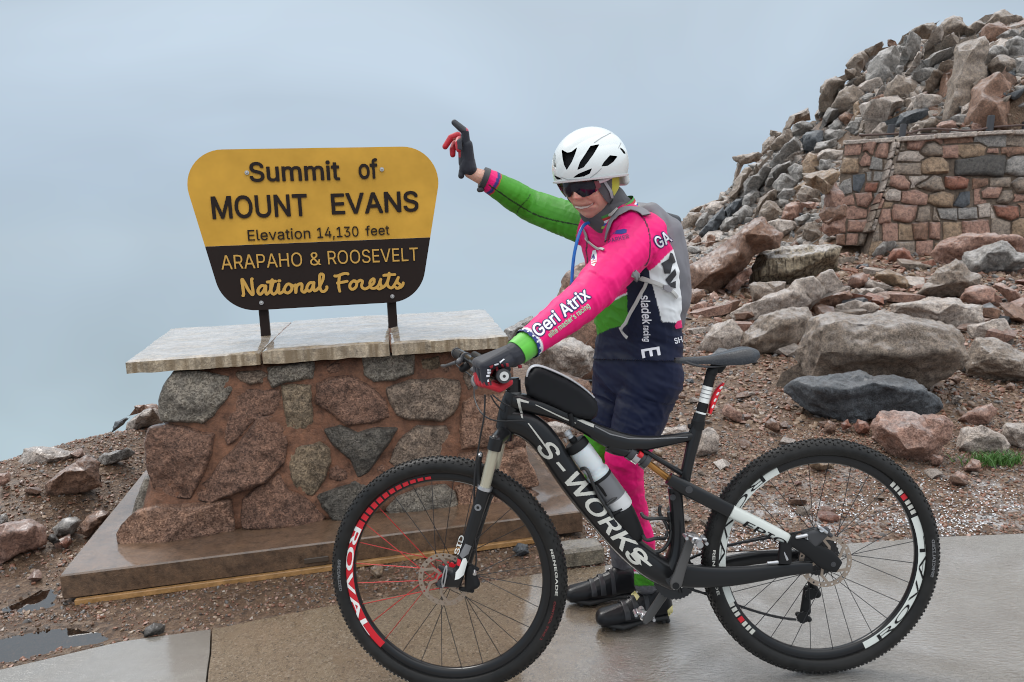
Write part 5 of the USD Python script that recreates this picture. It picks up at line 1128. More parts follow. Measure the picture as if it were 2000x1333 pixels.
sp_ = [([(950,520),(960,460),(1040,420),(1130,425),(1190,480),(1190,560),(1080,570),(960,565)], 'ochre', 0.08),
       ([(1260,450),(1400,430),(1560,400),(1720,410),(1730,450),(1690,600),(1540,590),(1260,590),(1250,540)], 'dark', 0.07),
       ([(1740,450),(1800,420),(1960,400),(1960,570),(1860,600),(1720,560)], 'grey', 0.07),
       ([(700,480),(940,480),(940,570),(690,570)], 'greybrown', 0.05), ([(655,600),(720,585),(780,600),(830,660),(820,710),(740,715),(650,670)], 'pink', 0.07),
       ([(910,690),(1000,640),(1060,590),(1120,610),(1155,720),(1060,730)], 'greybrown', 0.08), ([(1170,600),(1300,600),(1380,630),(1360,700),(1240,715),(1175,690)], 'red', 0.08),
       ([(770,740),(880,725),(1000,770),(985,850),(900,855),(765,830)], 'pink', 0.06), ([(1030,770),(1140,740),(1240,770),(1230,880),(1110,875),(1000,830)], 'ochre', 0.06),
       ([(1250,860),(1310,750),(1390,740),(1390,850),(1330,880)], 'slate', 0.05), ([(700,860),(900,870),(880,980),(830,1020),(690,1000),(680,910)], 'pink', 0.06),
       ([(610,720),(700,720),(750,740),(740,820),(620,810)], 'light', 0.06), ([(1620,870),(1840,880),(1840,970),(1780,1000),(1660,960)], 'red', 0.07),
       ([(1590,620),(1770,610),(1760,690),(1590,690)], 'greybrown', 0.06), ([(1780,660),(1850,610),(1960,600),(1960,740),(1840,740)], 'greybrown', 0.08),
       ([(950,370),(1000,300),(1060,290),(1130,330),(1140,400),(1000,405)], 'greybrown', 0.07), ([(1145,320),(1280,310),(1280,420),(1140,420)], 'pink', 0.06), ([(1290,310),(1480,300),(1540,330),(1520,400),(1340,420),(1290,380)], 'ochre', 0.05),
       ([(1650,830),(1700,740),(1780,730),(1790,800),(1740,850)], 'greybrown', 0.07), ([(1510,740),(1560,700),(1690,705),(1650,790),(1520,790)], 'pink', 0.06), ([(1100,900),(1270,900),(1270,1000),(1130,980)], 'grey', 0.05), ([(1290,900),(1450,890),(1460,980),(1300,985)], 'grey', 0.05)]
main_px = R8([(640,1340),(440,1340),(500,1130),(565,920),(655,680),(705,480),(762,252),(1120,222),(1500,200),(2150,175),(2150,1340)])
face(main_px, W0, WN, WD, WU, 0.9, (0.20, 0.36), 21, sp_)
# sloping corner rib and the set-back left face
LN = unit(np.array([-0.55, -1.0, 0.12])); LD = unit(np.cross(UZ, -LN)); LD = LD if LD[0] > 0 else -LD; LU = np.cross(LN, LD); LU = LU if LU[2] > 0 else -LU
L0 = py(1700, 470, WY + 0.25)
sp2 = [([(200,540),(230,430),(360,430),(360,560),(210,560)], 'ochre', 0.06), ([(380,470),(430,380),(470,420),(470,490),(400,495)], 'pink', 0.06), ([(475,520),(500,420),(580,440),(580,530)], 'grey', 0.05), ([(320,720),(320,590),(420,580),(420,640),(370,740)], 'slate', 0.05),
       ([(180,700),(230,640),(290,620),(300,740),(240,760)], 'grey', 0.05), ([(360,860),(340,760),(480,750),(490,800),(440,880)], 'pink', 0.06), ([(440,660),(540,660),(520,730),(430,730)], 'red', 0.05), ([(530,370),(560,290),(640,280),(630,420),(530,415)], 'pink', 0.05)]
face(R8([(150,1240),(195,560),(235,270),(680,252),(620,600),(420,1240)]), L0, LN, LD, LU, 0.7, (0.17, 0.30), 22, sp2)
rg = np.random.default_rng(9)
rib = np.array([(500,1130),(565,920),(655,680),(705,480),(762,252)], float); rt = np.linspace(0, 1, 5)
ribp = lambda t, off: np.array([np.interp(t, rt, rib[:, 0]) + off, np.interp(t, rt, rib[:, 1])])
for o0, o1 in ((-62, -34), (-30, 2)):
    y = 0.02
    while y < 0.97:
        y2 = min(y + rg.uniform(0.06, 0.13), 0.985)
        poly = [ribp(y + .006, o0 + rg.uniform(-3, 3)), ribp(y + .006 + rg.uniform(-.01, .01), o1), ribp(y2 - .006 + rg.uniform(-.01, .01), o1), ribp(y2 - .006, o0 + rg.uniform(-3, 3))]
        s = face_stone(Polygon(wuv(R8(poly), W0, WN, WD, WU)).buffer(0), W0, WD, WU, WN, 0.05, 9000 + int(y * 500) + int(o0), spacing=0.03, back=0.3, rgh=0.01)
        if s is not None: obj('stone', s, G[rg.choice(['light', 'pink', 'light', 'greybrown'])], wall, smooth=35)
        y = y2
# coping stones along the top
cop = np.vstack([pp(*R8([(740,246),(1120,222),(1500,198),(2150,172)]).T, W0, WN)])
cl_ = smooth_path(cop, 40)
s = np.r_[0, np.cumsum(np.linalg.norm(np.diff(cl_, axis=0), axis=1))]; a = 0.0
while a < s[-1] - 0.2:
    w = rg.uniform(0.35, 0.75); b = min(a + w, s[-1])
    pa = np.array([np.interp(a, s, cl_[:, k]) for k in range(3)]); pb = np.array([np.interp(b - 0.02, s, cl_[:, k]) for k in range(3)])
    c = (pa + pb) / 2 - WN * 0.22 + UZ * rg.uniform(0.0, 0.02)
    obj('coping_stone', rough(subdiv(box_at(c, pb - pa, UZ, np.cross(pb - pa, UZ), np.linalg.norm(pb - pa), rg.uniform(0.06, 0.085), 0.62, 0.012), 3), 0.014, 6, int(a * 50)), G['light'], wall, smooth=35)
    a = b
cop2 = pp(*R8([(240,270),(460,258),(690,244)]).T, L0, LN)
obj('coping_stone', rough(subdiv(box_at(cop2.mean(0) - LN * 0.2, cop2[-1] - cop2[0], UZ, np.cross(cop2[-1] - cop2[0], UZ), np.linalg.norm(cop2[-1] - cop2[0]) + 0.05, 0.07, 0.5, 0.012), 3), 0.014, 6, 4), G['light'], wall, smooth=35)
# railing: dark posts and rusty pipes
RUST = plain('rusty_pipe', (0.075, 0.045, 0.038), 0.55, metallic=0.3, var=0.3, vscale=10)
POST = plain('dark_post', (0.022, 0.022, 0.026), 0.6, var=0.2, vscale=10)
rail = thing('railing', 'low railing of dark posts and rusty pipes on top of the stone wall', 'railing')
def wp(x, y, back): return pp(*R8([(x, y)])[0], W0 - WN * back, WN)
for (xt, yt, xb, yb, back) in ((1600, 30, 1577, 200, 0.35), (785, 110, 765, 240, 0.3), (675, 115, 655, 250, 1.5), (1925, 85, 1915, 180, 0.5)):
    T, B = wp(xt, yt, back), wp(xb, yb + 15, back); r = 0.5 * 62 / 4.76 / FPX * B[1] if xt != 785 else 0.5 * 56 / 4.76 / FPX * B[1]
    pm = obj('post', sweep([B, T - (T - B) * 0.06, T], [r, r, r * 0.9], 14), POST, rail, smooth=40)
for pts, back in (([(840,195),(900,172),(1200,160),(1560,143)], 0.28), ([(840,212),(1200,196),(1560,182)], 0.28), ([(1620,135),(1900,118),(2100,108)], 0.34), ([(1620,176),(1900,165),(2100,155)], 0.34), ([(370,212),(560,206),(840,188)], 0.9)):
    P = np.array([wp(x, y, back) for x, y in pts])
    obj('pipe', sweep(smooth_path(P, 14) if len(P) > 2 else P, 0.017, 10), RUST, rail, smooth=40)
# part of a rough stone pillar at the right edge
pil = thing('stone_pillar', 'rough pink stone pillar cut by the right edge above the railing', 'pillar')
pp_px = R7([(1725,1160),(1745,960),(1770,820),(1800,760),(1900,720),(2060,700),(2060,1170)])
PN = unit(np.array([-0.3, -1, 0.05])); PD = unit(np.cross(UZ, -PN)); PD = PD if PD[0] > 0 else -PD; PU = np.cross(PN, PD); PU = PU if PU[2] > 0 else -PU
PO = py(1970, 245, WY + 1.3)
quv = wuv(pp_px, PO, PN, PD, PU); PP = Polygon(quv)
obj('mortar', extrude_2d(PP, 0.6, PO - PN * 0.6, PD, PU, PN), WM, pil, smooth=False)
x0, y0, x1, y1 = PP.bounds; y = y0; r = 0
while y < y1:
    h = rg.uniform(0.10, 0.17); x = x0
    while x < x1:
        w = rg.uniform(0.10, 0.2); q = Polygon(np.array([(x, y), (x + w, y), (x + w, y + h), (x, y + h)]) + rg.normal(0, 0.01, (4, 2))).buffer(-0.008).intersection(PP)
        if not q.is_empty and q.geom_type == 'Polygon' and q.area > 0.003:
            st_ = face_stone(q, PO, PD, PU, PN, rg.uniform(0.03, 0.06), 5000 + r, spacing=0.04, back=0.04); r += 1
            if st_ is not None: obj('stone', st_, G[rg.choice(['pink', 'light', 'pink', 'brown'])], pil, smooth=35)
        x += w
    y += h
# ---------------------------------------------------------------- mountain bicycle, leaning a little towards the rider
BR, BF, RW = np.array([0.914, 2.164, 0.0]), np.array([-0.225, 2.147, 0.0]), 0.366
BDIR = unit(BR - BF); _lean = math.radians(4.95)
BUP = math.cos(_lean) * UZ + math.sin(_lean) * np.array([-BDIR[1], BDIR[0], 0.0])
BN = np.cross(BDIR, BUP)
AXR, AXF = BR + RW * BUP, BF + RW * BUP
def bp(x, y, off=0.0): return pp(np.asarray(x, float), np.asarray(y, float), BR + BN * off, BN)
def bpp(pts, off=0.0):
    p = np.asarray(pts, float); return bp(p[:, 0], p[:, 1], off)
PXM = np.linalg.norm(bp(1001, 1000) - bp(1000, 1000))          # metres per pixel on the bicycle
BLACK = plain('satin_black_carbon', (0.006, 0.006, 0.0065), 0.26, spec=0.42)
BLACKM = plain('matte_black', (0.007, 0.007, 0.0075), 0.5, spec=0.25)
RUB = plain('tyre_rubber', (0.0085, 0.008, 0.0075), 0.45, spec=0.3, var=0.55, vscale=14, bump=0.0006, bscale=500)
RUBG = plain('grip_rubber', (0.008, 0.008, 0.009), 0.6, spec=0.3)
ALU = plain('brushed_aluminium', (0.55, 0.55, 0.56), 0.3, metallic=0.95)
STEEL = plain('rotor_steel', (0.36, 0.29, 0.235), 0.38, metallic=0.85)
CHR = plain('chain_steel', (0.05, 0.05, 0.052), 0.4, metallic=0.8)
GOLD = plain('stanchion_gold', (0.45, 0.41, 0.31), 0.25, metallic=0.55, coat=0.3)
KASH = plain('shock_gold', (0.36, 0.17, 0.05), 0.25, metallic=0.8)
WHITE = plain('white_print', (0.72, 0.73, 0.70), 0.45)
WPRT = plain('silver_white_decal', (0.50, 0.49, 0.44), 0.42)
RED = plain('red_print', (0.50, 0.012, 0.022), 0.4)
GREYP = plain('grey_print', (0.16, 0.16, 0.165), 0.5)
DGREY = plain('dark_grey_part', (0.045, 0.045, 0.048), 0.4, metallic=0.3)
bike = thing('mountain_bike', 'black full-suspension mountain bike with a red front rim and white lettering on its frame', 'bicycle')
def tube_px(path, rin, rout, off=0.0, sides=14, n=None, power=2.0):
    """Frame tube along a pixel path in the bicycle's plane: rin in pixels within the plane, rout in metres across it."""
    P = bpp(path, off); k = len(P)
    rin = np.broadcast_to(np.asarray(rin, float) * PXM, (k,)); rout = np.broadcast_to(np.asarray(rout, float), (k,))
    Q, R = smooth_path(P, n or 8 * (k - 1) + 1, np.c_[rout, rin])
    return sweep(Q, R, sides, ref=BN, power=power)

def make_wheel(C, e1, e2, front):
    e3 = np.cross(e1, e2)
    w = obj('front_wheel' if front else 'rear_wheel', cat_mesh([cyl(C - e3 * 0.045, C + e3 * 0.045, 0.0185, 20), cyl(C - e3 * 0.03, C - e3 * 0.024, 0.030, 24), cyl(C + e3 * 0.024, C + e3 * 0.03, 0.030, 24)]), RED if front else DGREY, bike, smooth=40)
    pol = lambda r, t, z: C + np.asarray(r)[..., None] * (np.cos(t)[..., None] * e1 + np.sin(t)[..., None] * e2) + np.asarray(z)[..., None] * e3
    def ringsweep(prof, n=144):
        """Closed profile (r, z) turned round the axle."""
        prof = np.asarray(prof, float); k = len(prof); t = np.arange(n) * 2 * np.pi / n
        V = pol(prof[None, :, 0] + 0 * t[:, None], t[:, None] + 0 * prof[None, :, 0], prof[None, :, 1] + 0 * t[:, None]).reshape(-1, 3)
        i, j = np.meshgrid(np.arange(n), np.arange(k), indexing='ij'); i2, j2 = (i + 1) % n, (j + 1) % k
        q = np.stack([i * k + j, i2 * k + j, i2 * k + j2, i * k + j2], -1).reshape(-1, 4)
        m = tm(V, np.vstack([q[:, [0, 1, 2]], q[:, [0, 2, 3]]]))
        if m.volume < 0: m.invert()
        return m
    a = np.linspace(-2.45, 2.45, 22)
    prof = np.c_[0.3365 + 0.0262 * np.cos(a), 0.0272 * np.sin(a)]
    tyre = obj('tyre', ringsweep(prof), RUB, w, smooth=60)
    # tread knobs
    bx = []
    rows = [(0.0, 0.0, 0.009, 0.006), (0.30, 0.5, 0.0075, 0.0055), (-0.30, 0.5, 0.0075, 0.0055), (0.62, 0.0, 0.0075, 0.0065), (-0.62, 0.0, 0.0075, 0.0065), (0.92, 0.5, 0.008, 0.0075), (-0.92, 0.5, 0.008, 0.0075)]
    N = 84
    cube = np.array([(x, y, z) for x in (-1, 1) for y in (-1, 1) for z in (-1, 1)], float)
    cf = trimesh.convex.convex_hull(cube); cv, cfc = np.asarray(cf.vertices), np.asarray(cf.faces)
    for ang, ph, lt, lz in rows:
        t = (np.arange(N) + ph) * 2 * np.pi / N
        for ti in t:
            ct, st = math.cos(ti), math.sin(ti)
            er = ct * e1 + st * e2; et = -st * e1 + ct * e2
            nr = math.cos(ang) * er + math.sin(ang) * e3; nz = -math.sin(ang) * er + math.cos(ang) * e3
            c = C + 0.3365 * er + 0.0268 * nr
            tp = 1 - 0.2 * (cv[:, 2:] > 0)
            bx.append((c + cv[:, :1] * tp * lt * 0.5 * et + cv[:, 1:2] * tp * lz * 0.5 * nz + cv[:, 2:] * 0.0028 * nr))
    V = np.vstack(bx); nb = len(bx); F = (cfc[None] + (np.arange(nb) * len(cv))[:, None, None]).reshape(-1, 3)
    obj('tread_knobs', tm(V, F), RUB, tyre, smooth=False, kind='stuff')
    hw = 0.0128
    rim = obj('rim', ringsweep([(0.318, -hw + .001), (0.322, -hw), (0.322, hw), (0.318, hw - .001), (0.306, hw + .0008), (0.296, hw - 0.002), (0.2905, 0.005), (0.2905, -0.005), (0.296, -hw + 0.002), (0.306, -hw - .0008)]), BLACK, w, smooth=45)
    def sector(t0, t1, r0, r1, z, mat, par=rim, n=None, name='rim_print'):
        n = n or max(4, int(abs(t1 - t0) / 1.5)); t = np.radians(np.linspace(t0, t1, n))
        V = np.vstack([pol(np.full(n, r0), t, np.full(n, z * 0.965 if r0 < 0.3 else z)), pol(np.full(n, r1), t, np.full(n, z))]); k = np.arange(n - 1)
        F = np.vstack([np.c_[k, k + n, k + 1], np.c_[k + 1, k + n, k + n + 1]])
        return tm(V, F)
    def arc_text(text, t0, t1, r0, r1, z, inward=False, bold=True, bend=True):
        """Lettering along the rim or the tyre from angle t0 to t1 (degrees); the caps reach from r0 to r1."""
        m = meshkit.text_mesh(text, 1.0, depth=0.01, bold=bold)
        v, f = np.array(m.vertices), np.array(m.faces)
        f = f[(v[f][:, :, 2] > 0.005).all(1)]
        v2, f2 = trimesh.remesh.subdivide_to_size(v, f, 0.45)
        x = (v2[:, 0] - v2[:, 0].min()) / np.ptp(v2[:, 0]); y = v2[:, 1]
        return tm(pol(r0 + (r1 - r0) * y, np.radians(t0 + (t1 - t0) * x), np.full(len(x), z)), f2)
    Z = hw + 0.0016
    if front:
        obj('rim_print', sector(150, 226, 0.2935, 0.3195, Z, RED), RED, rim, smooth=False, label='red left part of the front rim')
        segs = [sector(a, a + 3.4, 0.2945 + 0.012 * (150 - a) / 60 * 0.5, 0.308 + 0.008 * (a - 96) / 54, Z, RED) for a in np.arange(96, 150, 4.6)]
        obj('rim_print', cat_mesh(segs), RED, rim, smooth=False, label='red dashes on the upper rim')
        obj('lettering', arc_text('ROVAL', 151, 217, 0.3175, 0.2955, Z + 0.0006), WHITE, rim, smooth=False)
        obj('lettering', arc_text('SPECIALIZED', 171, 188, 0.3385, 0.3300, 0.0283), GREYP, tyre, smooth=False)
        obj('lettering', arc_text('RENEGADE', 16, -8, 0.3320, 0.3395, 0.0281), WPRT, tyre, smooth=False)
        obj('lettering', arc_text('CONTROL 29x2.1', -11, -33, 0.3320, 0.3375, 0.0281), plain('dull_red_print', (0.16, 0.02, 0.02), 0.5), tyre, smooth=False)
    else:
        for t0, t1 in ((22, -66), (204, 115)):
            obj('rim_print', sector(t0, t1, 0.2945, 0.3195, Z, WHITE), plain('pearl_white_print', (0.56, 0.58, 0.54), 0.4), rim, smooth=False, label='white printed panel on the rear rim')
            obj('lettering', arc_text('ROVAL', t1 + 9, t0 - 12, 0.3155, 0.2985, Z + 0.0006, bold=False), BLACKM, rim, smooth=False)
        for t0 in (46, 226):
            obj('rim_print', cat_mesh([sector(t0 - a, t0 - a - 2.2, 0.300, 0.3165, Z, WHITE) for a in (0, 3.2, 6.4, 13.5, 16.7, 19.9)]), WPRT, rim, smooth=False)
            obj('rim_print', sector(t0 - 9.2, t0 - 12.4, 0.300, 0.3165, Z, RED), RED, rim, smooth=False)
        obj('lettering', arc_text('SPECIALIZED', -12, 8, 0.3305, 0.3390, 0.0283), GREYP, tyre, smooth=False)
        obj('lettering', arc_text('RENEGADE', 172, 196, 0.3390, 0.3310, 0.0281), WPRT, tyre, smooth=False)
    # spokes
    ns = 28
    SP_R, SP_K = plain('red_spoke', (0.42, 0.02, 0.02), 0.35, metallic=0.3), plain('black_spoke', (0.02, 0.02, 0.022), 0.35, metallic=0.3)
    for k in range(ns):
        t = (k + 0.5) * 2 * np.pi / ns; side = 1 if k % 2 else -1; off = (1 if (k // 2) % 2 else -1) * math.radians(62)
        p = pol(np.array(0.028), np.array(t + off), np.array(side * 0.027)); q = pol(np.array(0.292), np.array(t), np.array(side * 0.004))
        deg = math.degrees(t) % 360
        red = front and 128 < deg < 232
        obj('spoke', cyl(p, q, 0.00115 if not red else 0.0013, 6), SP_R if red else SP_K, w, smooth=60)
    # brake rotor on the left side
    zr = 0.036
    ro = Point(0, 0).buffer(0.080, 32).difference(Point(0, 0).buffer(0.0655, 32))
    for k in range(24):
        a = k * 2 * np.pi / 24
        ro = ro.difference(Point(0.0735 * math.cos(a), 0.0735 * math.sin(a)).buffer(0.0036, 4)).difference(Point(0.0815 * math.cos(a + .13), 0.0815 * math.sin(a + .13)).buffer(0.0028, 4))
    for k in range(6):
        a = k * np.pi / 3
        ro = ro.union(shapely.LineString([(0.018 * math.cos(a), 0.018 * math.sin(a)), (0.045 * math.cos(a + 0.25), 0.045 * math.sin(a + 0.25)), (0.068 * math.cos(a + 0.62), 0.068 * math.sin(a + 0.62))]).buffer(0.004))
    ro = ro.union(Point(0, 0).buffer(0.024)).difference(Point(0, 0).buffer(0.009))
    obj('brake_rotor', extrude_2d(ro, 0.002, C + e3 * zr, e1, e2, e3), STEEL, w, smooth=False)
    return w, e3
rear_wheel, E3R = make_wheel(AXR, BDIR, BUP, False)
_st = math.radians(10.06)
FD = math.cos(_st) * BDIR + math.sin(_st) * BN
front_wheel, E3F = make_wheel(AXF, FD, BUP, True)
def fpx(x, y, off=0.0): return pp(np.asarray(x, float), np.asarray(y, float), AXF + E3F * off, E3F)

# frame
fr = [tube_px([(985, 838), (992, 806), (1003, 768)], [17, 19, 16], 0.026),                                                                 # head tube
      tube_px([(990, 822), (1040, 838), (1100, 915), (1165, 1000), (1225, 1065), (1275, 1105), (1318, 1125)], [24, 27, 25, 25, 26, 27, 27], [0.028, 0.032, 0.034, 0.036, 0.038, 0.042, 0.042], power=2.6),   # down tube
      tube_px([(1000, 782), (1045, 792), (1100, 811), (1150, 836), (1195, 858), (1250, 866), (1300, 861), (1357, 851)], [17, 17, 14, 15, 19, 15, 11, 9], [0.03, 0.03, 0.026, 0.024, 0.024, 0.022, 0.018, 0.016], power=2.6)]   # top tube
seat_tube = tube_px([(1368, 808), (1357, 850), (1343, 910), (1334, 952)], [11.5, 12.5, 11, 12], [0.018, 0.019, 0.018, 0.018])
lower_seat = tube_px([(1318, 952), (1321, 985), (1324, 1030), (1322, 1080), (1312, 1115)], [14, 13, 13, 17, 26], [0.02, 0.022, 0.024, 0.032, 0.042], power=2.6)
strut = tube_px([(1250, 876), (1285, 897), (1330, 924)], [5.5, 5, 6], 0.012)
bb = cyl(bp(1319, 1128, 0.045), bp(1319, 1128, -0.045), 0.030, 28)
gus = tube_px([(1190, 868), (1215, 880), (1250, 884)], [16, 12, 5], 0.02)
frame_mesh = cat_mesh(fr + [seat_tube, lower_seat, strut, bb, gus])
frame = obj('frame', frame_mesh, BLACK, bike, smooth=40)
# rear triangle (two sides) and shock
def both(path, rin, rout, off):
    return [tube_px(path, rin, rout, 0.0, n=None) .apply_translation(BN * o) for o in (off, -off)]
stay = tube_px([(1306, 935), (1345, 957), (1390, 980), (1430, 1000)], [12, 14, 14, 14], [0.014, 0.016, 0.012, 0.011], off=0.045, power=2.8)
stay2 = tube_px([(1428, 999), (1480, 1024), (1548, 1058)], [13, 12.5, 10], [0.011, 0.010, 0.009], off=0.05, power=2.8)
obj('seat_stay', stay, BLACK, bike, smooth=40)
white_stay = obj('seat_stay', stay2, plain('pearl_white_print', (0.56, 0.58, 0.54), 0.4), bike, smooth=40, label='white rear end of the near seat stay')
far_st = tube_px([(1306, 935), (1345, 957), (1430, 1000), (1545, 1057)], [12, 14, 14, 10], 0.011, off=-0.05)
obj('seat_stay', far_st, BLACK, bike, smooth=40)
obj('dropout', cat_mesh([tube_px([(1542, 1052), (1580, 1072), (1612, 1092), (1638, 1108)], [13, 15, 20, 12], [0.009, 0.009, 0.008, 0.006], off=0.058, power=3), tube_px([(1534, 1060), (1532, 1100)], [12, 13], 0.01, off=0.058, power=3)]), BLACKM, bike, smooth=40)
chst = tube_px([(1318, 1122), (1360, 1126), (1405, 1127), (1460, 1123), (1530, 1113), (1585, 1108)], [24, 22, 20, 17, 13.5, 12], [0.012, 0.012, 0.012, 0.012, 0.011, 0.010], off=0.05, power=2.8)
obj('chain_stay', chst, BLACK, bike, smooth=40)
obj('chain_stay', tube_px([(1318, 1120), (1360, 1120), (1405, 1105), (1500, 1088), (1590, 1085)], [20, 16, 14, 13, 11], 0.011, off=-0.06, power=2.8), BLACK, bike, smooth=40)
obj('rear_shock', cat_mesh([tube_px([(1226, 878), (1262, 902)], [11, 13], 0.02), tube_px([(1228, 882), (1236, 888)], 15, 0.024), tube_px([(1256, 898), (1264, 904)], 15.5, 0.024)]), DGREY, bike, smooth=40)
obj('shock_shaft', tube_px([(1262, 902), (1304, 934)], 7, 0.011), KASH, bike, smooth=50)
obj('shock_dial', tube_px([(1247, 886), (1254, 891)], 6, 0.012, off=0.02), RED, bike, smooth=50)
obj('shock_ring', tube_px([(1237, 889), (1247, 896)], 14, 0.0225), ALU, bike, smooth=50)
for x, y, o, r in ((1346, 957, 0.062, 7), (1314, 972, 0.03, 6), (1628, 1103, 0.066, 5)):
    c = bp(x, y, o); obj('pivot_bolt', cat_mesh([cyl(c - BN * 0.004, c, r * PXM, 18), cyl(c, c + BN * 0.001, r * 0.5 * PXM, 6)]), DGREY, bike, smooth=30)
# brake caliper, derailleur, cassette, chain
obj('rear_brake_caliper', cat_mesh([hull_spheres((bp(1572, 1042, 0.055), 0.012), (bp(1612, 1038, 0.055), 0.014), (bp(1590, 1062, 0.055), 0.012)), hull_spheres((bp(1600, 1030, 0.06), 0.007), (bp(1622, 1046, 0.06), 0.007)), cyl(bp(1610, 1037, 0.05), bp(1610, 1037, 0.07), 0.009)]), DGREY, bike, smooth=40)
obj('caliper_bolt', cat_mesh([cyl(bp(1567, 1050, 0.05), bp(1578, 1052, 0.066), 0.005), cyl(bp(1605, 1036, 0.06), bp(1605, 1036, 0.074), 0.006)]), ALU, bike, smooth=40)
obj('brake_hose_guide', cat_mesh([hull_spheres((bp(1531, 1078, .062), .006), (bp(1536, 1092, .062), .007)), hull_spheres((bp(1556, 1050, .066), .005), (bp(1575, 1046, .068), .0055)), hull_spheres((bp(1600, 1030, .070), .006), (bp(1614, 1040, .070), .0055)), hull_spheres((bp(1500, 1100, .058), .004), (bp(1524, 1098, .058), .005))]), ALU, bike, smooth=40, kind='stuff')
cas = []
for k in range(11):
    r = 0.021 + 0.0033 * k * 1.25; z = -0.048 + 0.0034 * k
    g = Polygon([((r + (0.0022 if i % 2 else -0.0012)) * math.cos(i * np.pi / (11 + 2 * k)), (r + (0.0022 if i % 2 else -0.0012)) * math.sin(i * np.pi / (11 + 2 * k))) for i in range(2 * (11 + 2 * k))])
    cas.append(extrude_2d(g, 0.0018, AXR + E3R * z, BDIR, BUP, E3R))
obj('cassette', cat_mesh(cas), CHR, bike, smooth=False)
der = obj('derailleur', cat_mesh([hull_spheres((bp(1585, 1140, -0.075), 0.012), (bp(1595, 1160, -0.078), 0.014)), hull_spheres((bp(1576, 1150, -0.075), 0.011), (bp(1578, 1195, -0.07), 0.009), (bp(1566, 1205, -0.07), 0.008)), hull_spheres((bp(1558, 1200, -0.06), 0.008), (bp(1580, 1210, -0.06), 0.009))]), BLACKM, bike, smooth=40)
for x, y in ((1583, 1160), (1567, 1206)):
    g = Polygon([((0.017 + (0.0025 if i % 2 else 0)) * math.cos(i * np.pi / 11), (0.017 + (0.0025 if i % 2 else 0)) * math.sin(i * np.pi / 11)) for i in range(22)])
    c = bp(x, y, -0.05); obj('jockey_wheel', extrude_2d(g, 0.004, c, BDIR, BUP, BN), BLACKM, der, smooth=False)
def chain_run(path, off):
    P = smooth_path(bpp(path, off), 40); s = np.r_[0, np.cumsum(np.linalg.norm(np.diff(P, axis=0), axis=1))]
    out = []; a = 0; k = 0
    while a < s[-1] - 0.012:
        p = np.array([np.interp(a, s, P[:, j]) for j in range(3)]); q = np.array([np.interp(a + 0.0127, s, P[:, j]) for j in range(3)])
        out.append(box_at((p + q) / 2, q - p, np.cross(BN, q - p), BN, 0.0155, 0.0075, 0.004 if k % 2 else 0.0065, 0.001)); a += 0.0127; k += 1
    return out
obj('chain', cat_mesh(chain_run([(1345, 1150), (1400, 1168), (1450, 1186), (1560, 1211)], -0.048) + chain_run([(1335, 1098), (1450, 1060), (1530, 1046), (1600, 1030)], -0.045)), CHR, bike, smooth=False, kind='stuff')
g = Polygon([((0.068 + (0.003 if i % 2 else -0.001)) * math.cos(i * np.pi / 34), (0.068 + (0.003 if i % 2 else -0.001)) * math.sin(i * np.pi / 34)) for i in range(68)]).difference(Point(0, 0).buffer(0.04))
cbb = bp(1319, 1128, -0.047)
obj('chainring', cat_mesh([extrude_2d(g, 0.004, cbb, BDIR, BUP, BN)] + [cyl(cbb + BN * 0.002, cbb + BN * 0.002 + 0.05 * (math.cos(a) * BDIR + math.sin(a) * BUP), 0.007, 8) for a in np.arange(4) * np.pi / 2 + 0.3]), CHR, bike, smooth=30)
def crank(pa, pb, off, nm_pedal, sgn):
    A_, B_ = bp(*pa, off), bp(*pb, off)
    cr = obj('crank_arm', sweep(smooth_path([A_ - unit(B_ - A_) * 0.012, A_, A_ + (B_ - A_) * 0.5, B_, B_ + unit(B_ - A_) * 0.010], 22), np.c_[np.full(22, 0.0065), np.interp(np.linspace(0, 1, 22), [0, .1, .3, .6, .9, 1], [.010, .019, .0155, .014, .0135, .006])], 14, ref=BN, power=2.8), plain('grey_crank', (0.075, 0.072, 0.07), 0.36, metallic=0.3), bike, smooth=45)
    obj('crank_bolt', cat_mesh([cyl(A_ + BN * sgn * 0.005, A_ + BN * sgn * 0.0085, 0.010, 20)]), BLACKM, cr, smooth=40)
    pc = B_ + BN * sgn * 0.035
    pd = obj('pedal', cat_mesh([cyl(B_, B_ + BN * sgn * 0.085, 0.0065, 14)]), DGREY, bike, smooth=40)
    fwd = unit(BDIR * 0.94 - BUP * 0.30); upd = np.cross(BN, fwd)
    obj('pedal_body', cat_mesh([box_at(pc, BN, fwd, upd, 0.04, 0.03, 0.022, 0.005), cyl(pc - fwd * 0.030 - BN * 0.018, pc - fwd * 0.030 + BN * 0.018, 0.005), cyl(pc + fwd * 0.030 - BN * 0.018, pc + fwd * 0.030 + BN * 0.018, 0.005), box_at(pc - fwd * 0.02 + upd * 0.008, BN, fwd, upd, 0.034, 0.016, 0.006, 0.002), box_at(pc + fwd * 0.022 + upd * 0.010, BN, fwd, upd, 0.03, 0.014, 0.008, 0.002)]), ALU, pd, smooth=40)
    obj('pedal_cap', cyl(B_ + BN * sgn * 0.066, B_ + BN * sgn * 0.088, 0.0095, 20), plain('pedal_cap_grey', (0.3, 0.3, 0.3), 0.4, metallic=0.5), pd, smooth=40)
crank((1319, 1143), (1352, 1046), 0.08, 'pedal', 1)
crank((1319, 1128), (1262, 1212), -0.072, 'pedal', -1)
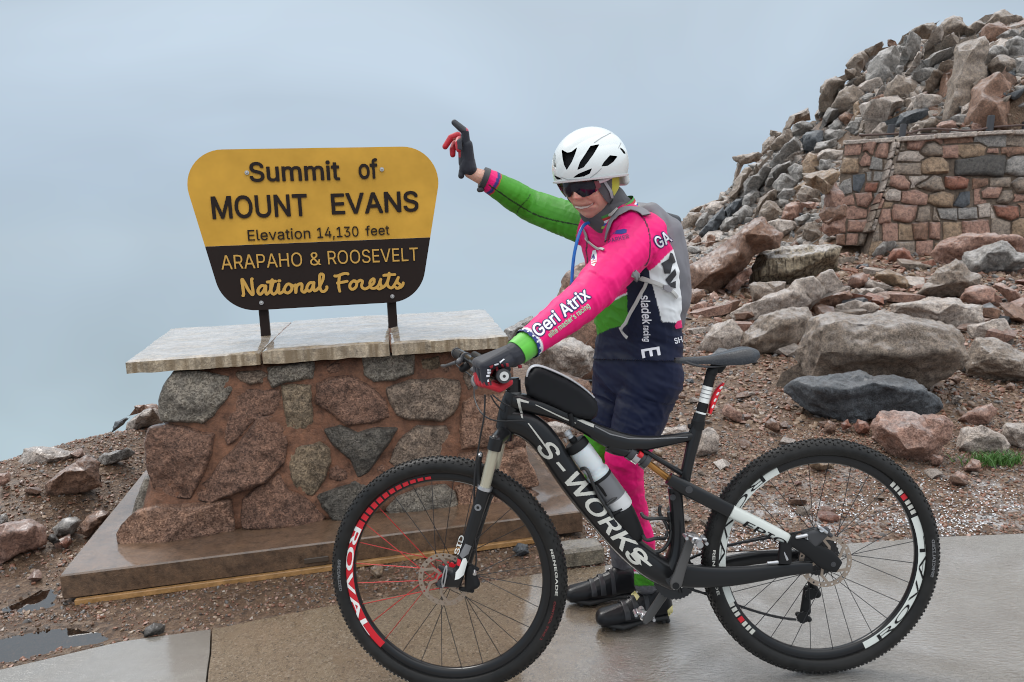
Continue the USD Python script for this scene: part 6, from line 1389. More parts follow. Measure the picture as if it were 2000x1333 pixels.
# seatpost, saddle, rear light
sp0, sp1 = bp(1366, 818), bp(1391, 722)
post_ = obj('seatpost', sweep([sp0 - (sp1 - sp0) * 0.1, sp1], 0.0152, 20), BLACKM, bike, smooth=50)
for a, b in ((0.33, 0.66), (-0.02, 0.14)):
    obj('seatpost_band', sweep([sp0 + (sp1 - sp0) * a, sp0 + (sp1 - sp0) * b], 0.0156, 20, caps=False), WHITE, post_, smooth=50)
for a in (0.42, 0.5, 0.58):
    obj('band_line', sweep([sp0 + (sp1 - sp0) * a, sp0 + (sp1 - sp0) * (a + 0.015)], 0.01585, 20, caps=False), GREYP, post_, smooth=50)
obj('seat_clamp', cat_mesh([cyl(bp(1364, 822), bp(1362, 838), 0.0205, 22), box_at(bp(1350, 833), BDIR, BUP, BN, 0.02, 0.014, 0.012, 0.003)]), BLACKM, bike, smooth=40)
obj('post_head', cat_mesh([hull_spheres((bp(1390, 728), 0.017), (bp(1402, 708), 0.013)), hull_spheres((bp(1398, 712), 0.014), (bp(1412, 714), 0.011), (bp(1405, 722), 0.012)), cyl(bp(1404, 708, -0.028), bp(1404, 708, 0.028), 0.009)]), BLACKM, bike, smooth=40)
st_ = np.linspace(0, 1, 30)
top_px = np.array([(1318, 699), (1345, 697.5), (1380, 695.5), (1410, 689), (1440, 681), (1462, 678), (1474, 682)])
Pt = smooth_path(bpp(top_px), 30)
wd = np.interp(st_, [0, .06, .3, .5, .7, .88, 1], [.010, .019, .022, .030, .055, .068, .045])
dp = np.interp(st_, [0, .1, .4, .6, .8, .93, 1], [.006, .009, .013, .026, .035, .031, .012])
V = []; m_ = 17
for i in range(30):
    for j in range(m_):
        s = j / (m_ - 1) * 2 - 1; a = abs(s)
        V.append(Pt[i] + BN * wd[i] * np.sign(s) * min(1, a * 1.25) - BUP * (dp[i] * max(0, (a - 0.55) / 0.45) ** 1.2 + 0.006 * a * a + (0.004 if a < 0.12 and 3 < i < 26 else 0)))
V = np.array(V).reshape(30, m_, 3)
und = V * 0.985 + V.mean(1, keepdims=True) * 0.015 - BUP * 0.004
Vv = np.vstack([V.reshape(-1, 3), und.reshape(-1, 3)]); ii, jj = np.meshgrid(np.arange(29), np.arange(m_ - 1), indexing='ij')
q = np.stack([ii * m_ + jj, (ii + 1) * m_ + jj, (ii + 1) * m_ + jj + 1, ii * m_ + jj + 1], -1).reshape(-1, 4)
obj('saddle', tm(Vv, np.vstack([q[:, [0, 1, 2]], q[:, [0, 2, 3]], q[:, [0, 2, 1]] + 30 * m_, q[:, [0, 3, 2]] + 30 * m_])), plain('wet_saddle', (0.017, 0.018, 0.021), 0.26, var=0.2, vscale=150, bump=0.001, bscale=260), bike, smooth=50)
for o in (0.02, -0.02):
    obj('saddle_rail', sweep(smooth_path(np.array([bp(1338, 706, o * .8), bp(1365, 715, o), bp(1400, 716, o), bp(1425, 711, o * 1.3), bp(1442, 703, o * 1.6)]), 24), 0.0038, 10), DGREY, bike, smooth=50)
lt = smooth_path(bpp([(1383, 808), (1392, 780), (1399, 764), (1410, 748)]), 16)
obj('rear_light', sweep(lt + BDIR * 0.004, np.c_[np.full(16, 0.012), np.interp(np.linspace(0, 1, 16), [0, .2, .5, .8, 1], [.004, .0075, .009, .007, .003])], 12, ref=BN, power=3), plain('red_lamp_rubber', (0.55, 0.01, 0.02), 0.3), bike, smooth=40)
for k in (3, 6, 9, 12):
    obj('light_window', hull_spheres((lt[k] + BDIR * 0.004 + BN * 0.0085, 0.0042), (lt[k + 1] + BDIR * 0.005 + BN * 0.0085, 0.0042), seg=10), WHITE, bike, smooth=50)

# fork
def fk(pts, r, off, sides=18):
    P = np.array([fpx(x, y, off) for x, y in pts]); return P
legpts = np.array([fpx(x, y, 0.06) for x, y in ((966, 872), (947, 952), (944, 962), (900, 1110), (893, 1138))])
for s in (0, 1):
    L_ = legpts - E3F * 0.12 * s
    obj('stanchion', sweep(L_[:2] + [[0, 0, 0], unit(L_[1] - L_[0]) * 0.03], 0.0160, 20), GOLD, bike, smooth=50)
    leg = obj('fork_leg', cat_mesh([sweep(smooth_path(L_[1:], 20), np.interp(np.linspace(0, 1, 20), [0, .04, .1, .8, 1], [.021, .021, .0195, .0175, .014]), 20), hull_spheres((L_[3], 0.014), (L_[4], 0.014), (AXF + E3F * (0.06 - 0.12 * s), 0.015))]), BLACK, bike, smooth=45)
    obj('leg_collar', sweep([L_[1] - unit(L_[2] - L_[1]) * 0.004, L_[1] + unit(L_[2] - L_[1]) * 0.006], 0.0225, 20), ALU, leg, smooth=50)
    if s == 0: near_leg = leg; near_leg_mesh = cat_mesh([sweep(smooth_path(L_[1:], 20), np.interp(np.linspace(0, 1, 20), [0, .04, .1, .8, 1], [.021, .021, .0195, .0175, .014]), 20)])
crown_c = bp(984, 846)
obj('fork_crown', cat_mesh([hull_spheres((legpts[0] + (legpts[0] - legpts[1]) * 0.12, 0.021), (crown_c, 0.024)), hull_spheres((legpts[0] - E3F * 0.12 + (legpts[0] - legpts[1]) * 0.12, 0.021), (crown_c, 0.024)), sweep([legpts[0] + (legpts[0] - legpts[1]) * 0.2, legpts[0] + (legpts[1] - legpts[0]) * 0.08], 0.0212, 20), sweep([legpts[0] - E3F * 0.12 + (legpts[0] - legpts[1]) * 0.2, legpts[0] - E3F * 0.12 + (legpts[1] - legpts[0]) * 0.08], 0.0212, 20), cyl(crown_c - BUP * 0.02, bp(987, 836), 0.026)]), BLACK, bike, smooth=45)
arch = smooth_path(np.array([legpts[1] + BDIR * -0.012, fpx(934, 935, 0.05), fpx(936, 893, 0.02), fpx(937, 890, -0.02), fpx(934, 935, -0.05), legpts[1] - E3F * 0.12 - BDIR * 0.012]), 30)
obj('fork_arch', sweep(arch, 0.0095, 12), BLACKM, bike, smooth=50)
obj('arch_clip', box_at(fpx(937, 891, 0.02), FD, BUP, E3F, 0.012, 0.016, 0.02, 0.003), ALU, bike)
obj('front_axle', cat_mesh([cyl(AXF - E3F * 0.07, AXF + E3F * 0.07, 0.0075), cyl(AXF + E3F * 0.062, AXF + E3F * 0.074, 0.012)]), DGREY, bike, smooth=40)
obj('axle_lever', sweep(smooth_path(np.array([fpx(868, 1145, .075), fpx(866, 1122, .082), fpx(872, 1106, .082), fpx(871, 1125, .083), fpx(864, 1146, .077)]), 24), 0.0022, 8), ALU, bike, smooth=50)
obj('front_brake_caliper', cat_mesh([hull_spheres((fpx(918, 1110, .05), 0.014), (fpx(928, 1140, .05), 0.015), (fpx(914, 1150, .05), 0.011)), hull_spheres((fpx(908, 1100, .05), 0.006), (fpx(932, 1112, .05), 0.006)), hull_spheres((fpx(900, 1150, .05), 0.007), (fpx(922, 1154, .05), 0.007))]), BLACKM, bike, smooth=40)
obj('caliper_bolt', cyl(fpx(927, 1113, .05), fpx(927, 1122, .066), 0.0055), ALU, bike)
obj('fork_foot', cat_mesh([hull_spheres((fpx(884, 1120, .06), 0.016), (fpx(893, 1140, .06), 0.013), (fpx(860, 1108, .055), 0.007)), hull_spheres((fpx(884, 1122, .06), 0.012), (fpx(855, 1142, .055), 0.007))]), BLACK, bike, smooth=40)

# bars, stem, grips, levers
E1, E2 = py(984, 735, 1.915), py(892, 690, 2.545)
BM = (E1 + E2) / 2; BX = unit(E1 - E2)
htop = bp(1004, 764)
bar = obj('handlebar', sweep(smooth_path(np.array([E1, BM + BX * 0.2, BM + BX * 0.05, BM - BX * 0.05, BM - BX * 0.2, E2]) + np.array([[0, 0, 0], [0, 0, .004], [0, 0, -.004], [0, 0, -.004], [0, 0, .004], [0, 0, 0]]), 40), 0.0125, 16), BLACK, bike, smooth=50)
obj('stem', cat_mesh([hull_spheres((htop + BUP * 0.012, 0.021), (BM - (BM - htop) * 0.15, 0.017)), cyl(BM - BX * 0.026, BM + BX * 0.026, 0.020), cyl(htop - BUP * 0.02, htop + BUP * 0.035, 0.021), cyl(htop + BUP * 0.035, htop + BUP * 0.04, 0.017)]), BLACK, bike, smooth=45)
obj('spacer', cyl(htop - BUP * 0.022, htop - BUP * 0.002, 0.0225), plain('grey_spacer', (0.12, 0.12, 0.12), 0.4, metallic=0.5), bike, smooth=40)
for e, s in ((E1, -1), (E2, 1)):
    gr_ = obj('grip', sweep([e + BX * 0.002 * -s, e + BX * s * 0.13], 0.0165, 20), RUBG, bike, smooth=50)
    obj('grip_collar', sweep([e - BX * s * 0.004, e + BX * s * 0.012], 0.0185, 22), DGREY, gr_, smooth=50)
    if s < 0:
        obj('bar_end_ring', extrude_2d(Point(0, 0).buffer(0.0122, 16).difference(Point(0, 0).buffer(0.0042, 10)), 0.0015, e + BX * 0.0042, unit(np.cross(UZ, BX)), np.cross(BX, unit(np.cross(UZ, BX))), BX), plain('pale_grey_cap', (0.5, 0.5, 0.49), 0.4), gr_, smooth=False)
    c = e + BX * s * 0.165
    fw = unit(np.cross(UZ, BX)) ; fw = fw if fw[0] < 0 else -fw
    obj('brake_lever', cat_mesh([hull_spheres((c + fw * 0.02 - UZ * 0.008, 0.011), (c + fw * 0.035 + BX * s * 0.05 - UZ * 0.005, 0.009)), cyl(c - BX * 0.008, c + BX * 0.008, 0.018), sweep(smooth_path(np.array([c + fw * 0.035 - UZ * 0.012, c + fw * 0.055 - BX * s * 0.03 - UZ * 0.022, c + fw * 0.06 - BX * s * 0.08 - UZ * 0.03, c + fw * 0.062 - BX * s * 0.105 - UZ * 0.032]), 20), np.interp(np.linspace(0, 1, 20), [0, .3, 1], [.006, .0048, .0055]), 10)]), plain('dark_lever', (0.10, 0.10, 0.105), 0.35, metallic=0.6), bike, smooth=45)
    cs = e + BX * s * 0.20
    obj('shifter', cat_mesh([hull_spheres((cs - UZ * 0.018, 0.014), (cs + fw * 0.02 - UZ * 0.03, 0.012)), hull_spheres((cs - fw * 0.015 - UZ * 0.028, 0.005), (cs - fw * 0.03 + BX * s * -0.02 - UZ * 0.03, 0.006))]), BLACKM, bike, smooth=45)
# bar-end lockout and display boxes near the stem
obj('remote_clamp', cat_mesh([hull_spheres((BM + BX * 0.10, 0.020), (BM + BX * 0.075 + UZ * 0.012, 0.016)), hull_spheres((BM + BX * 0.05 + UZ * 0.02, 0.011), (BM - BX * 0.03 + UZ * 0.022, 0.011))]), BLACKM, bike, smooth=45)
# cables
CAB = plain('cable_housing', (0.010, 0.010, 0.011), 0.4)
R1 = lambda p: crop(p, 870, 660, 6.665)
def cable(pts, offs, r=0.0024):
    P = np.array([bp(x, y, o) for (x, y), o in zip(pts, offs)]); obj('cable', sweep(smooth_path(P, 60), r, 8), CAB, bike, smooth=60)
cable(R1([(130,330),(240,430),(350,520),(372,720),(430,920),(560,1050),(680,1085),(900,1080),(1050,1090)]), [-.30, -.24, -.18, -.08, 0.0, .04, .045, .05, .045])
cable(list(R1([(515,740),(512,900),(495,1080),(455,1280)])) + [(934, 880), (928, 920), (926, 960), (925, 1000)], [.10, .10, .10, .09, .085, .08, .08, .08], 0.0026)
cable([(925, 1000), (926, 1040), (930, 1080), (928, 1110)], [.08, .08, .075, .065], 0.0026)
cable(R1([(590,750),(640,840),(700,910),(760,960)]), [.05, .05, .04, .03])
cable(R1([(610,740),(680,800),(770,860),(830,890)]), [.02, .03, .045, .045])
cable([(1405, 1066), (1450, 1058), (1500, 1046), (1545, 1042), (1590, 1030)], [-.06, -.06, -.06, .055, .058])
cable([(1345, 1150), (1372, 1158), (1400, 1150)], [.03, .02, 0], 0.002)
# bottle cages
CAGE = plain('cage_carbon', (0.012, 0.012, 0.012), 0.35, coat=0.3)
cg = obj('bottle_cage', cat_mesh([sweep(smooth_path(np.array([bp(x, y, o) for x, y, o in ((1253, 1003, .03), (1262, 1012, .042), (1280, 1013, .042), (1302, 1014, .02), (1306, 1018, 0))]), 20), 0.0055, 10), sweep(smooth_path(np.array([bp(x, y, o) for x, y, o in ((1290, 988, .0), (1292, 1010, 0), (1303, 1030, 0), (1300, 1050, 0), (1280, 1052, .03), (1262, 1055, .042), (1256, 1045, .04))]), 30), 0.0055, 10), sweep(smooth_path(np.array([bp(x, y, o) for x, y, o in ((1253, 1003, -.03), (1262, 1012, -.042), (1280, 1013, -.042), (1302, 1014, -.02))]), 16), 0.0055, 10), sweep(smooth_path(np.array([bp(x, y, o) for x, y, o in ((1306, 1000, 0), (1310, 1030, 0), (1306, 1060, 0), (1285, 1078, 0), (1268, 1075, 0))]), 20), 0.006, 10)]), CAGE, bike, smooth=50)
obj('bottle_cage', cat_mesh([sweep(smooth_path(np.array([bp(x, y, o) for x, y, o in ((1135, 917, .02), (1146, 918, .036), (1152, 930, .040), (1158, 945, .036), (1166, 962, .03), (1180, 985, .03), (1196, 1010, .03))]), 30), 0.0055, 10), sweep(smooth_path(np.array([bp(x, y, o) for x, y, o in ((1186, 985, .038), (1206, 970, .03), (1222, 962, .0))]), 16), 0.005, 10), sweep(smooth_path(np.array([bp(x, y, 0) for x, y in ((1110, 900), (1160, 965), (1215, 1035))]), 16), 0.006, 10)]), CAGE, bike, smooth=50)

# ---------------------------------------------------------------- lettering laid on curved surfaces
def ray_onto(mesh, px, inset=None):
    """Points and outward normals where the pixels' rays first meet the mesh; misses take the nearest hit."""
    px = np.asarray(px, float); R = unit(ray(px[:, 0], px[:, 1]))
    loc, ri, ti = mesh.ray.intersects_location(np.repeat(EYE[None], len(R), 0), R, multiple_hits=False)
    if len(loc) == 0:
        vp = proj(mesh.vertices); fr_ = ((EYE - mesh.vertices) * mesh.vertex_normals).sum(1) > 0
        j = np.where(fr_)[0][cKDTree(vp[fr_]).query(px)[1]]
        return np.asarray(mesh.vertices)[j], np.asarray(mesh.vertex_normals)[j]
    P = np.full((len(R), 3), np.nan); N = np.zeros((len(R), 3))
    vn = mesh.vertex_normals[mesh.faces[ti]].mean(1)
    P[ri] = loc; N[ri] = unit(vn)
    bad = np.isnan(P[:, 0])
    if bad.any():
        t = cKDTree(px[~bad]); _, j = t.query(px[bad]); good = np.where(~bad)[0][j]
        d = ((P[good] - EYE) * R[good]).sum(1); P[bad] = EYE + R[bad] * d[:, None]; N[bad] = N[good]
    return P, N
def as_ray_mesh(ms):
    m = cat_mesh(ms) if isinstance(ms, list) else ms
    return trimesh.Trimesh(np.asarray(m.vertices), np.asarray(m.faces), process=True)
def print_poly(name, target, poly_px, mat, parent, off=0.0012, spacing=3.0, **kw):
    v, f, _, _ = fill_polygon(Polygon(poly_px), spacing)
    P, N = ray_onto(target, v); obj(name, tm(P + N * off, f[:, ::-1]), mat, parent, smooth=True, **kw)
def print_text(target, text, start, end, cap, mat, parent, off=0.0015, bold=True, slant=0.0, name='lettering', grow=0.0, flipy=False):
    """Text from pixel start to pixel end along its baseline, capitals cap pixels tall."""
    m = meshkit.text_mesh(text, 1.0, depth=0.01, bold=bold); v, f = np.array(m.vertices), np.array(m.faces)
    f = f[(v[f][:, :, 2] > 0.005).all(1)]
    if grow:
        tri = shapely.union_all([Polygon(t[:, :2]) for t in v[f]]).buffer(grow)
        ms = [trimesh.creation.extrude_polygon(g, 0.01, engine='earcut') for g in getattr(tri, 'geoms', [tri])]
        m = trimesh.util.concatenate(ms); v, f = np.array(m.vertices), np.array(m.faces); f = f[(v[f][:, :, 2] > 0.005).all(1)]
    x0, x1 = v[:, 0].min(), v[:, 0].max()
    v, f = trimesh.remesh.subdivide_to_size(v, f, max(0.2, 4.0 / cap), max_iter=14)
    s, e = np.asarray(start, float), np.asarray(end, float); d = (e - s); up = np.array([d[1], -d[0]]) / np.linalg.norm(d)
    if grow: x0 += grow; x1 -= grow
    x = (v[:, 0] - x0) / (x1 - x0); y = v[:, 1]
    px = s + d * x[:, None] + (up * cap + unit(d) * slant * cap) * y[:, None]
    P, N = ray_onto(target, px); obj(name, tm(P + N * off, f), mat, parent, smooth=True)
fmesh = as_ray_mesh([m for m in fr] + [lower_seat])
print_text(as_ray_mesh([fr[1]]), 'S-WORKS', (1046, 873), (1240, 1106), 31, WPRT, frame, slant=0.30)
print_poly('frame_print', fmesh, R1([(925,795),(960,790),(1090,835),(1080,855),(970,830),(1005,985),(975,985)]), WPRT, frame)
print_poly('frame_print', fmesh, R1([(975,1000),(1000,990),(1012,1050),(990,1045)]), WPRT, frame)
print_poly('frame_print', fmesh, R1([(1070,1115),(1085,1110),(1260,1333),(1330,1440),(1310,1440)]), WPRT, frame, spacing=2)
print_poly('frame_print', fmesh, R1([(1165,875),(1180,872),(1560,1045),(1700,1105),(1700,1118),(1550,1062)]), WPRT, frame, spacing=2)
c62 = lambda p: crop(p, 1050, 850, 3.1)
print_poly('frame_print', fmesh, c62([(590,700),(640,740),(695,790),(680,795),(620,750),(630,790),(600,770),(560,720)]), WPRT, frame, spacing=2)
b4p = lambda p: crop(p, 880, 600, 3.333)
print_poly('frame_print', fmesh, b4p([(820,735),(860,735),(935,765),(930,785),(880,765)]), WPRT, frame, spacing=2)
print_poly('frame_print', fmesh, b4p([(940,775),(1040,825),(1160,855),(1300,857),(1545,845),(1545,850),(1300,863),(1160,861),(1040,832),(940,783)]), GREYP, frame, spacing=2)
wm = as_ray_mesh([stay2])
print_text(wm, 'EPIC', (1450, 1026), (1530, 1066), 11, BLACKM, white_stay, slant=0.4)
lm = as_ray_mesh([near_leg_mesh])
fk7 = lambda p: crop(p, 820, 840, 3.922)
print_poly('leg_print', lm, fk7([(255,1155),(262,1110),(300,1060),(330,985),(352,980),(362,1010),(335,1110),(300,1140)]), WHITE, near_leg, spacing=2)
print_poly('leg_print', lm, fk7([(285,1035),(292,985),(318,995),(308,1045)]), RED, near_leg, off=0.0018, spacing=2)
print_poly('leg_print', lm, fk7([(305,960),(350,870),(395,890),(370,950),(325,985)]), GREYP, near_leg, spacing=2)
print_text(lm, 'SID', fk7([(300, 960)])[0], fk7([(345, 815)])[0], 9, WHITE, near_leg, off=0.002)
c = fpx(936, 988, 0.085); obj('leg_badge', extrude_2d(Point(0, 0).buffer(0.010).difference(Point(0, 0).buffer(0.0045)), 0.001, fpx(936, 988, 0.06) + E3F * 0.0195, FD, BUP, E3F), GREYP, near_leg, smooth=False)

# ---------------------------------------------------------------- bottle and frame bag (carried by the bicycle)
bot = thing('water_bottle', 'white and grey sports bottle in the black cage on the down tube', 'bottle')
ba, bb_ = bp(1124, 866), bp(1222, 1000)
ax = unit(bb_ - ba); Lb = np.linalg.norm(bb_ - ba)
def lathe(prof, n=32):
    P = np.array([ba + ax * s for s, r in prof]); return sweep(P, np.array([max(r, 1e-4) for s, r in prof]), n, ref=BN)
obj('cap', lathe([(-0.022, 0.008), (-0.02, 0.012), (-0.008, 0.012), (-0.006, 0.030), (0.0, 0.0355), (0.018, 0.0365), (0.02, 0.035)]), BLACKM, bot, smooth=40)
obj('spout', lathe([(-0.046, 0.005), (-0.044, 0.010), (-0.034, 0.011), (-0.03, 0.008), (-0.02, 0.009)]), plain('clear_spout', (0.5, 0.52, 0.54), 0.3), bot, smooth=40)
obj('body', lathe([(0.018, 0.034), (0.03, 0.0355), (0.085, 0.0355), (0.095, 0.0325), (0.103, 0.0325), (0.108, 0.0375), (0.118, 0.0378), (0.125, 0.036)]), plain('bottle_white', (0.46, 0.49, 0.50), 0.35, sss=0.2), bot, smooth=45)
obj('grip_band', lathe([(0.122, 0.0372), (0.124, 0.0382), (0.130, 0.0382), (0.132, 0.0372)]), BLACKM, bot, smooth=45)
low = lathe([(0.131, 0.0365), (0.14, 0.037), (0.205, 0.0368)])
lowp = obj('body', low, plain('bottle_grey', (0.12, 0.12, 0.125), 0.35), bot, smooth=45, label='grey lower half of the bottle')
obj('body', lathe([(0.204, 0.0368), (0.235, 0.0366), (0.245, 0.034)]), plain('bottle_pale', (0.5, 0.5, 0.5), 0.35), bot, smooth=45)
print_poly('bottle_print', as_ray_mesh([low]), crop([(300,560),(340,550),(350,640),(400,690),(440,760),(420,770),(370,700),(330,640),(300,620)], 1100, 820, 5.125), BLACKM, lowp, spacing=2)
slv = thing('tool_holder', 'black tapered holder below the bottle on the down tube', 'holder')
obj('holder_body', sweep(smooth_path(np.array([bp(1205, 990), bp(1222, 1012), bp(1240, 1042), bp(1250, 1056)]), 16), np.c_[np.interp(np.linspace(0, 1, 16), [0, .1, .9, 1], [.030, .037, .030, .012]), np.interp(np.linspace(0, 1, 16), [0, .1, .85, 1], [.034, .040, .026, .012])], 24, ref=BN, power=2.6), BLACKM, slv, smooth=50)
obj('holder_rim', sweep(smooth_path(np.array([bp(1204, 990), bp(1206, 993)]), 3), np.c_[np.full(3, 0.038), np.full(3, 0.040)], 24, ref=BN), RUBG, slv, smooth=50)
bag = thing('frame_bag', 'black padded top tube bag behind the stem', 'bag')
bpx = B4([(490,500),(492,460),(510,425),(545,390),(590,388),(640,410),(760,465),(850,520),(910,570),(945,620),(952,665),(945,705),(915,728),(860,722),(800,712),(680,650),(560,598),(505,568)])
P3 = bpp(bpx); o_ = P3.mean(0); uvb = np.c_[(P3 - o_) @ BDIR, (P3 - o_) @ BUP]
v, f, nb, pl = fill_polygon(Polygon(uvb).buffer(0.004), 0.008, jitter=0.1)
d = shapely.distance(shapely.points(v), pl.exterior); hh = 0.032 * np.sqrt(np.clip(1 - (1 - np.clip(d / 0.018, 0, 1)) ** 2, 0, 1)) + noise3(np.c_[v, np.zeros(len(v))], 14, 0.002, 4)
hh[:nb] = 0
A_ = o_ + v[:, :1] * BDIR + v[:, 1:] * BUP
obj('bag_body', tm(np.vstack([A_ + hh[:, None] * BN, A_ - hh[:, None] * BN]), np.vstack([f, f[:, ::-1] + len(v)])), plain('bag_fabric', (0.006, 0.0065, 0.008), 0.6, spec=0.25, bump=0.0006, bscale=700), bag, smooth=50)
obj('bag_top', sweep(smooth_path(bpp(B4([(498,455),(545,388),(640,408),(760,463),(850,520),(930,590)])), 40) + BUP * 0.002, np.c_[np.full(40, 0.022), np.full(40, 0.0032)], 14, ref=BN, power=3), plain('bag_clear_top', (0.45, 0.46, 0.48), 0.25), bag, smooth=50)
obj('bag_strap', tube_px([(1112, 805), (1117, 829)], [6, 6], 0.034, power=3), BLACKM, bag, smooth=45)
# ---------------------------------------------------------------- the rider
PINK, GREEN, NAVY = np.array([0.78, 0.004, 0.16]), np.array([0.05, 0.25, 0.014]), np.array([0.003, 0.006, 0.024])
WHT, SKIN, GREYC, REDC = np.array([0.72, 0.73, 0.74]), np.array([0.66, 0.36, 0.265]), np.array([0.075, 0.073, 0.078]), np.array([0.42, 0.008, 0.02])
J = {k: py(*v) for k, v in dict(
    pelL=(1272, 742, 2.46), pelR=(1210, 742, 2.60), waL=(1272, 655, 2.46), waR=(1222, 650, 2.58), chL=(1264, 545, 2.41), chR=(1203, 540, 2.58),
    shL=(1256, 462, 2.33), shR=(1172, 452, 2.60), nk=(1208, 432, 2.46), nk2=(1190, 395, 2.45),
    elL=(1142, 586, 2.13), wrL=(1031, 672, 2.000), elR=(1038, 403, 2.72), wrR=(947, 349, 2.64), hwR=(918, 337, 2.63),
    hipL=(1262, 775, 2.46), hipR=(1208, 772, 2.60), thL=(1243, 835, 2.44), knL=(1218, 900, 2.42), cfL=(1223, 955, 2.44), miL=(1241, 1015, 2.47), loL=(1257, 1065, 2.49), anL=(1262, 1140, 2.51),
    thR=(1190, 830, 2.58), knR=(1166, 885, 2.58), cfR=(1178, 950, 2.62), miR=(1196, 1010, 2.66), loR=(1210, 1060, 2.69), anR=(1220, 1125, 2.71)).items()}
RAD = dict(pelL=.100, pelR=.092, waL=.094, waR=.092, chL=.095, chR=.093, shL=.066, shR=.064, nk=.062, nk2=.056, elL=.051, wrL=.036, elR=.050, wrR=.034, hwR=.028,
           hipL=.092, hipR=.086, thL=.079, knL=.060, cfL=.055, miL=.044, loL=.037, anL=.036, thR=.074, knR=.056, cfR=.054, miR=.043, loR=.037, anR=.036)
def HS(*names, d=0.0, extra=()):
    return hull_spheres(*[(J[n], RAD[n] + d) for n in names], *extra, seg=24)
def mid(a, b, t): return J[a] + (J[b] - J[a]) * t
def body_parts(d=0.0):
    up_l = (mid('shL', 'elL', 0.45), 0.062 + d); up_r = (mid('shR', 'elR', 0.4), 0.058 + d)
    fo_l, fo_r = (mid('elL', 'wrL', 0.35), 0.049 + d), (mid('elR', 'wrR', 0.35), 0.047 + d)
    torso = [HS('pelL', 'pelR', 'waL', 'waR', d=d), HS('waL', 'waR', 'chL', 'chR', d=d), HS('chL', 'chR', 'shL', 'shR', d=d), HS('shL', 'shR', 'nk', d=d), HS('nk', 'nk2', d=d)]
    armL = [hull_spheres((J['shL'], .068 + d), up_l, seg=24), hull_spheres(up_l, (J['elL'], .051 + d), seg=24), hull_spheres((J['elL'], .051 + d), fo_l, seg=24), hull_spheres(fo_l, (J['wrL'], .037 + d), seg=24)]
    armR = [hull_spheres((J['shR'], .064 + d), up_r, seg=24), hull_spheres(up_r, (J['elR'], .050 + d), seg=24), hull_spheres((J['elR'], .050 + d), fo_r, seg=24), hull_spheres(fo_r, (J['wrR'], .034 + d), seg=24), hull_spheres((J['wrR'], .034 + d), (J['hwR'], .027 + d), seg=24)]
    legs = []
    for s in 'LR':
        c = ['hip' + s, 'th' + s, 'kn' + s, 'cf' + s, 'mi' + s, 'lo' + s, 'an' + s]
        legs += [HS(c[i], c[i + 1], d=d) for i in range(len(c) - 1)] + [HS('pel' + s, 'hip' + s, d=d)]
    return torso + armL + armR + legs
rider = thing('person', 'person in pink, green and navy cycling kit and white helmet, holding the bike and waving', 'person')

# ---- head frame
HC = py(1156, 358, 2.43)
_y, _p, _rr = math.radians(33), math.radians(12), math.radians(-1)
f0 = np.array([-math.sin(_y), -math.cos(_y), 0]); HF = unit(f0 * math.cos(_p) - UZ * math.sin(_p)); HL = unit(np.cross(UZ, f0)); HU = np.cross(HF, HL)
HL, HU = HL * math.cos(_rr) + HU * math.sin(_rr), HU * math.cos(_rr) - HL * math.sin(_rr)
def HP(f, l, u): return HC + np.multiply.outer(np.asarray(f), HF) + np.multiply.outer(np.asarray(l), HL) + np.multiply.outer(np.asarray(u), HU)
def head_shape(scale=1.0, sub=5, features=True):
    s = trimesh.creation.icosphere(sub); v = np.asarray(s.vertices)
    f, l, u = v[:, 0] * 0.098, v[:, 1] * 0.077, np.where(v[:, 2] < 0, v[:, 2] * 0.112, v[:, 2] * 0.120)
    low = np.clip(-(u + 0.02) / 0.10, 0, 1)
    l = l * (1 - 0.30 * low ** 1.3); f = np.where(f > 0, f * (1 - 0.10 * low), f * (1 - 0.35 * low))
    fr_ = np.clip(v[:, 0], 0, 1) ** 0.8
    g = lambda l0, u0, sl, su: np.exp(-((l - l0) / sl) ** 2 - ((u - u0) / su) ** 2)
    d = np.zeros(len(v))
    if features:
        nose = np.exp(-(l / (0.0095 + 0.10 * np.clip(0.03 - u, 0, 0.05) * 0.9)) ** 2) * np.clip((0.036 - u) / 0.058, 0, 1) * np.where(u < -0.024, np.exp(-((u + 0.024) / 0.0065) ** 2), 1)
        d += 0.030 * nose + 0.007 * g(0.0135, -0.022, 0.006, 0.008) + 0.007 * g(-0.0135, -0.022, 0.006, 0.008)
        d += 0.006 * g(0, 0.036, 0.05, 0.010) - 0.010 * (g(0.031, 0.016, 0.017, 0.012) + g(-0.031, 0.016, 0.017, 0.012))
        d += 0.012 * (g(0.040, -0.024, 0.017, 0.015) + g(-0.040, -0.024, 0.017, 0.015))
        for sg in (1, -1):
            for t in np.linspace(0, 1, 9):
                d -= 0.0036 * g(sg * (0.018 + 0.021 * t + 0.005 * math.sin(math.pi * t)), -0.026 - 0.034 * t, 0.004, 0.005)
        mu = -0.056 + 0.22 * np.maximum(0, np.abs(l) - 0.008) ** 1.0 * 0.35
        d += (np.abs(l) < 0.036) * (0.0032 * np.exp(-((u - mu - 0.008) / 0.004) ** 2) + 0.0045 * np.exp(-((u - mu + 0.009) / 0.005) ** 2) - 0.0055 * np.exp(-((u - mu) / 0.003) ** 2))
        d += 0.011 * g(0, -0.094, 0.020, 0.016) - 0.004 * g(0, -0.076, 0.024, 0.007)
    f = f + d * fr_
    return HP(f * scale, l * scale, u * scale), np.asarray(s.faces), (f, l, u), v
hv, hf_, (ff, lf, uf), sv = head_shape()
g2 = lambda l0, u0, s: np.exp(-((lf - l0) ** 2 + (uf - u0) ** 2) / s ** 2)
skin = np.tile(SKIN, (len(hv), 1))
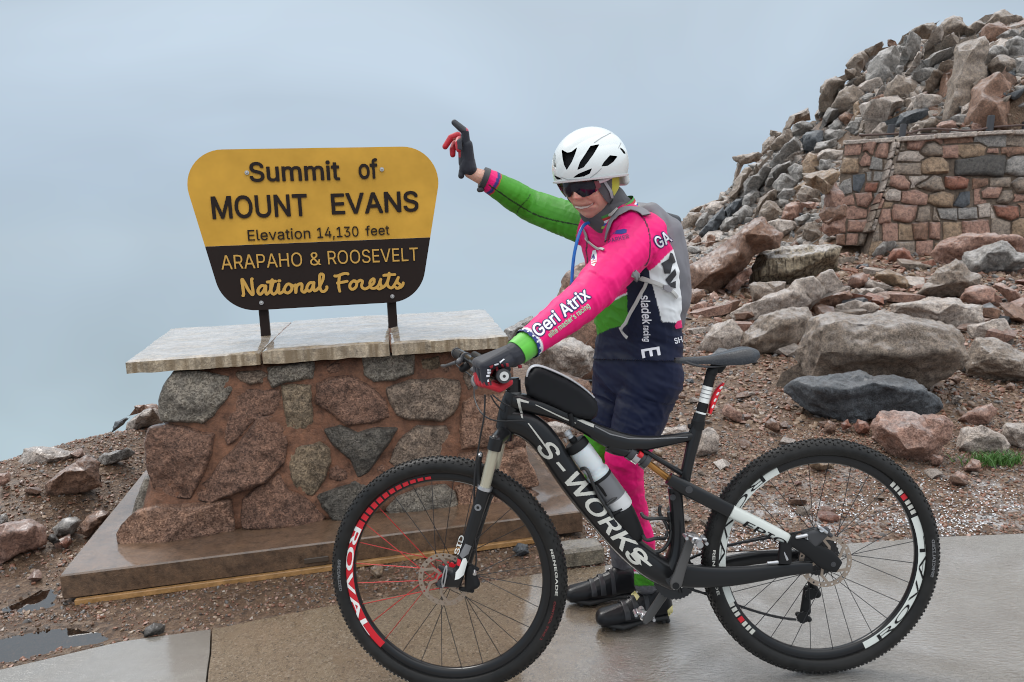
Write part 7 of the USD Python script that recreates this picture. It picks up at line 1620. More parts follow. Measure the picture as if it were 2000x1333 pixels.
redness = np.clip(0.8 * g2(0, -0.018, 0.016) + 0.55 * g2(0.04, -0.02, 0.02) + 0.55 * g2(-0.04, -0.02, 0.02) + 0.3 * g2(0, -0.09, 0.03), 0, 1)[:, None]
skin = skin * (1 - redness) + np.array([0.62, 0.25, 0.19]) * redness
mu = -0.056 + 0.077 * np.maximum(0, np.abs(lf) - 0.008)
lip = ((np.abs(lf) < 0.034) * np.exp(-((uf - mu) / 0.0095) ** 2))[:, None] * (sv[:, :1] > 0.3)
skin = skin * (1 - 0.5 * lip) + np.array([0.42, 0.15, 0.12]) * 0.5 * lip
stub = (np.clip((-uf - 0.045) / 0.03, 0, 1) * 0.18)[:, None] * (1 - lip)
skin = skin * (1 - stub) + np.array([0.30, 0.22, 0.18]) * stub
skin *= (1 + noise3(hv, 60, 0.14, 71, 4))[:, None]
head_m = tm(hv, hf_)
SKINM = None
if 'skin' not in _mats:
    _mats['skin'] = usdkit.material(stage, '/World/Looks/skin', {'a': ('attribute', {'attribute': 'tint'}), 'g': ('geometry', {}), 'nb': ('noise_texture', {'scale': 420.0, 'detail': 3.0}), 'b': ('bump', {'distance': 0.0012}),
        'p': ('principled_bsdf', {'roughness': 0.42, 'subsurface_weight': 0.15, 'subsurface_scale': 0.006, 'specular_ior_level': 0.45})},
        [('a.color', 'p.base_color'), ('g.position', 'nb.vector'), ('nb.fac', 'b.height'), ('b.normal', 'p.normal')], surface='p.BSDF')
# the whole body as one continuous skin surface under the clothes
hm = to_man(trimesh.Trimesh(hv, hf_, process=True))
body_m = from_man(union(body_parts(-0.007) + [hm]))
bv = np.asarray(body_m.vertices)
d_, i_ = cKDTree(hv).query(bv); bcol = np.where((d_ < 0.002)[:, None], skin[i_], SKIN * 0.8)
obj('body', body_m, _mats['skin'], rider, col=bcol)
face_ray = as_ray_mesh([head_m])
C4 = lambda p: crop(p, 1050, 230, 5.55)

# ---- clothes: one dense surface over the body, cut into garments
B = union(body_parts(0.0)).refine_to_length(0.0085)
bm = from_man(B); bm = trimesh.Trimesh(bm.vertices, bm.faces, process=True)
trimesh.smoothing.filter_taubin(bm, lamb=0.5, nu=0.53, iterations=24)
segs_ = {'torso': [('pelL', 'pelR'), ('waL', 'waR'), ('pelL', 'chL'), ('pelR', 'chR'), ('chL', 'shL'), ('chR', 'shR'), ('shL', 'shR'), ('shL', 'nk'), ('shR', 'nk'), ('waL', 'chR')], 'neck': [('nk', 'nk2')],
         'armL': [('shL', 'elL'), ('elL', 'wrL')], 'armR': [('shR', 'elR'), ('elR', 'wrR'), ('wrR', 'hwR')],
         'legL': [(a + 'L', b + 'L') for a, b in (('hip', 'th'), ('th', 'kn'), ('kn', 'cf'), ('cf', 'mi'), ('mi', 'lo'), ('lo', 'an'))], 'legR': [(a + 'R', b + 'R') for a, b in (('hip', 'th'), ('th', 'kn'), ('kn', 'cf'), ('cf', 'mi'), ('mi', 'lo'), ('lo', 'an'))]}
def seg_dist(P, a, b):
    t = np.clip(((P - a) @ (b - a)) / ((b - a) @ (b - a)), 0, 1); return np.linalg.norm(P - a - t[:, None] * (b - a), axis=1), t
def label_of(P):
    names, best = list(segs_), []
    for n in names:
        best.append(np.min([seg_dist(P, J[a], J[b])[0] - 0.5 * (RAD[a] + RAD[b]) for a, b in segs_[n]], axis=0))
    best = np.array(best); k = best.argmin(0); return np.array(names)[k], best
bm = tm(*trimesh.remesh.subdivide(np.asarray(bm.vertices), np.asarray(bm.faces)))
bm = trimesh.Trimesh(bm.vertices, bm.faces, process=True)
BV = np.asarray(bm.vertices); BNv = np.asarray(bm.vertex_normals)
lab, ldist = label_of(BV); names_ = list(segs_)
px_all = proj(BV)
# folds in the cloth
wr = np.zeros(len(BV))
for n, a, b, amp in (('armL', 'shL', 'elL', .0075), ('armL', 'elL', 'wrL', .0042), ('armR', 'shR', 'elR', .006), ('armR', 'elR', 'wrR', .004)):
    ax_ = unit(J[b] - J[a]); q = (BV - J[a]) @ ax_; side = BV - J[a] - q[:, None] * ax_
    m = (lab == n) & (q > -0.05) & (q < np.linalg.norm(J[b] - J[a]) + 0.03)
    c = np.c_[q * 26, side @ unit(np.cross(ax_, UZ)) * 9 + q * 6, side @ np.cross(ax_, unit(np.cross(ax_, UZ))) * 9]
    w = 1 - 2 * np.abs(meshkit.fbm(c, 3, 21) * 2 - 1)
    elbow_near = np.exp(-(np.linalg.norm(BV - J['el' + n[-1]], axis=1) / 0.12) ** 2) + 0.35
    wr = np.where(m, amp * w * elbow_near, wr)
mt = (lab == 'torso')
ct = np.c_[BV[:, 0] * 7, BV[:, 1] * 7, BV[:, 2] * 17 + BV[:, 0] * 9]
wr = np.where(mt, 0.0065 * (1 - 2 * np.abs(meshkit.fbm(ct, 3, 33) * 2 - 1)), wr)
ml = (lab == 'legL') | (lab == 'legR')
wr = np.where(ml, 0.0055 * (1 - 2 * np.abs(meshkit.fbm(BV * [8, 8, 22] + BV[:, :1] * 8, 3, 44) * 2 - 1)), wr)
BV = BV + BNv * wr[:, None]
inpoly = lambda poly, P: shapely.contains_xy(Polygon(poly), P[:, 0], P[:, 1])
edge_noise = 0
# garment of every vertex
hem = 703 + 0.02 * (px_all[:, 0] - 1245)
gar = np.full(len(BV), 'jersey', dtype=object)
isleg = (lab == 'legL') | (lab == 'legR')
below = (px_all[:, 1] > hem) & ((lab == 'torso') | isleg)
gar[below] = 'shorts'
kneeL = 856 + 0.0 * px_all[:, 0]; kneeR = 842
gar[(lab == 'legL') & (px_all[:, 1] > 854)] = 'leg_warmer_L'
gar[(lab == 'legR') & (px_all[:, 1] > 838)] = 'leg_warmer_R'
gar[(lab == 'legL') & (px_all[:, 1] > 1143)] = 'sock_L'
gar[(lab == 'legR') & (px_all[:, 1] > 1068)] = 'sock_R'
gar[(lab == 'neck')] = 'neck_gaiter'
tl = (BV - J['elL']) @ unit(J['wrL'] - J['elL']); dw = np.linalg.norm(J['wrL'] - J['elL'])
gar[(lab == 'armL') & (tl > dw + 0.002)] = 'skin'
tR = ((BV - J['wrR']) @ unit(J['hwR'] - J['wrR']))
gar[(lab == 'armR') & (tR > -0.004)] = 'skin'
# colours
col = np.tile(PINK, (len(BV), 1))
T = lab == 'torso'
navy_p = [(1120, 690), (1158, 672), (1164, 655), (1195, 641), (1229, 631), (1226, 560), (1241, 525), (1258, 517), (1268, 529), (1400, 529), (1400, 760), (1100, 760)]
green_p = [(1159, 628), (1162, 611), (1172, 599), (1190, 592), (1227, 573), (1230, 632), (1195, 641), (1165, 656)]
whiteline_p = [(1162, 611), (1170, 597), (1190, 589.5), (1228, 570), (1228, 573.5), (1190, 593), (1172, 600)]
white_p = [(1267, 530), (1285, 512), (1312, 486), (1335, 470), (1345, 640), (1318, 630), (1291, 627), (1288, 615)]
for poly, c in ((navy_p, NAVY), (green_p, GREEN), (whiteline_p, WHT), (white_p, WHT)):
    col[T & inpoly(poly, px_all)] = c
tz = T & inpoly([(1120, 420), (1152, 430), (1149, 560), (1153, 700), (1120, 700)], px_all)
zip_ = T & (np.abs(px_all[:, 0] - (1150 + 0.01 * (px_all[:, 1] - 560))) < 1.3) & (px_all[:, 1] > 470) & (px_all[:, 1] < 590)
col[zip_] = (0.03, 0.02, 0.03)
# shoulder seam between sleeve and back
seam_pts = smooth_path(np.c_[np.array([(1247, 421), (1262, 440), (1268, 475), (1265, 505), (1258, 518)], float), np.zeros(5)], 60)[:, :2]
sd = cKDTree(seam_pts).query(px_all)[0]
col[((lab == 'torso') | (lab == 'armL')) & (sd < 1.4)] = (0.05, 0.01, 0.03)
A = lab == 'armL'
dw = np.linalg.norm(J['wrL'] - J['elL']); tl = (BV - J['elL']) @ unit(J['wrL'] - J['elL'])
col[A & (tl > dw - 0.016)] = WHT
col[A & (tl > dw - 0.009)] = (0.02, 0.03, 0.16)
A = lab == 'armR'
col[A] = GREEN
tr_ = (BV - J['elR']) @ unit(J['wrR'] - J['elR']); dr_ = np.linalg.norm(J['wrR'] - J['elR'])
col[A & (tr_ > dr_ - 0.040)] = REDC * 1.2
col[A & (tr_ > dr_ - 0.036)] = (0.03, 0.03, 0.16)
col[A & (tr_ > dr_ - 0.024)] = PINK * 0.92
s1 = smooth_path(np.c_[np.array([(955, 361), (990, 385), (1016, 402), (1050, 420), (1090, 432), (1135, 441)], float), np.zeros(6)], 80)[:, :2]
s2 = smooth_path(np.c_[np.array([(1034, 381), (1024, 395), (1015, 405), (1011, 425)], float), np.zeros(4)], 40)[:, :2]
col[A & ((cKDTree(s1).query(px_all)[0] < 1.5) | (cKDTree(s2).query(px_all)[0] < 1.0))] = (0.012, 0.03, 0.008)
col[(gar == 'shorts')] = NAVY * 1.15
g = gar == 'leg_warmer_L'; col[g] = PINK; col[g & (px_all[:, 1] > 1116)] = WHT; col[g & (px_all[:, 1] > 1120)] = GREEN
g = gar == 'leg_warmer_R'; col[g] = GREEN; col[g & (px_all[:, 1] > 985)] = PINK
sock_n = noise3(BV * [1, 1, 0.3], 180, 0.25, 66, 2)[:, None]
g = (gar == 'sock_L') | (gar == 'sock_R'); col[g] = (np.array([0.085, 0.085, 0.095]) * (1 + sock_n))[g]
col[gar == 'neck_gaiter'] = GREYC
FAB = tinted('dyed_lycra', 0.5, bump=0.0005, bscale=1400.0, sheen=0.0, spec=0.3)
F_ = np.asarray(bm.faces)
votes = gar[F_]; fg = votes[:, 0].copy(); same12 = votes[:, 1] == votes[:, 2]; fg[same12] = votes[same12, 1]
offs = dict(jersey=0.0025, shorts=0.0005, leg_warmer_L=0.0, leg_warmer_R=0.0, sock_L=0.001, sock_R=0.001, neck_gaiter=0.001)
garments = {}
for gname, o in offs.items():
    f = F_[fg == gname]
    if not len(f): continue
    u_, inv = np.unique(f, return_inverse=True)
    oo = np.full(len(u_), o)
    if gname == 'jersey':
        oo = oo + 0.004 * np.clip(1 - np.abs(hem[u_] - px_all[u_, 1]) / 14, 0, 1) * (lab[u_] == 'torso')
        oo = oo + 0.003 * np.clip(1 - (dw - tl[u_]) / 0.012, 0, 1) * (lab[u_] == 'armL')
    nm = gname.replace('_L', '').replace('_R', '')
    mm = tm(BV[u_] + BNv[u_] * oo[:, None], inv.reshape(-1, 3)); garments[gname] = mm
    lb = {'jersey': 'pink jersey with one green sleeve and navy sides', 'shorts': 'navy cycling shorts', 'leg_warmer_L': 'pink leg warmer with a green cuff', 'leg_warmer_R': 'green and pink leg warmer', 'sock_L': None, 'sock_R': None, 'neck_gaiter': None}[gname]
    garments[gname + '_prim'] = obj(nm, mm, FAB, rider, col=col[u_], label=lb)
jer, jprim = as_ray_mesh([garments['jersey']]), garments['jersey_prim']
# left cuff: green undersleeve; right: watch
cuffdir = unit(J['wrL'] - J['elL'])
obj('cuff', sweep([J['wrL'] - cuffdir * 0.012, J['wrL'] + cuffdir * 0.006, J['wrL'] + cuffdir * 0.013, J['wrL'] + cuffdir * 0.020, J['wrL'] + cuffdir * 0.027, J['wrL'] + cuffdir * 0.044], [0.0355, 0.0375, 0.0362, 0.0372, 0.0358, 0.0345], 28), plain('bright_green_cuff', (0.09, 0.42, 0.03), 0.55, sheen=0.2), rider, smooth=50, label='bright green left cuff')
st = []
for k in range(14):
    a = k * 2 * np.pi / 14; ax_, ay_ = frame_for(cuffdir, UZ); n_ = math.cos(a) * ax_ + math.sin(a) * ay_
    c = J['wrL'] - cuffdir * 0.0035 + n_ * 0.0428; tt = np.cross(n_, cuffdir)
    star = Polygon([((0.0042 if i % 2 == 0 else 0.0018) * math.cos(i * np.pi / 5), (0.0042 if i % 2 == 0 else 0.0018) * math.sin(i * np.pi / 5)) for i in range(10)])
    st.append(extrude_2d(star, 0.0012, c - n_ * 0.0006, cuffdir, tt, n_))
    ax2, ay2 = frame_for(unit(J['wrR'] - J['elR']), UZ); n2 = math.cos(a) * ax2 + math.sin(a) * ay2; d2 = unit(J['wrR'] - J['elR'])
    st.append(extrude_2d(star, 0.0012, J['wrR'] - d2 * 0.030 + n2 * 0.0385, d2, np.cross(n2, d2), n2))
obj('cuff_stars', cat_mesh(st), WHITE, jprim, smooth=False)
wd_ = unit(J['hwR'] - J['wrR'])
wc = J['wrR'] + wd_ * 0.002
obj('wrist_watch', cat_mesh([sweep([wc - wd_ * 0.010, wc - wd_ * 0.009, wc + wd_ * 0.009, wc + wd_ * 0.010], [0.0345, 0.0375, 0.0365, 0.0335], 28), hull_spheres((wc - UZ * 0.036 - np.array([0.01, 0.01, 0]), 0.010), (wc - UZ * 0.038 - np.array([0.018, 0.012, 0]), 0.009))]), plain('watch_rubber', (0.03, 0.03, 0.033), 0.45), rider, smooth=50)

# ---- lettering and crests on the jersey
PURP = plain('dark_purple_print', (0.035, 0.015, 0.10), 0.55)
W_T = plain('jersey_white_print', (0.74, 0.74, 0.78), 0.55); MINT = plain('jersey_mint_print', (0.35, 0.62, 0.40), 0.55)
geri = ((1051, 659.5), (1153, 580.5), 23)
print_text(jer, 'Geri Atrix', geri[0], geri[1], geri[2], PURP, jprim, off=0.0010, grow=0.10)
print_text(jer, 'Geri Atrix', geri[0], geri[1], geri[2], W_T, jprim, off=0.0022)
print_text(jer, "elite master's racing", (1074, 660), (1152.5, 600), 10, MINT, jprim, off=0.0014)
torso_ray = jer
print_text(jer, 'sladek', (1251.5, 577), (1255.5, 633), 17, W_T, jprim, slant=0.1)
print_text(jer, 'racing', (1257, 636), (1258, 667), 12, W_T, jprim, slant=0.1)
print_text(jer, 'E', (1253, 683), (1256, 700), 34, W_T, jprim)
print_text(jer, 'SH', (1318, 672), (1333, 668), 11, W_T, jprim)
print_poly('jersey_print', jer, [(1317, 637), (1322, 628), (1330, 625), (1332, 640), (1320, 643)], plain('pink_print', (0.7, 0.01, 0.14), 0.55), jprim, spacing=2)
C5 = lambda p: crop(p, 1140, 400, 4.165)
DK = plain('jersey_dark_print', (0.02, 0.02, 0.025), 0.55)
print_poly('jersey_print', jer, C5([(625,480),(690,440),(700,390),(720,400),(745,470),(720,480),(700,560),(655,560),(640,500)]), DK, jprim, off=0.0022, spacing=2.5)
print_poly('jersey_print', jer, C5([(660,610),(740,520),(750,570),(700,640),(745,620),(745,680),(700,670)]), DK, jprim, off=0.0022, spacing=2.5)
print_text(jer, 'GA', (1286, 486), (1312, 470), 22, PURP, jprim, off=0.001, grow=0.10)
print_text(jer, 'GA', (1286, 486), (1312, 470), 22, W_T, jprim, off=0.0022)
print_poly('jersey_print', jer, C5([(235,240),(270,210),(330,200),(352,205),(350,230),(310,242),(270,240)]), plain('navy_print', (0.02, 0.03, 0.20), 0.55), jprim, spacing=2)
print_text(jer, 'PARKER', (1189, 476), (1229, 466), 8, PURP, jprim, bold=False)
print_poly('jersey_print', jer, C5([(60,440),(75,375),(100,368),(108,400),(105,470),(85,505),(62,490)]), W_T, jprim, spacing=2)
print_poly('jersey_print', jer, C5([(66,440),(82,400),(98,440),(80,452)]), plain('navy_print', (0.02, 0.03, 0.20), 0.55), jprim, off=0.002, spacing=2)
for y in (462, 480):
    print_poly('jersey_print', jer, C5([(64,y),(103,y-12),(101,y-4),(66,y+8)]), RED, jprim, off=0.002, spacing=2)
# collar bands
for k, (c, a) in enumerate((((0.05, 0.25, 0.05), 0.030), ((0.45, 0.02, 0.03), 0.022), ((0.7, 0.7, 0.72), 0.014), ((0.03, 0.08, 0.4), 0.006), ((0.30, 0.42, 0.05), 0.0))):
    d_ = unit(J['nk2'] - J['nk']); p = J['nk'] + d_ * (0.012 + a)
    obj('collar_band', sweep([p, p + d_ * 0.008], [0.0775 - a * 0.10, 0.0775 - a * 0.10], 32, caps=False), plain('collar_%d' % k, c, 0.6), jprim, smooth=60)

# ---- balaclava, helmet, sunglasses
gt = from_man(union([hull_spheres((HP(-0.03, 0.0, -0.055), 0.066), (J['nk'] + np.array([-.008, 0, .012]), 0.070), seg=40), hull_spheres((HP(-0.01, 0.0, -0.085), 0.052), (J['nk'] + np.array([-.03, -0.01, 0.01]), 0.056), seg=40)]).refine_to_length(0.012))
gt = trimesh.Trimesh(gt.vertices, gt.faces, process=True); trimesh.smoothing.filter_taubin(gt, iterations=10)
gv = np.asarray(gt.vertices); gv = gv + gt.vertex_normals * (0.003 * (1 - 2 * np.abs(meshkit.fbm(gv * [20, 20, 34], 3, 12) * 2 - 1)))[:, None]
obj('neck_gaiter', tm(gv, gt.faces), plain('grey_gaiter', tuple(GREYC), 0.7, bump=0.0006, bscale=800), rider, smooth=50)
cv_, cf_, (f2, l2, u2), sv2 = head_shape(1.055, 5, False)
opening = ((l2 / 0.058) ** 2 + ((u2 + 0.045) / 0.090) ** 2 < 1) & (f2 > 0.0)
keepf = ~opening[cf_].any(1)
tint = np.tile(GREYC, (len(cv_), 1))
pxh = proj(cv_)
yel = inpoly(C4([(805,640),(900,590),(920,690),(895,800),(840,885),(808,780)]), pxh); tint[yel] = (0.52, 0.50, 0.02)
tint[inpoly(C4([(740,960),(775,925),(785,945),(750,1000),(715,1000)]), pxh)] = (0.45, 0.43, 0.02)
obj('balaclava', tm(cv_, cf_[keepf]), tinted('balaclava_cloth', 0.7, bump=0.0006, sheen=0.2), rider, col=tint, label='grey head cover with a yellow patch')
bal = as_ray_mesh([tm(cv_, cf_)])
STRAP = plain('strap_grey', (0.34, 0.35, 0.36), 0.5)
print_poly('helmet_strap', bal, C4([(700,690),(735,690),(800,790),(815,870),(790,870),(770,800)]), STRAP, rider, off=0.003, spacing=2)
print_poly('helmet_strap', bal, C4([(800,880),(850,890),(830,960),(760,1060),(650,1150),(600,1160),(640,1100),(740,1000)]), plain('strap_black', (0.012, 0.012, 0.014), 0.45), rider, off=0.004, spacing=2)
print_poly('helmet_strap', bal, C4([(730,1060),(775,985),(790,1000),(750,1075)]), STRAP, rider, off=0.006, spacing=2)
hc = HP(-0.014, -0.006, 0.052)
def ell(a, b, c, seg=120):
    M = manifold3d.Manifold.sphere(1.0, seg)
    T_ = np.c_[HF * a, HL * b, HU * c, hc]
    return M.transform([list(map(float, r)) for r in T_])
outer, inner = ell(0.146, 0.113, 0.117), ell(0.126, 0.095, 0.099)
p1, p2, p3 = HP(0.15, 0, 0.030), HP(-0.15, 0, -0.010), HP(0.0, 0.1, 0.0145)
cn = unit(np.cross(p2 - p1, p3 - p1)); cn = cn if cn @ HU > 0 else -cn
shell = (outer - inner).trim_by_plane([float(x) for x in cn], float(cn @ p1))
vents = [[(163,440),(183,370),(196,420),(190,490),(206,545),(180,535)], [(262,348),(320,380),(365,372),(432,318),(405,400),(372,480),(315,570),(285,510),(268,430)],
         [(428,570),(460,480),(520,390),(572,308),(672,288),(605,400),(540,490),(500,540)], [(690,530),(720,480),(785,408),(868,420),(820,482),(760,524)],
         [(378,655),(440,610),(592,548),(565,608),(500,640)], [(172,622),(230,650),(275,670),(210,674)], [(883,322),(930,350),(957,400),(930,388)]]
cutters = []
for vpx in vents:
    q = C4(vpx); q = np.array(Polygon(q).buffer(-0.8).buffer(0.8).exterior.coords)[:-1]
    d0 = (hc - EYE) @ FWD
    def at(z): return EYE + ray(q[:, 0], q[:, 1]) * z
    m2 = trimesh.creation.extrude_polygon(Polygon(q), 1.0, engine='earcut'); vv = np.asarray(m2.vertices)
    z = d0 - 0.22 + vv[:, 2] * (0.20)
    mm = tm(EYE + ray(vv[:, 0], vv[:, 1]) * z[:, None], m2.faces)
    if mm.volume < 0: mm.invert()
    cutters.append(to_man(mm))
shell = shell - union(cutters)
helmet = obj('helmet', from_man(shell), plain('helmet_white', (0.60, 0.63, 0.62), 0.22, coat=0.5, coat_rough=0.05), rider, smooth=40, label='white helmet with dark vents')
obj('liner', from_man(ell(0.1275, 0.0965, 0.1025, 64).trim_by_plane([float(x) for x in cn], float(cn @ p1) + 0.004)), plain('helmet_liner', (0.006, 0.0065, 0.008), 0.8, spec=0.2), helmet, smooth=50)
ring_o = from_man(ell(0.152, 0.118, 0.124).trim_by_plane([float(x) for x in cn], float(cn @ p1) + 0.001).trim_by_plane([float(-x) for x in cn], -(float(cn @ p1) + 0.006)) - inner)
obj('rim', ring_o, plain('helmet_rim', (0.62, 0.60, 0.60), 0.35), helmet, smooth=40)
for q in ([(566,652),(640,596),(690,548),(694,552),(646,602),(572,657)], [(872,330),(900,272),(906,276),(878,334)], [(610,270),(690,215),(790,165),(796,170),(696,222),(616,278)], [(250,640),(330,672),(430,668),(560,655),(560,660),(430,674),(328,679),(246,646)]):
    print_poly('shell_seam', as_ray_mesh([from_man(outer)]), C4(q), plain('seam_grey', (0.30, 0.31, 0.31), 0.5), helmet, off=0.0006, spacing=1.5)
rear = hull_spheres((HP(-0.135, 0.05, -0.020), 0.016), (HP(-0.140, 0.0, -0.018), 0.018), (HP(-0.135, -0.05, -0.020), 0.016), (HP(-0.125, 0.05, 0.02), 0.016), (HP(-0.125, -0.05, 0.02), 0.016), seg=24)
obj('rear_edge', from_man(rear - ell(0.128, 0.097, 0.103)), plain('helmet_white', (0.74, 0.76, 0.75), 0.22), helmet, smooth=40)
LENS = plain('dark_lens', (0.005, 0.004, 0.010), 0.12, spec=0.35, coat=0.1)
LENSR = plain('red_lens', (0.11, 0.008, 0.018), 0.08, spec=0.6, coat=0.6)
lens_s = trimesh.creation.icosphere(5); lv = np.asarray(lens_s.vertices)
lens_t = as_ray_mesh([tm(HP(0.012 + lv[:, 0] * 0.103, lv[:, 1] * 0.083, 0.018 + lv[:, 2] * 0.075), lens_s.faces)])
def lens(poly, mat, off, nm, parent):
    v, f, nb, _ = fill_polygon(Polygon(poly), 1.6)
    P, N = ray_onto(lens_t, v); k = np.arange(nb); k2 = (k + 1) % nb; n0 = len(P)
    return obj(nm, tm(np.vstack([P + N * (off + 0.0022), P + N * off]), np.vstack([f[:, ::-1], f + n0, np.c_[k, k2, k + n0], np.c_[k2, k2 + n0, k + n0]])), mat, parent, smooth=35)
sg = lens(C4([(250,712),(420,700),(640,688),(668,735),(620,785),(560,825),(500,843),(445,822),(410,788),(390,790),(372,842),(340,846),(305,815),(275,770)]), LENS, 0.006, 'sunglasses', rider)
lens(C4([(238,712),(262,706),(300,800),(330,842),(285,790)]), LENSR, 0.0075, 'lens_edge', sg)
lens(C4([(600,690),(645,686),(668,735),(610,795),(618,740)]), LENSR, 0.0085, 'lens_edge', sg)
ck = C4([(640,688),(700,670)]); 
arm0 = ray_onto(lens_t, C4([(650,700)]))[0][0]; arm1 = ray_onto(bal, C4([(700,680)]))[0][0]; arm2 = HP(-0.02, 0.088, 0.025)
obj('temple_arm', sweep(smooth_path(np.array([arm0 - HF * 0.002, arm1 + HL * 0.004, arm2]), 14), [0.0065] * 6 + [0.005] * 8, 10), plain('white_temple', (0.66, 0.6, 0.62), 0.3), sg, smooth=50)
# smile
TEETH = plain('teeth', (0.66, 0.56, 0.48), 0.3)
print_poly('teeth', face_ray, C4([(400,955),(470,966),(540,955),(602,922),(592,944),(545,975),(475,989),(412,976)]), TEETH, rider, off=0.0016, spacing=0.8)
print_poly('mouth_line', face_ray, C4([(386,946),(400,955),(470,965),(545,953),(604,922),(618,908),(610,934),(592,950),(545,980),(475,994),(408,981),(394,964)]), plain('mouth_shadow_lip', (0.24, 0.075, 0.06), 0.5), rider, off=0.0012, spacing=0.8)

# ---- gloves
GLV = tinted('glove_fabric', 0.6, bump=0.0006, bscale=900.0, sheen=0.1)
GN = np.array([0.010, 0.011, 0.018])
def smooth_union(parts, length, it=14):
    m = from_man(union(parts).refine_to_length(length)); m = trimesh.Trimesh(m.vertices, m.faces, process=True)
    trimesh.smoothing.filter_taubin(m, lamb=0.5, nu=0.53, iterations=it); return m
# left hand closed round the grip
ca = unit(np.cross(UZ, BX)); ca = ca if ca[0] < 0 else -ca; cb = np.cross(BX, ca); cb = cb if cb[2] > 0 else -cb
def gp(s, deg, r):      # a point round the grip: s along it from the near end, angle from the front (left) upwards
    a = math.radians(deg); return E1 - BX * s + r * (math.cos(a) * ca + math.sin(a) * cb)
fingers, palm = [], []
mcp = []
for i in range(4):
    s = 0.022 + 0.0225 * i; k = [0.92, 1.0, 1.04, 1.0][i]
    m_, p_, d__, t_ = gp(s, 32, 0.058 * k), gp(s, -22, 0.052 * k), gp(s, -78, 0.036), gp(s, -135, 0.029)
    mcp.append(m_)
    fingers += chain([m_, p_, d__, t_], [0.0125, 0.0115, 0.0105, 0.0095])
wl = J['wrL'] + cuffdir * 0.048
palm = [hull_spheres((mcp[0], .0135), (mcp[1], .014), (gp(0.04, 95, 0.036), .016), (wl, .030)), hull_spheres((mcp[1], .014), (mcp[2], .014), (mcp[3], .0135), (gp(0.075, 90, 0.036), .016), (wl, .030)), hull_spheres((wl, .033), (wl + cuffdir * 0.01, .032)), hull_spheres((gp(0.02, 110, 0.034), .015), (gp(0.085, 115, 0.034), .016), (wl, .028))]
thumb = chain([gp(0.085, 120, 0.036), gp(0.105, 175, 0.034), gp(0.112, -140, 0.030), gp(0.11, -100, 0.028)], [0.016, 0.0125, 0.011, 0.010])
hand = smooth_union(fingers + palm + thumb, 0.0035, 10)
hp_ = proj(hand.vertices); c = np.tile(GN, (len(hp_), 1))
c[inpoly(R1([(330,470),(400,455),(440,560),(520,600),(600,540),(700,570),(880,545),(870,640),(600,760),(400,700)]), hp_)] = REDC
for q in ([(440,480),(470,480),(500,610),(470,600)], [(500,530),(530,520),(560,620),(525,630)], [(570,560),(600,540),(605,620),(580,625)]):
    c[inpoly(R1(q), hp_)] = GN
hr = as_ray_mesh([hand])
gl = obj('glove', hand, GLV, rider, col=c, label='navy and red glove closed round the grip')
for q in ([(540,410),(590,405),(592,440),(545,440)], [(540,445),(590,450),(580,475),(545,470)], [(530,485),(570,482),(572,512),(532,512)], [(540,550),(560,540),(565,575),(545,578)], [(630,345),(690,330),(690,350),(640,362)], [(700,315),(760,275),(775,285),(710,335)]):
    print_poly('glove_print', hr, R1(q), W_T, gl, spacing=1.2)
for q in ([(570,370),(620,350),(615,390),(580,395)], [(650,380),(680,370),(690,430),(665,440)], [(720,345),(750,340),(770,395),(740,390)], [(785,330),(815,330),(825,370),(795,375)], [(605,440),(650,450),(640,510),(615,500)], [(940,350),(990,350),(995,390),(945,395)]):
    print_poly('glove_print', hr, R1(q), plain('dull_red_glove', (0.30, 0.02, 0.03), 0.6), gl, spacing=1.2)
# right hand raised
C5h = lambda p: crop(p, 850, 220, 6.667)
def rp(x, y, dy=0.0): q = C5h([(x, y)])[0]; return py(q[0], q[1], 2.62 + dy)
parts = [hull_spheres((rp(440, 700), .022), (rp(385, 660, .01), .021), (rp(420, 420, -.012), .0175), (rp(355, 450, .03), .0155)),
         hull_spheres((rp(455, 735), .023), (rp(400, 720, .005), .023), (rp(430, 640), .024)),
         *chain([rp(405, 420, -.012), rp(388, 250, -.020), rp(318, 190, -.022), rp(250, 132, -.022)], [.0150, .0128, .0118, .0102]),      # index, up and bent to the left
         *chain([rp(362, 440, .008), rp(318, 360, .004), rp(300, 400, -.030), rp(310, 480, -.036)], [.0150, .0135, .0118, .0105]),          # middle, folded
         *chain([rp(355, 430, .028), rp(292, 300, .022), rp(205, 330, .012), rp(130, 445, .006)], [.0145, .0128, .0112, .0098]),            # ring, arched out to the left
         *chain([rp(350, 460, .048), rp(262, 400, .040), rp(228, 480, .026), rp(228, 550, .022)], [.0135, .0118, .0108, .0095]),            # little finger
         *chain([rp(455, 640, .02), rp(420, 540, .055), rp(380, 470, .072)], [.018, .0135, .0110]),                                         # thumb behind the palm
         hull_spheres((rp(350, 760, .005), .011), (rp(338, 825, .0), .0105))]                                                              # cuff tab
hand2 = smooth_union(parts, 0.0035, 10)
h2 = proj(hand2.vertices); c = np.tile(GN, (len(h2), 1))
c[(h2[:, 0] < C5h([(332, 0)])[0, 0]) & (h2[:, 1] > C5h([(0, 255)])[0, 1]) & ~inpoly(C5h([(280,350),(345,330),(345,500),(290,480)]), h2) & (h2[:, 1] < C5h([(0, 585)])[0, 1])] = REDC
c[inpoly(C5h([(225,340),(300,320),(280,370),(260,390),(240,370)]), h2)] = (0.55, 0.20, 0.18)
c[inpoly(C5h([(390,200),(440,200),(440,240),(400,240)]), h2)] = (0.45, 0.06, 0.10)
c[inpoly(C5h([(220,100),(330,130),(420,230),(350,240),(240,170)]), h2)] = (0.035, 0.036, 0.040)
obj('glove', hand2, GLV, rider, col=c, label='navy and red glove of the raised hand, index finger up')

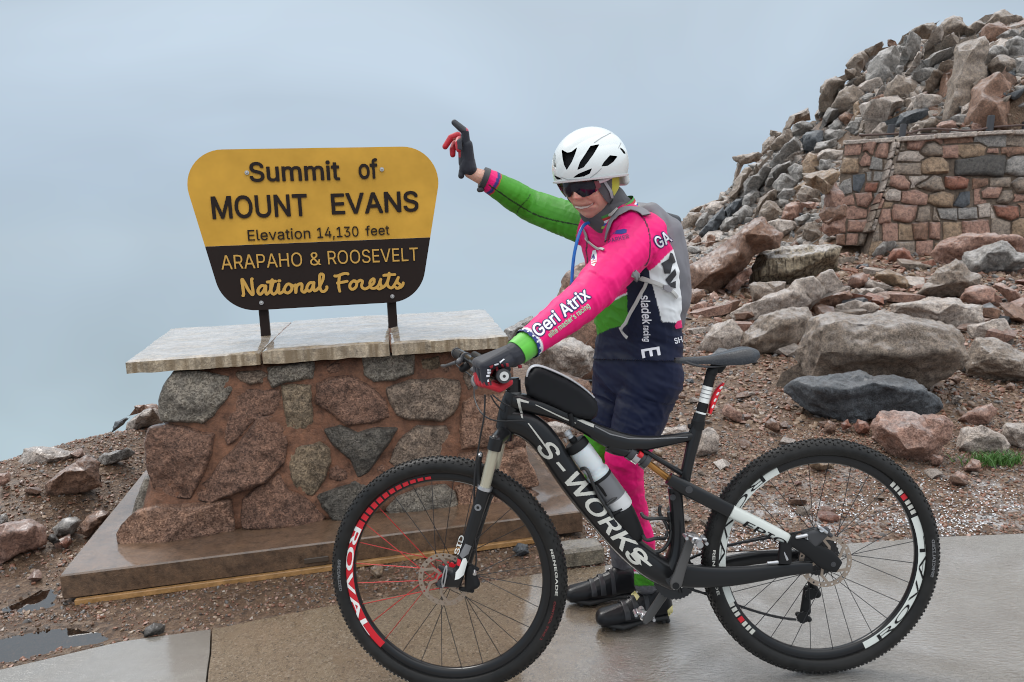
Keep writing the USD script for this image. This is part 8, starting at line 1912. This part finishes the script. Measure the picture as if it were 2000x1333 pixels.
# ---- cycling shoes
SHOE, SOLE = plain('wet_black_shoe', (0.006, 0.006, 0.007), 0.3, spec=0.3, bump=0.0008, bscale=220), plain('black_sole', (0.012, 0.012, 0.012), 0.6)
SILV = plain('buckle_silver', (0.45, 0.45, 0.46), 0.3, metallic=0.8); YELP = plain('pale_yellow_print', (0.62, 0.55, 0.25), 0.5)
def shoe(toe_px, heel_px, ankle, label):
    T0, H0 = pz(*toe_px, 0.035), pz(*heel_px, 0.035)
    T0[2] = H0[2] = 0.0
    d = unit(T0 - H0); L = 0.285; H0 = (T0 + H0) / 2 - d * L / 2; s = np.cross(UZ, d)
    q = lambda a, w, z: H0 + d * a * L + s * w + UZ * z
    an = np.array([ankle[0], ankle[1], 0]); 
    up_ = [hull_spheres((q(.10, .004, .052), .032), (q(.10, -.004, .052), .032), (q(.13, 0, .098), .034), (q(.28, 0, .095), .034), (q(.35, .006, .050), .033), (q(.35, -.006, .05), .033)),
           hull_spheres((q(.35, .008, .048), .034), (q(.30, 0, .088), .032), (q(.55, .0, .062), .031), (q(.62, .014, .045), .030), (q(.62, -.012, .045), .030)),
           hull_spheres((q(.55, .0, .058), .031), (q(.70, .014, .043), .029), (q(.70, -.014, .043), .029), (q(.89, .008, .040), .028), (q(.87, -.014, .040), .027))]
    m = from_man(union(up_).refine_to_length(0.008)); m = trimesh.Trimesh(m.vertices, m.faces, process=True); trimesh.smoothing.filter_taubin(m, iterations=14)
    sh = obj('shoe', m, SHOE, rider, smooth=50, label=label)
    sole = [hull_spheres((q(.06, 0, .020), .010), (q(.10, .026, .020), .010), (q(.10, -.026, .020), .010), (q(.36, .026, .022), .009), (q(.36, -.026, .022), .009)), hull_spheres((q(.36, .026, .022), .009), (q(.36, -.026, .022), .009), (q(.68, .042, .018), .009), (q(.68, -.040, .018), .009), (q(.93, .010, .026), .010), (q(.90, -.024, .026), .010))]
    for a in (.08, .14, .58, .68, .78):
        sole.append(hull_spheres((q(a, .026, .008), .008), (q(a, .010, .008), .008))); sole.append(hull_spheres((q(a, -.026, .008), .008), (q(a, -.010, .008), .008)))
    obj('sole', from_man(union(sole)), SOLE, sh, smooth=45)
    sr = as_ray_mesh([m])
    def strap(a, mat, w, nm, z=0.0):
        P = []
        for ang in np.linspace(-80, 85, 14):
            o = q(a, 0, 0.04) ; dr = math.cos(math.radians(ang)) * UZ + math.sin(math.radians(ang)) * s
            far = o + dr * 0.25
            loc, ri, ti = sr.ray.intersects_location([far], [-dr], multiple_hits=False)
            P.append(loc[0] + dr * 0.002 if len(loc) else o + dr * 0.06)
        P = np.array(P); P = smooth_path(P, 26)
        obj(nm, sweep(P, np.c_[np.full(26, w / 2), np.full(26, 0.0022)], 10, ref=d, power=3), mat, sh, smooth=45)
        return P
    for a in (.50, .62): P = strap(a, plain('shoe_strap', (0.018, 0.018, 0.020), 0.4), 0.020, 'strap')
    P = strap(.36, plain('shoe_strap', (0.018, 0.018, 0.020), 0.4), 0.016, 'strap')
    c = P[5]; obj('buckle', cat_mesh([box_at(P[6] + UZ * 0.003, d, P[8] - P[4], np.cross(d, P[8] - P[4]), 0.020, 0.028, 0.006, 0.002), box_at(P[11], d, P[13] - P[9], np.cross(d, P[13] - P[9]), 0.016, 0.022, 0.006, 0.002)]), SILV, sh, smooth=40)
    return sh, sr, q, d, s
sh1, sr1, q1, d1, s1_ = shoe((1163, 1212), (1308, 1190), J['anL'], 'near black cycling shoe with straps and silver buckles')
sh2, sr2, q2, d2, s2_ = shoe((1108, 1164), (1238, 1150), J['anR'], 'far black cycling shoe')
c6 = lambda p: crop(p, 1050, 850, 3.1)
print_poly('shoe_print', sr1, c6([(566,965),(590,945),(618,980),(600,1005),(570,985)]), YELP, sh1, spacing=1.5)
print_poly('shoe_print', sr2, c6([(370,815),(395,800),(405,815),(380,830)]), YELP, sh2, spacing=1.5)
print_poly('shoe_print', sr1, c6([(785,1060),(815,1030),(818,1070),(790,1100)]), YELP, sh1, spacing=1.5)

# ---------------------------------------------------------------- backpack with straps and drinking hose
pack = thing('backpack', 'grey hydration backpack with pale straps on the rider', 'backpack')
PACK = plain('pack_fabric', (0.155, 0.15, 0.165), 0.5, bump=0.0008, bscale=600, var=0.12, vscale=20)
pk = []
lv_ = [((1262, 425), 2.50, .043, .050), ((1288, 455), 2.50, .048, .060), ((1299, 520), 2.505, .050, .070), ((1302, 580), 2.515, .049, .068), ((1302, 628), 2.53, .034, .052)]
bd = unit(J['chR'] - J['chL'])             # across the back
sp = []
for (x, y), Y, r, half in lv_:
    c = py(x, y, Y); sp.append((c - bd * half * 0.55, c + bd * half * 1.5, r))
blobs = [hull_spheres((sp[i][0], sp[i][2]), (sp[i][1], sp[i][2]), (sp[i + 1][0], sp[i + 1][2]), (sp[i + 1][1], sp[i + 1][2]), seg=20) for i in range(4)]
pm = from_man(union(blobs).refine_to_length(0.011)); pm = trimesh.Trimesh(pm.vertices, pm.faces, process=True); trimesh.smoothing.filter_taubin(pm, iterations=30)
pv = np.asarray(pm.vertices); q = np.c_[pv[:, 0] * 22 + pv[:, 2] * 5, pv[:, 1] * 14, pv[:, 2] * 5]
pv = pv + pm.vertex_normals * (0.010 * (1 - 2 * np.abs(meshkit.fbm(q, 3, 91) * 2 - 1)))[:, None]
obj('pack_body', tm(pv, pm.faces), PACK, pack, smooth=60)
obj('top_pocket', rough(subdiv(from_man(hull_spheres((py(1290, 424, 2.58), .022), (py(1318, 432, 2.60), .020), (py(1324, 452, 2.58), .014), (py(1296, 445, 2.56), .024), seg=14)), 1), .004, 20, 3), plain('wet_black_nylon', (0.012, 0.014, 0.018), 0.3), pack, smooth=50)
allm = as_ray_mesh([garments['jersey']])
def ribbon(px, widths, mat, off=0.004, name='strap', target=allm, lift=None):
    c = smooth_path(np.c_[np.asarray(px, float), np.zeros(len(px))], 8 * len(px))[:, :2]; n = len(c)
    P, N = ray_onto(target, c); P = P + N * (off if lift is None else (off + np.interp(np.linspace(0, 1, n), np.linspace(0, 1, len(lift)), lift))[:, None])
    for _ in range(3): P[1:-1] = 0.5 * P[1:-1] + 0.25 * (P[2:] + P[:-2])
    N = unit(N + 1e-9); w = np.interp(np.linspace(0, 1, n), np.linspace(0, 1, len(widths)), widths)
    T_ = unit(np.gradient(P, axis=0)); S_ = unit(np.cross(T_, N)); V = []
    ang = np.arange(10) * 2 * np.pi / 10; ca_, sa_ = np.cos(ang), np.sin(ang)
    ca_, sa_ = np.sign(ca_) * np.abs(ca_) ** 0.5, np.sign(sa_) * np.abs(sa_) ** 0.5
    V = (P[:, None] + S_[:, None] * (ca_[None, :, None] * w[:, None, None] / 2) + N[:, None] * (sa_[None, :, None] * 0.0018)).reshape(-1, 3)
    i, j = np.meshgrid(np.arange(n - 1), np.arange(10), indexing='ij'); qd = np.stack([i * 10 + j, i * 10 + (j + 1) % 10, (i + 1) * 10 + (j + 1) % 10, (i + 1) * 10 + j], -1).reshape(-1, 4)
    m = tm(V, np.vstack([qd[:, [0, 1, 2]], qd[:, [0, 2, 3]]])); trimesh.repair.fix_normals(m)
    return obj(name, m, mat, pack, smooth=45)
PALE, MIDG = plain('pale_webbing', (0.46, 0.45, 0.43), 0.6), plain('grey_webbing', (0.22, 0.21, 0.225), 0.6)
ribbon([(1262, 424), (1242, 412), (1222, 413), (1203, 425), (1192, 445), (1186, 475)], [0.030, 0.034, 0.034, 0.024, 0.012, 0.010], MIDG, 0.008, 'shoulder_strap')
ribbon([(1196, 424), (1203, 420), (1210, 413)], [0.008, 0.014, 0.008], PALE, 0.014, 'strap_buckle')
ribbon([(1146, 466), (1160, 478), (1170, 485), (1181, 491)], [0.008, 0.010, 0.010, 0.008], PALE, 0.006, 'chest_strap')
ribbon([(1232, 535), (1250, 542), (1275, 551), (1300, 562), (1320, 580)], [0.016, 0.016, 0.013, 0.012, 0.012], PALE, 0.006, 'side_strap')
ribbon([(1234, 531), (1240, 538), (1249, 546)], [0.018, 0.022, 0.018], MIDG, 0.009, 'strap_buckle')
ribbon([(1262, 550), (1252, 574), (1240, 600), (1231, 622), (1222, 640)], [0.011] * 5, PALE, 0.008, 'hanging_strap', lift=[0, .004, .008, .010, .012])
ribbon([(1217, 637), (1223, 647), (1231, 658)], [0.006, 0.010, 0.012], PALE, 0.016, 'hanging_strap')
ribbon([(1292, 560), (1300, 563), (1307, 568)], [0.014, 0.02, 0.014], MIDG, 0.011, 'strap_buckle')
hose = smooth_path(np.array([py(1150, 436, 2.42), py(1141, 440, 2.40), py(1130, 462, 2.37), py(1122, 495, 2.36), py(1118, 530, 2.36), py(1117, 552, 2.36)]), 40)
obj('drinking_hose', sweep(hose, 0.0052, 12), plain('blue_hose', (0.01, 0.12, 0.42), 0.3, coat=0.3), pack, smooth=60)
obj('bite_valve', sweep([hose[-1], hose[-1] + (hose[-1] - hose[-2]) * 2.5, hose[-1] + (hose[-1] - hose[-2]) * 5], [0.0065, 0.0075, 0.005], 12), plain('valve_blue_grey', (0.07, 0.10, 0.20), 0.35), pack, smooth=50)
ribbon([(1142, 447), (1148, 462), (1152, 474)], [0.010, 0.014, 0.010], MIDG, 0.006, 'shoulder_strap')
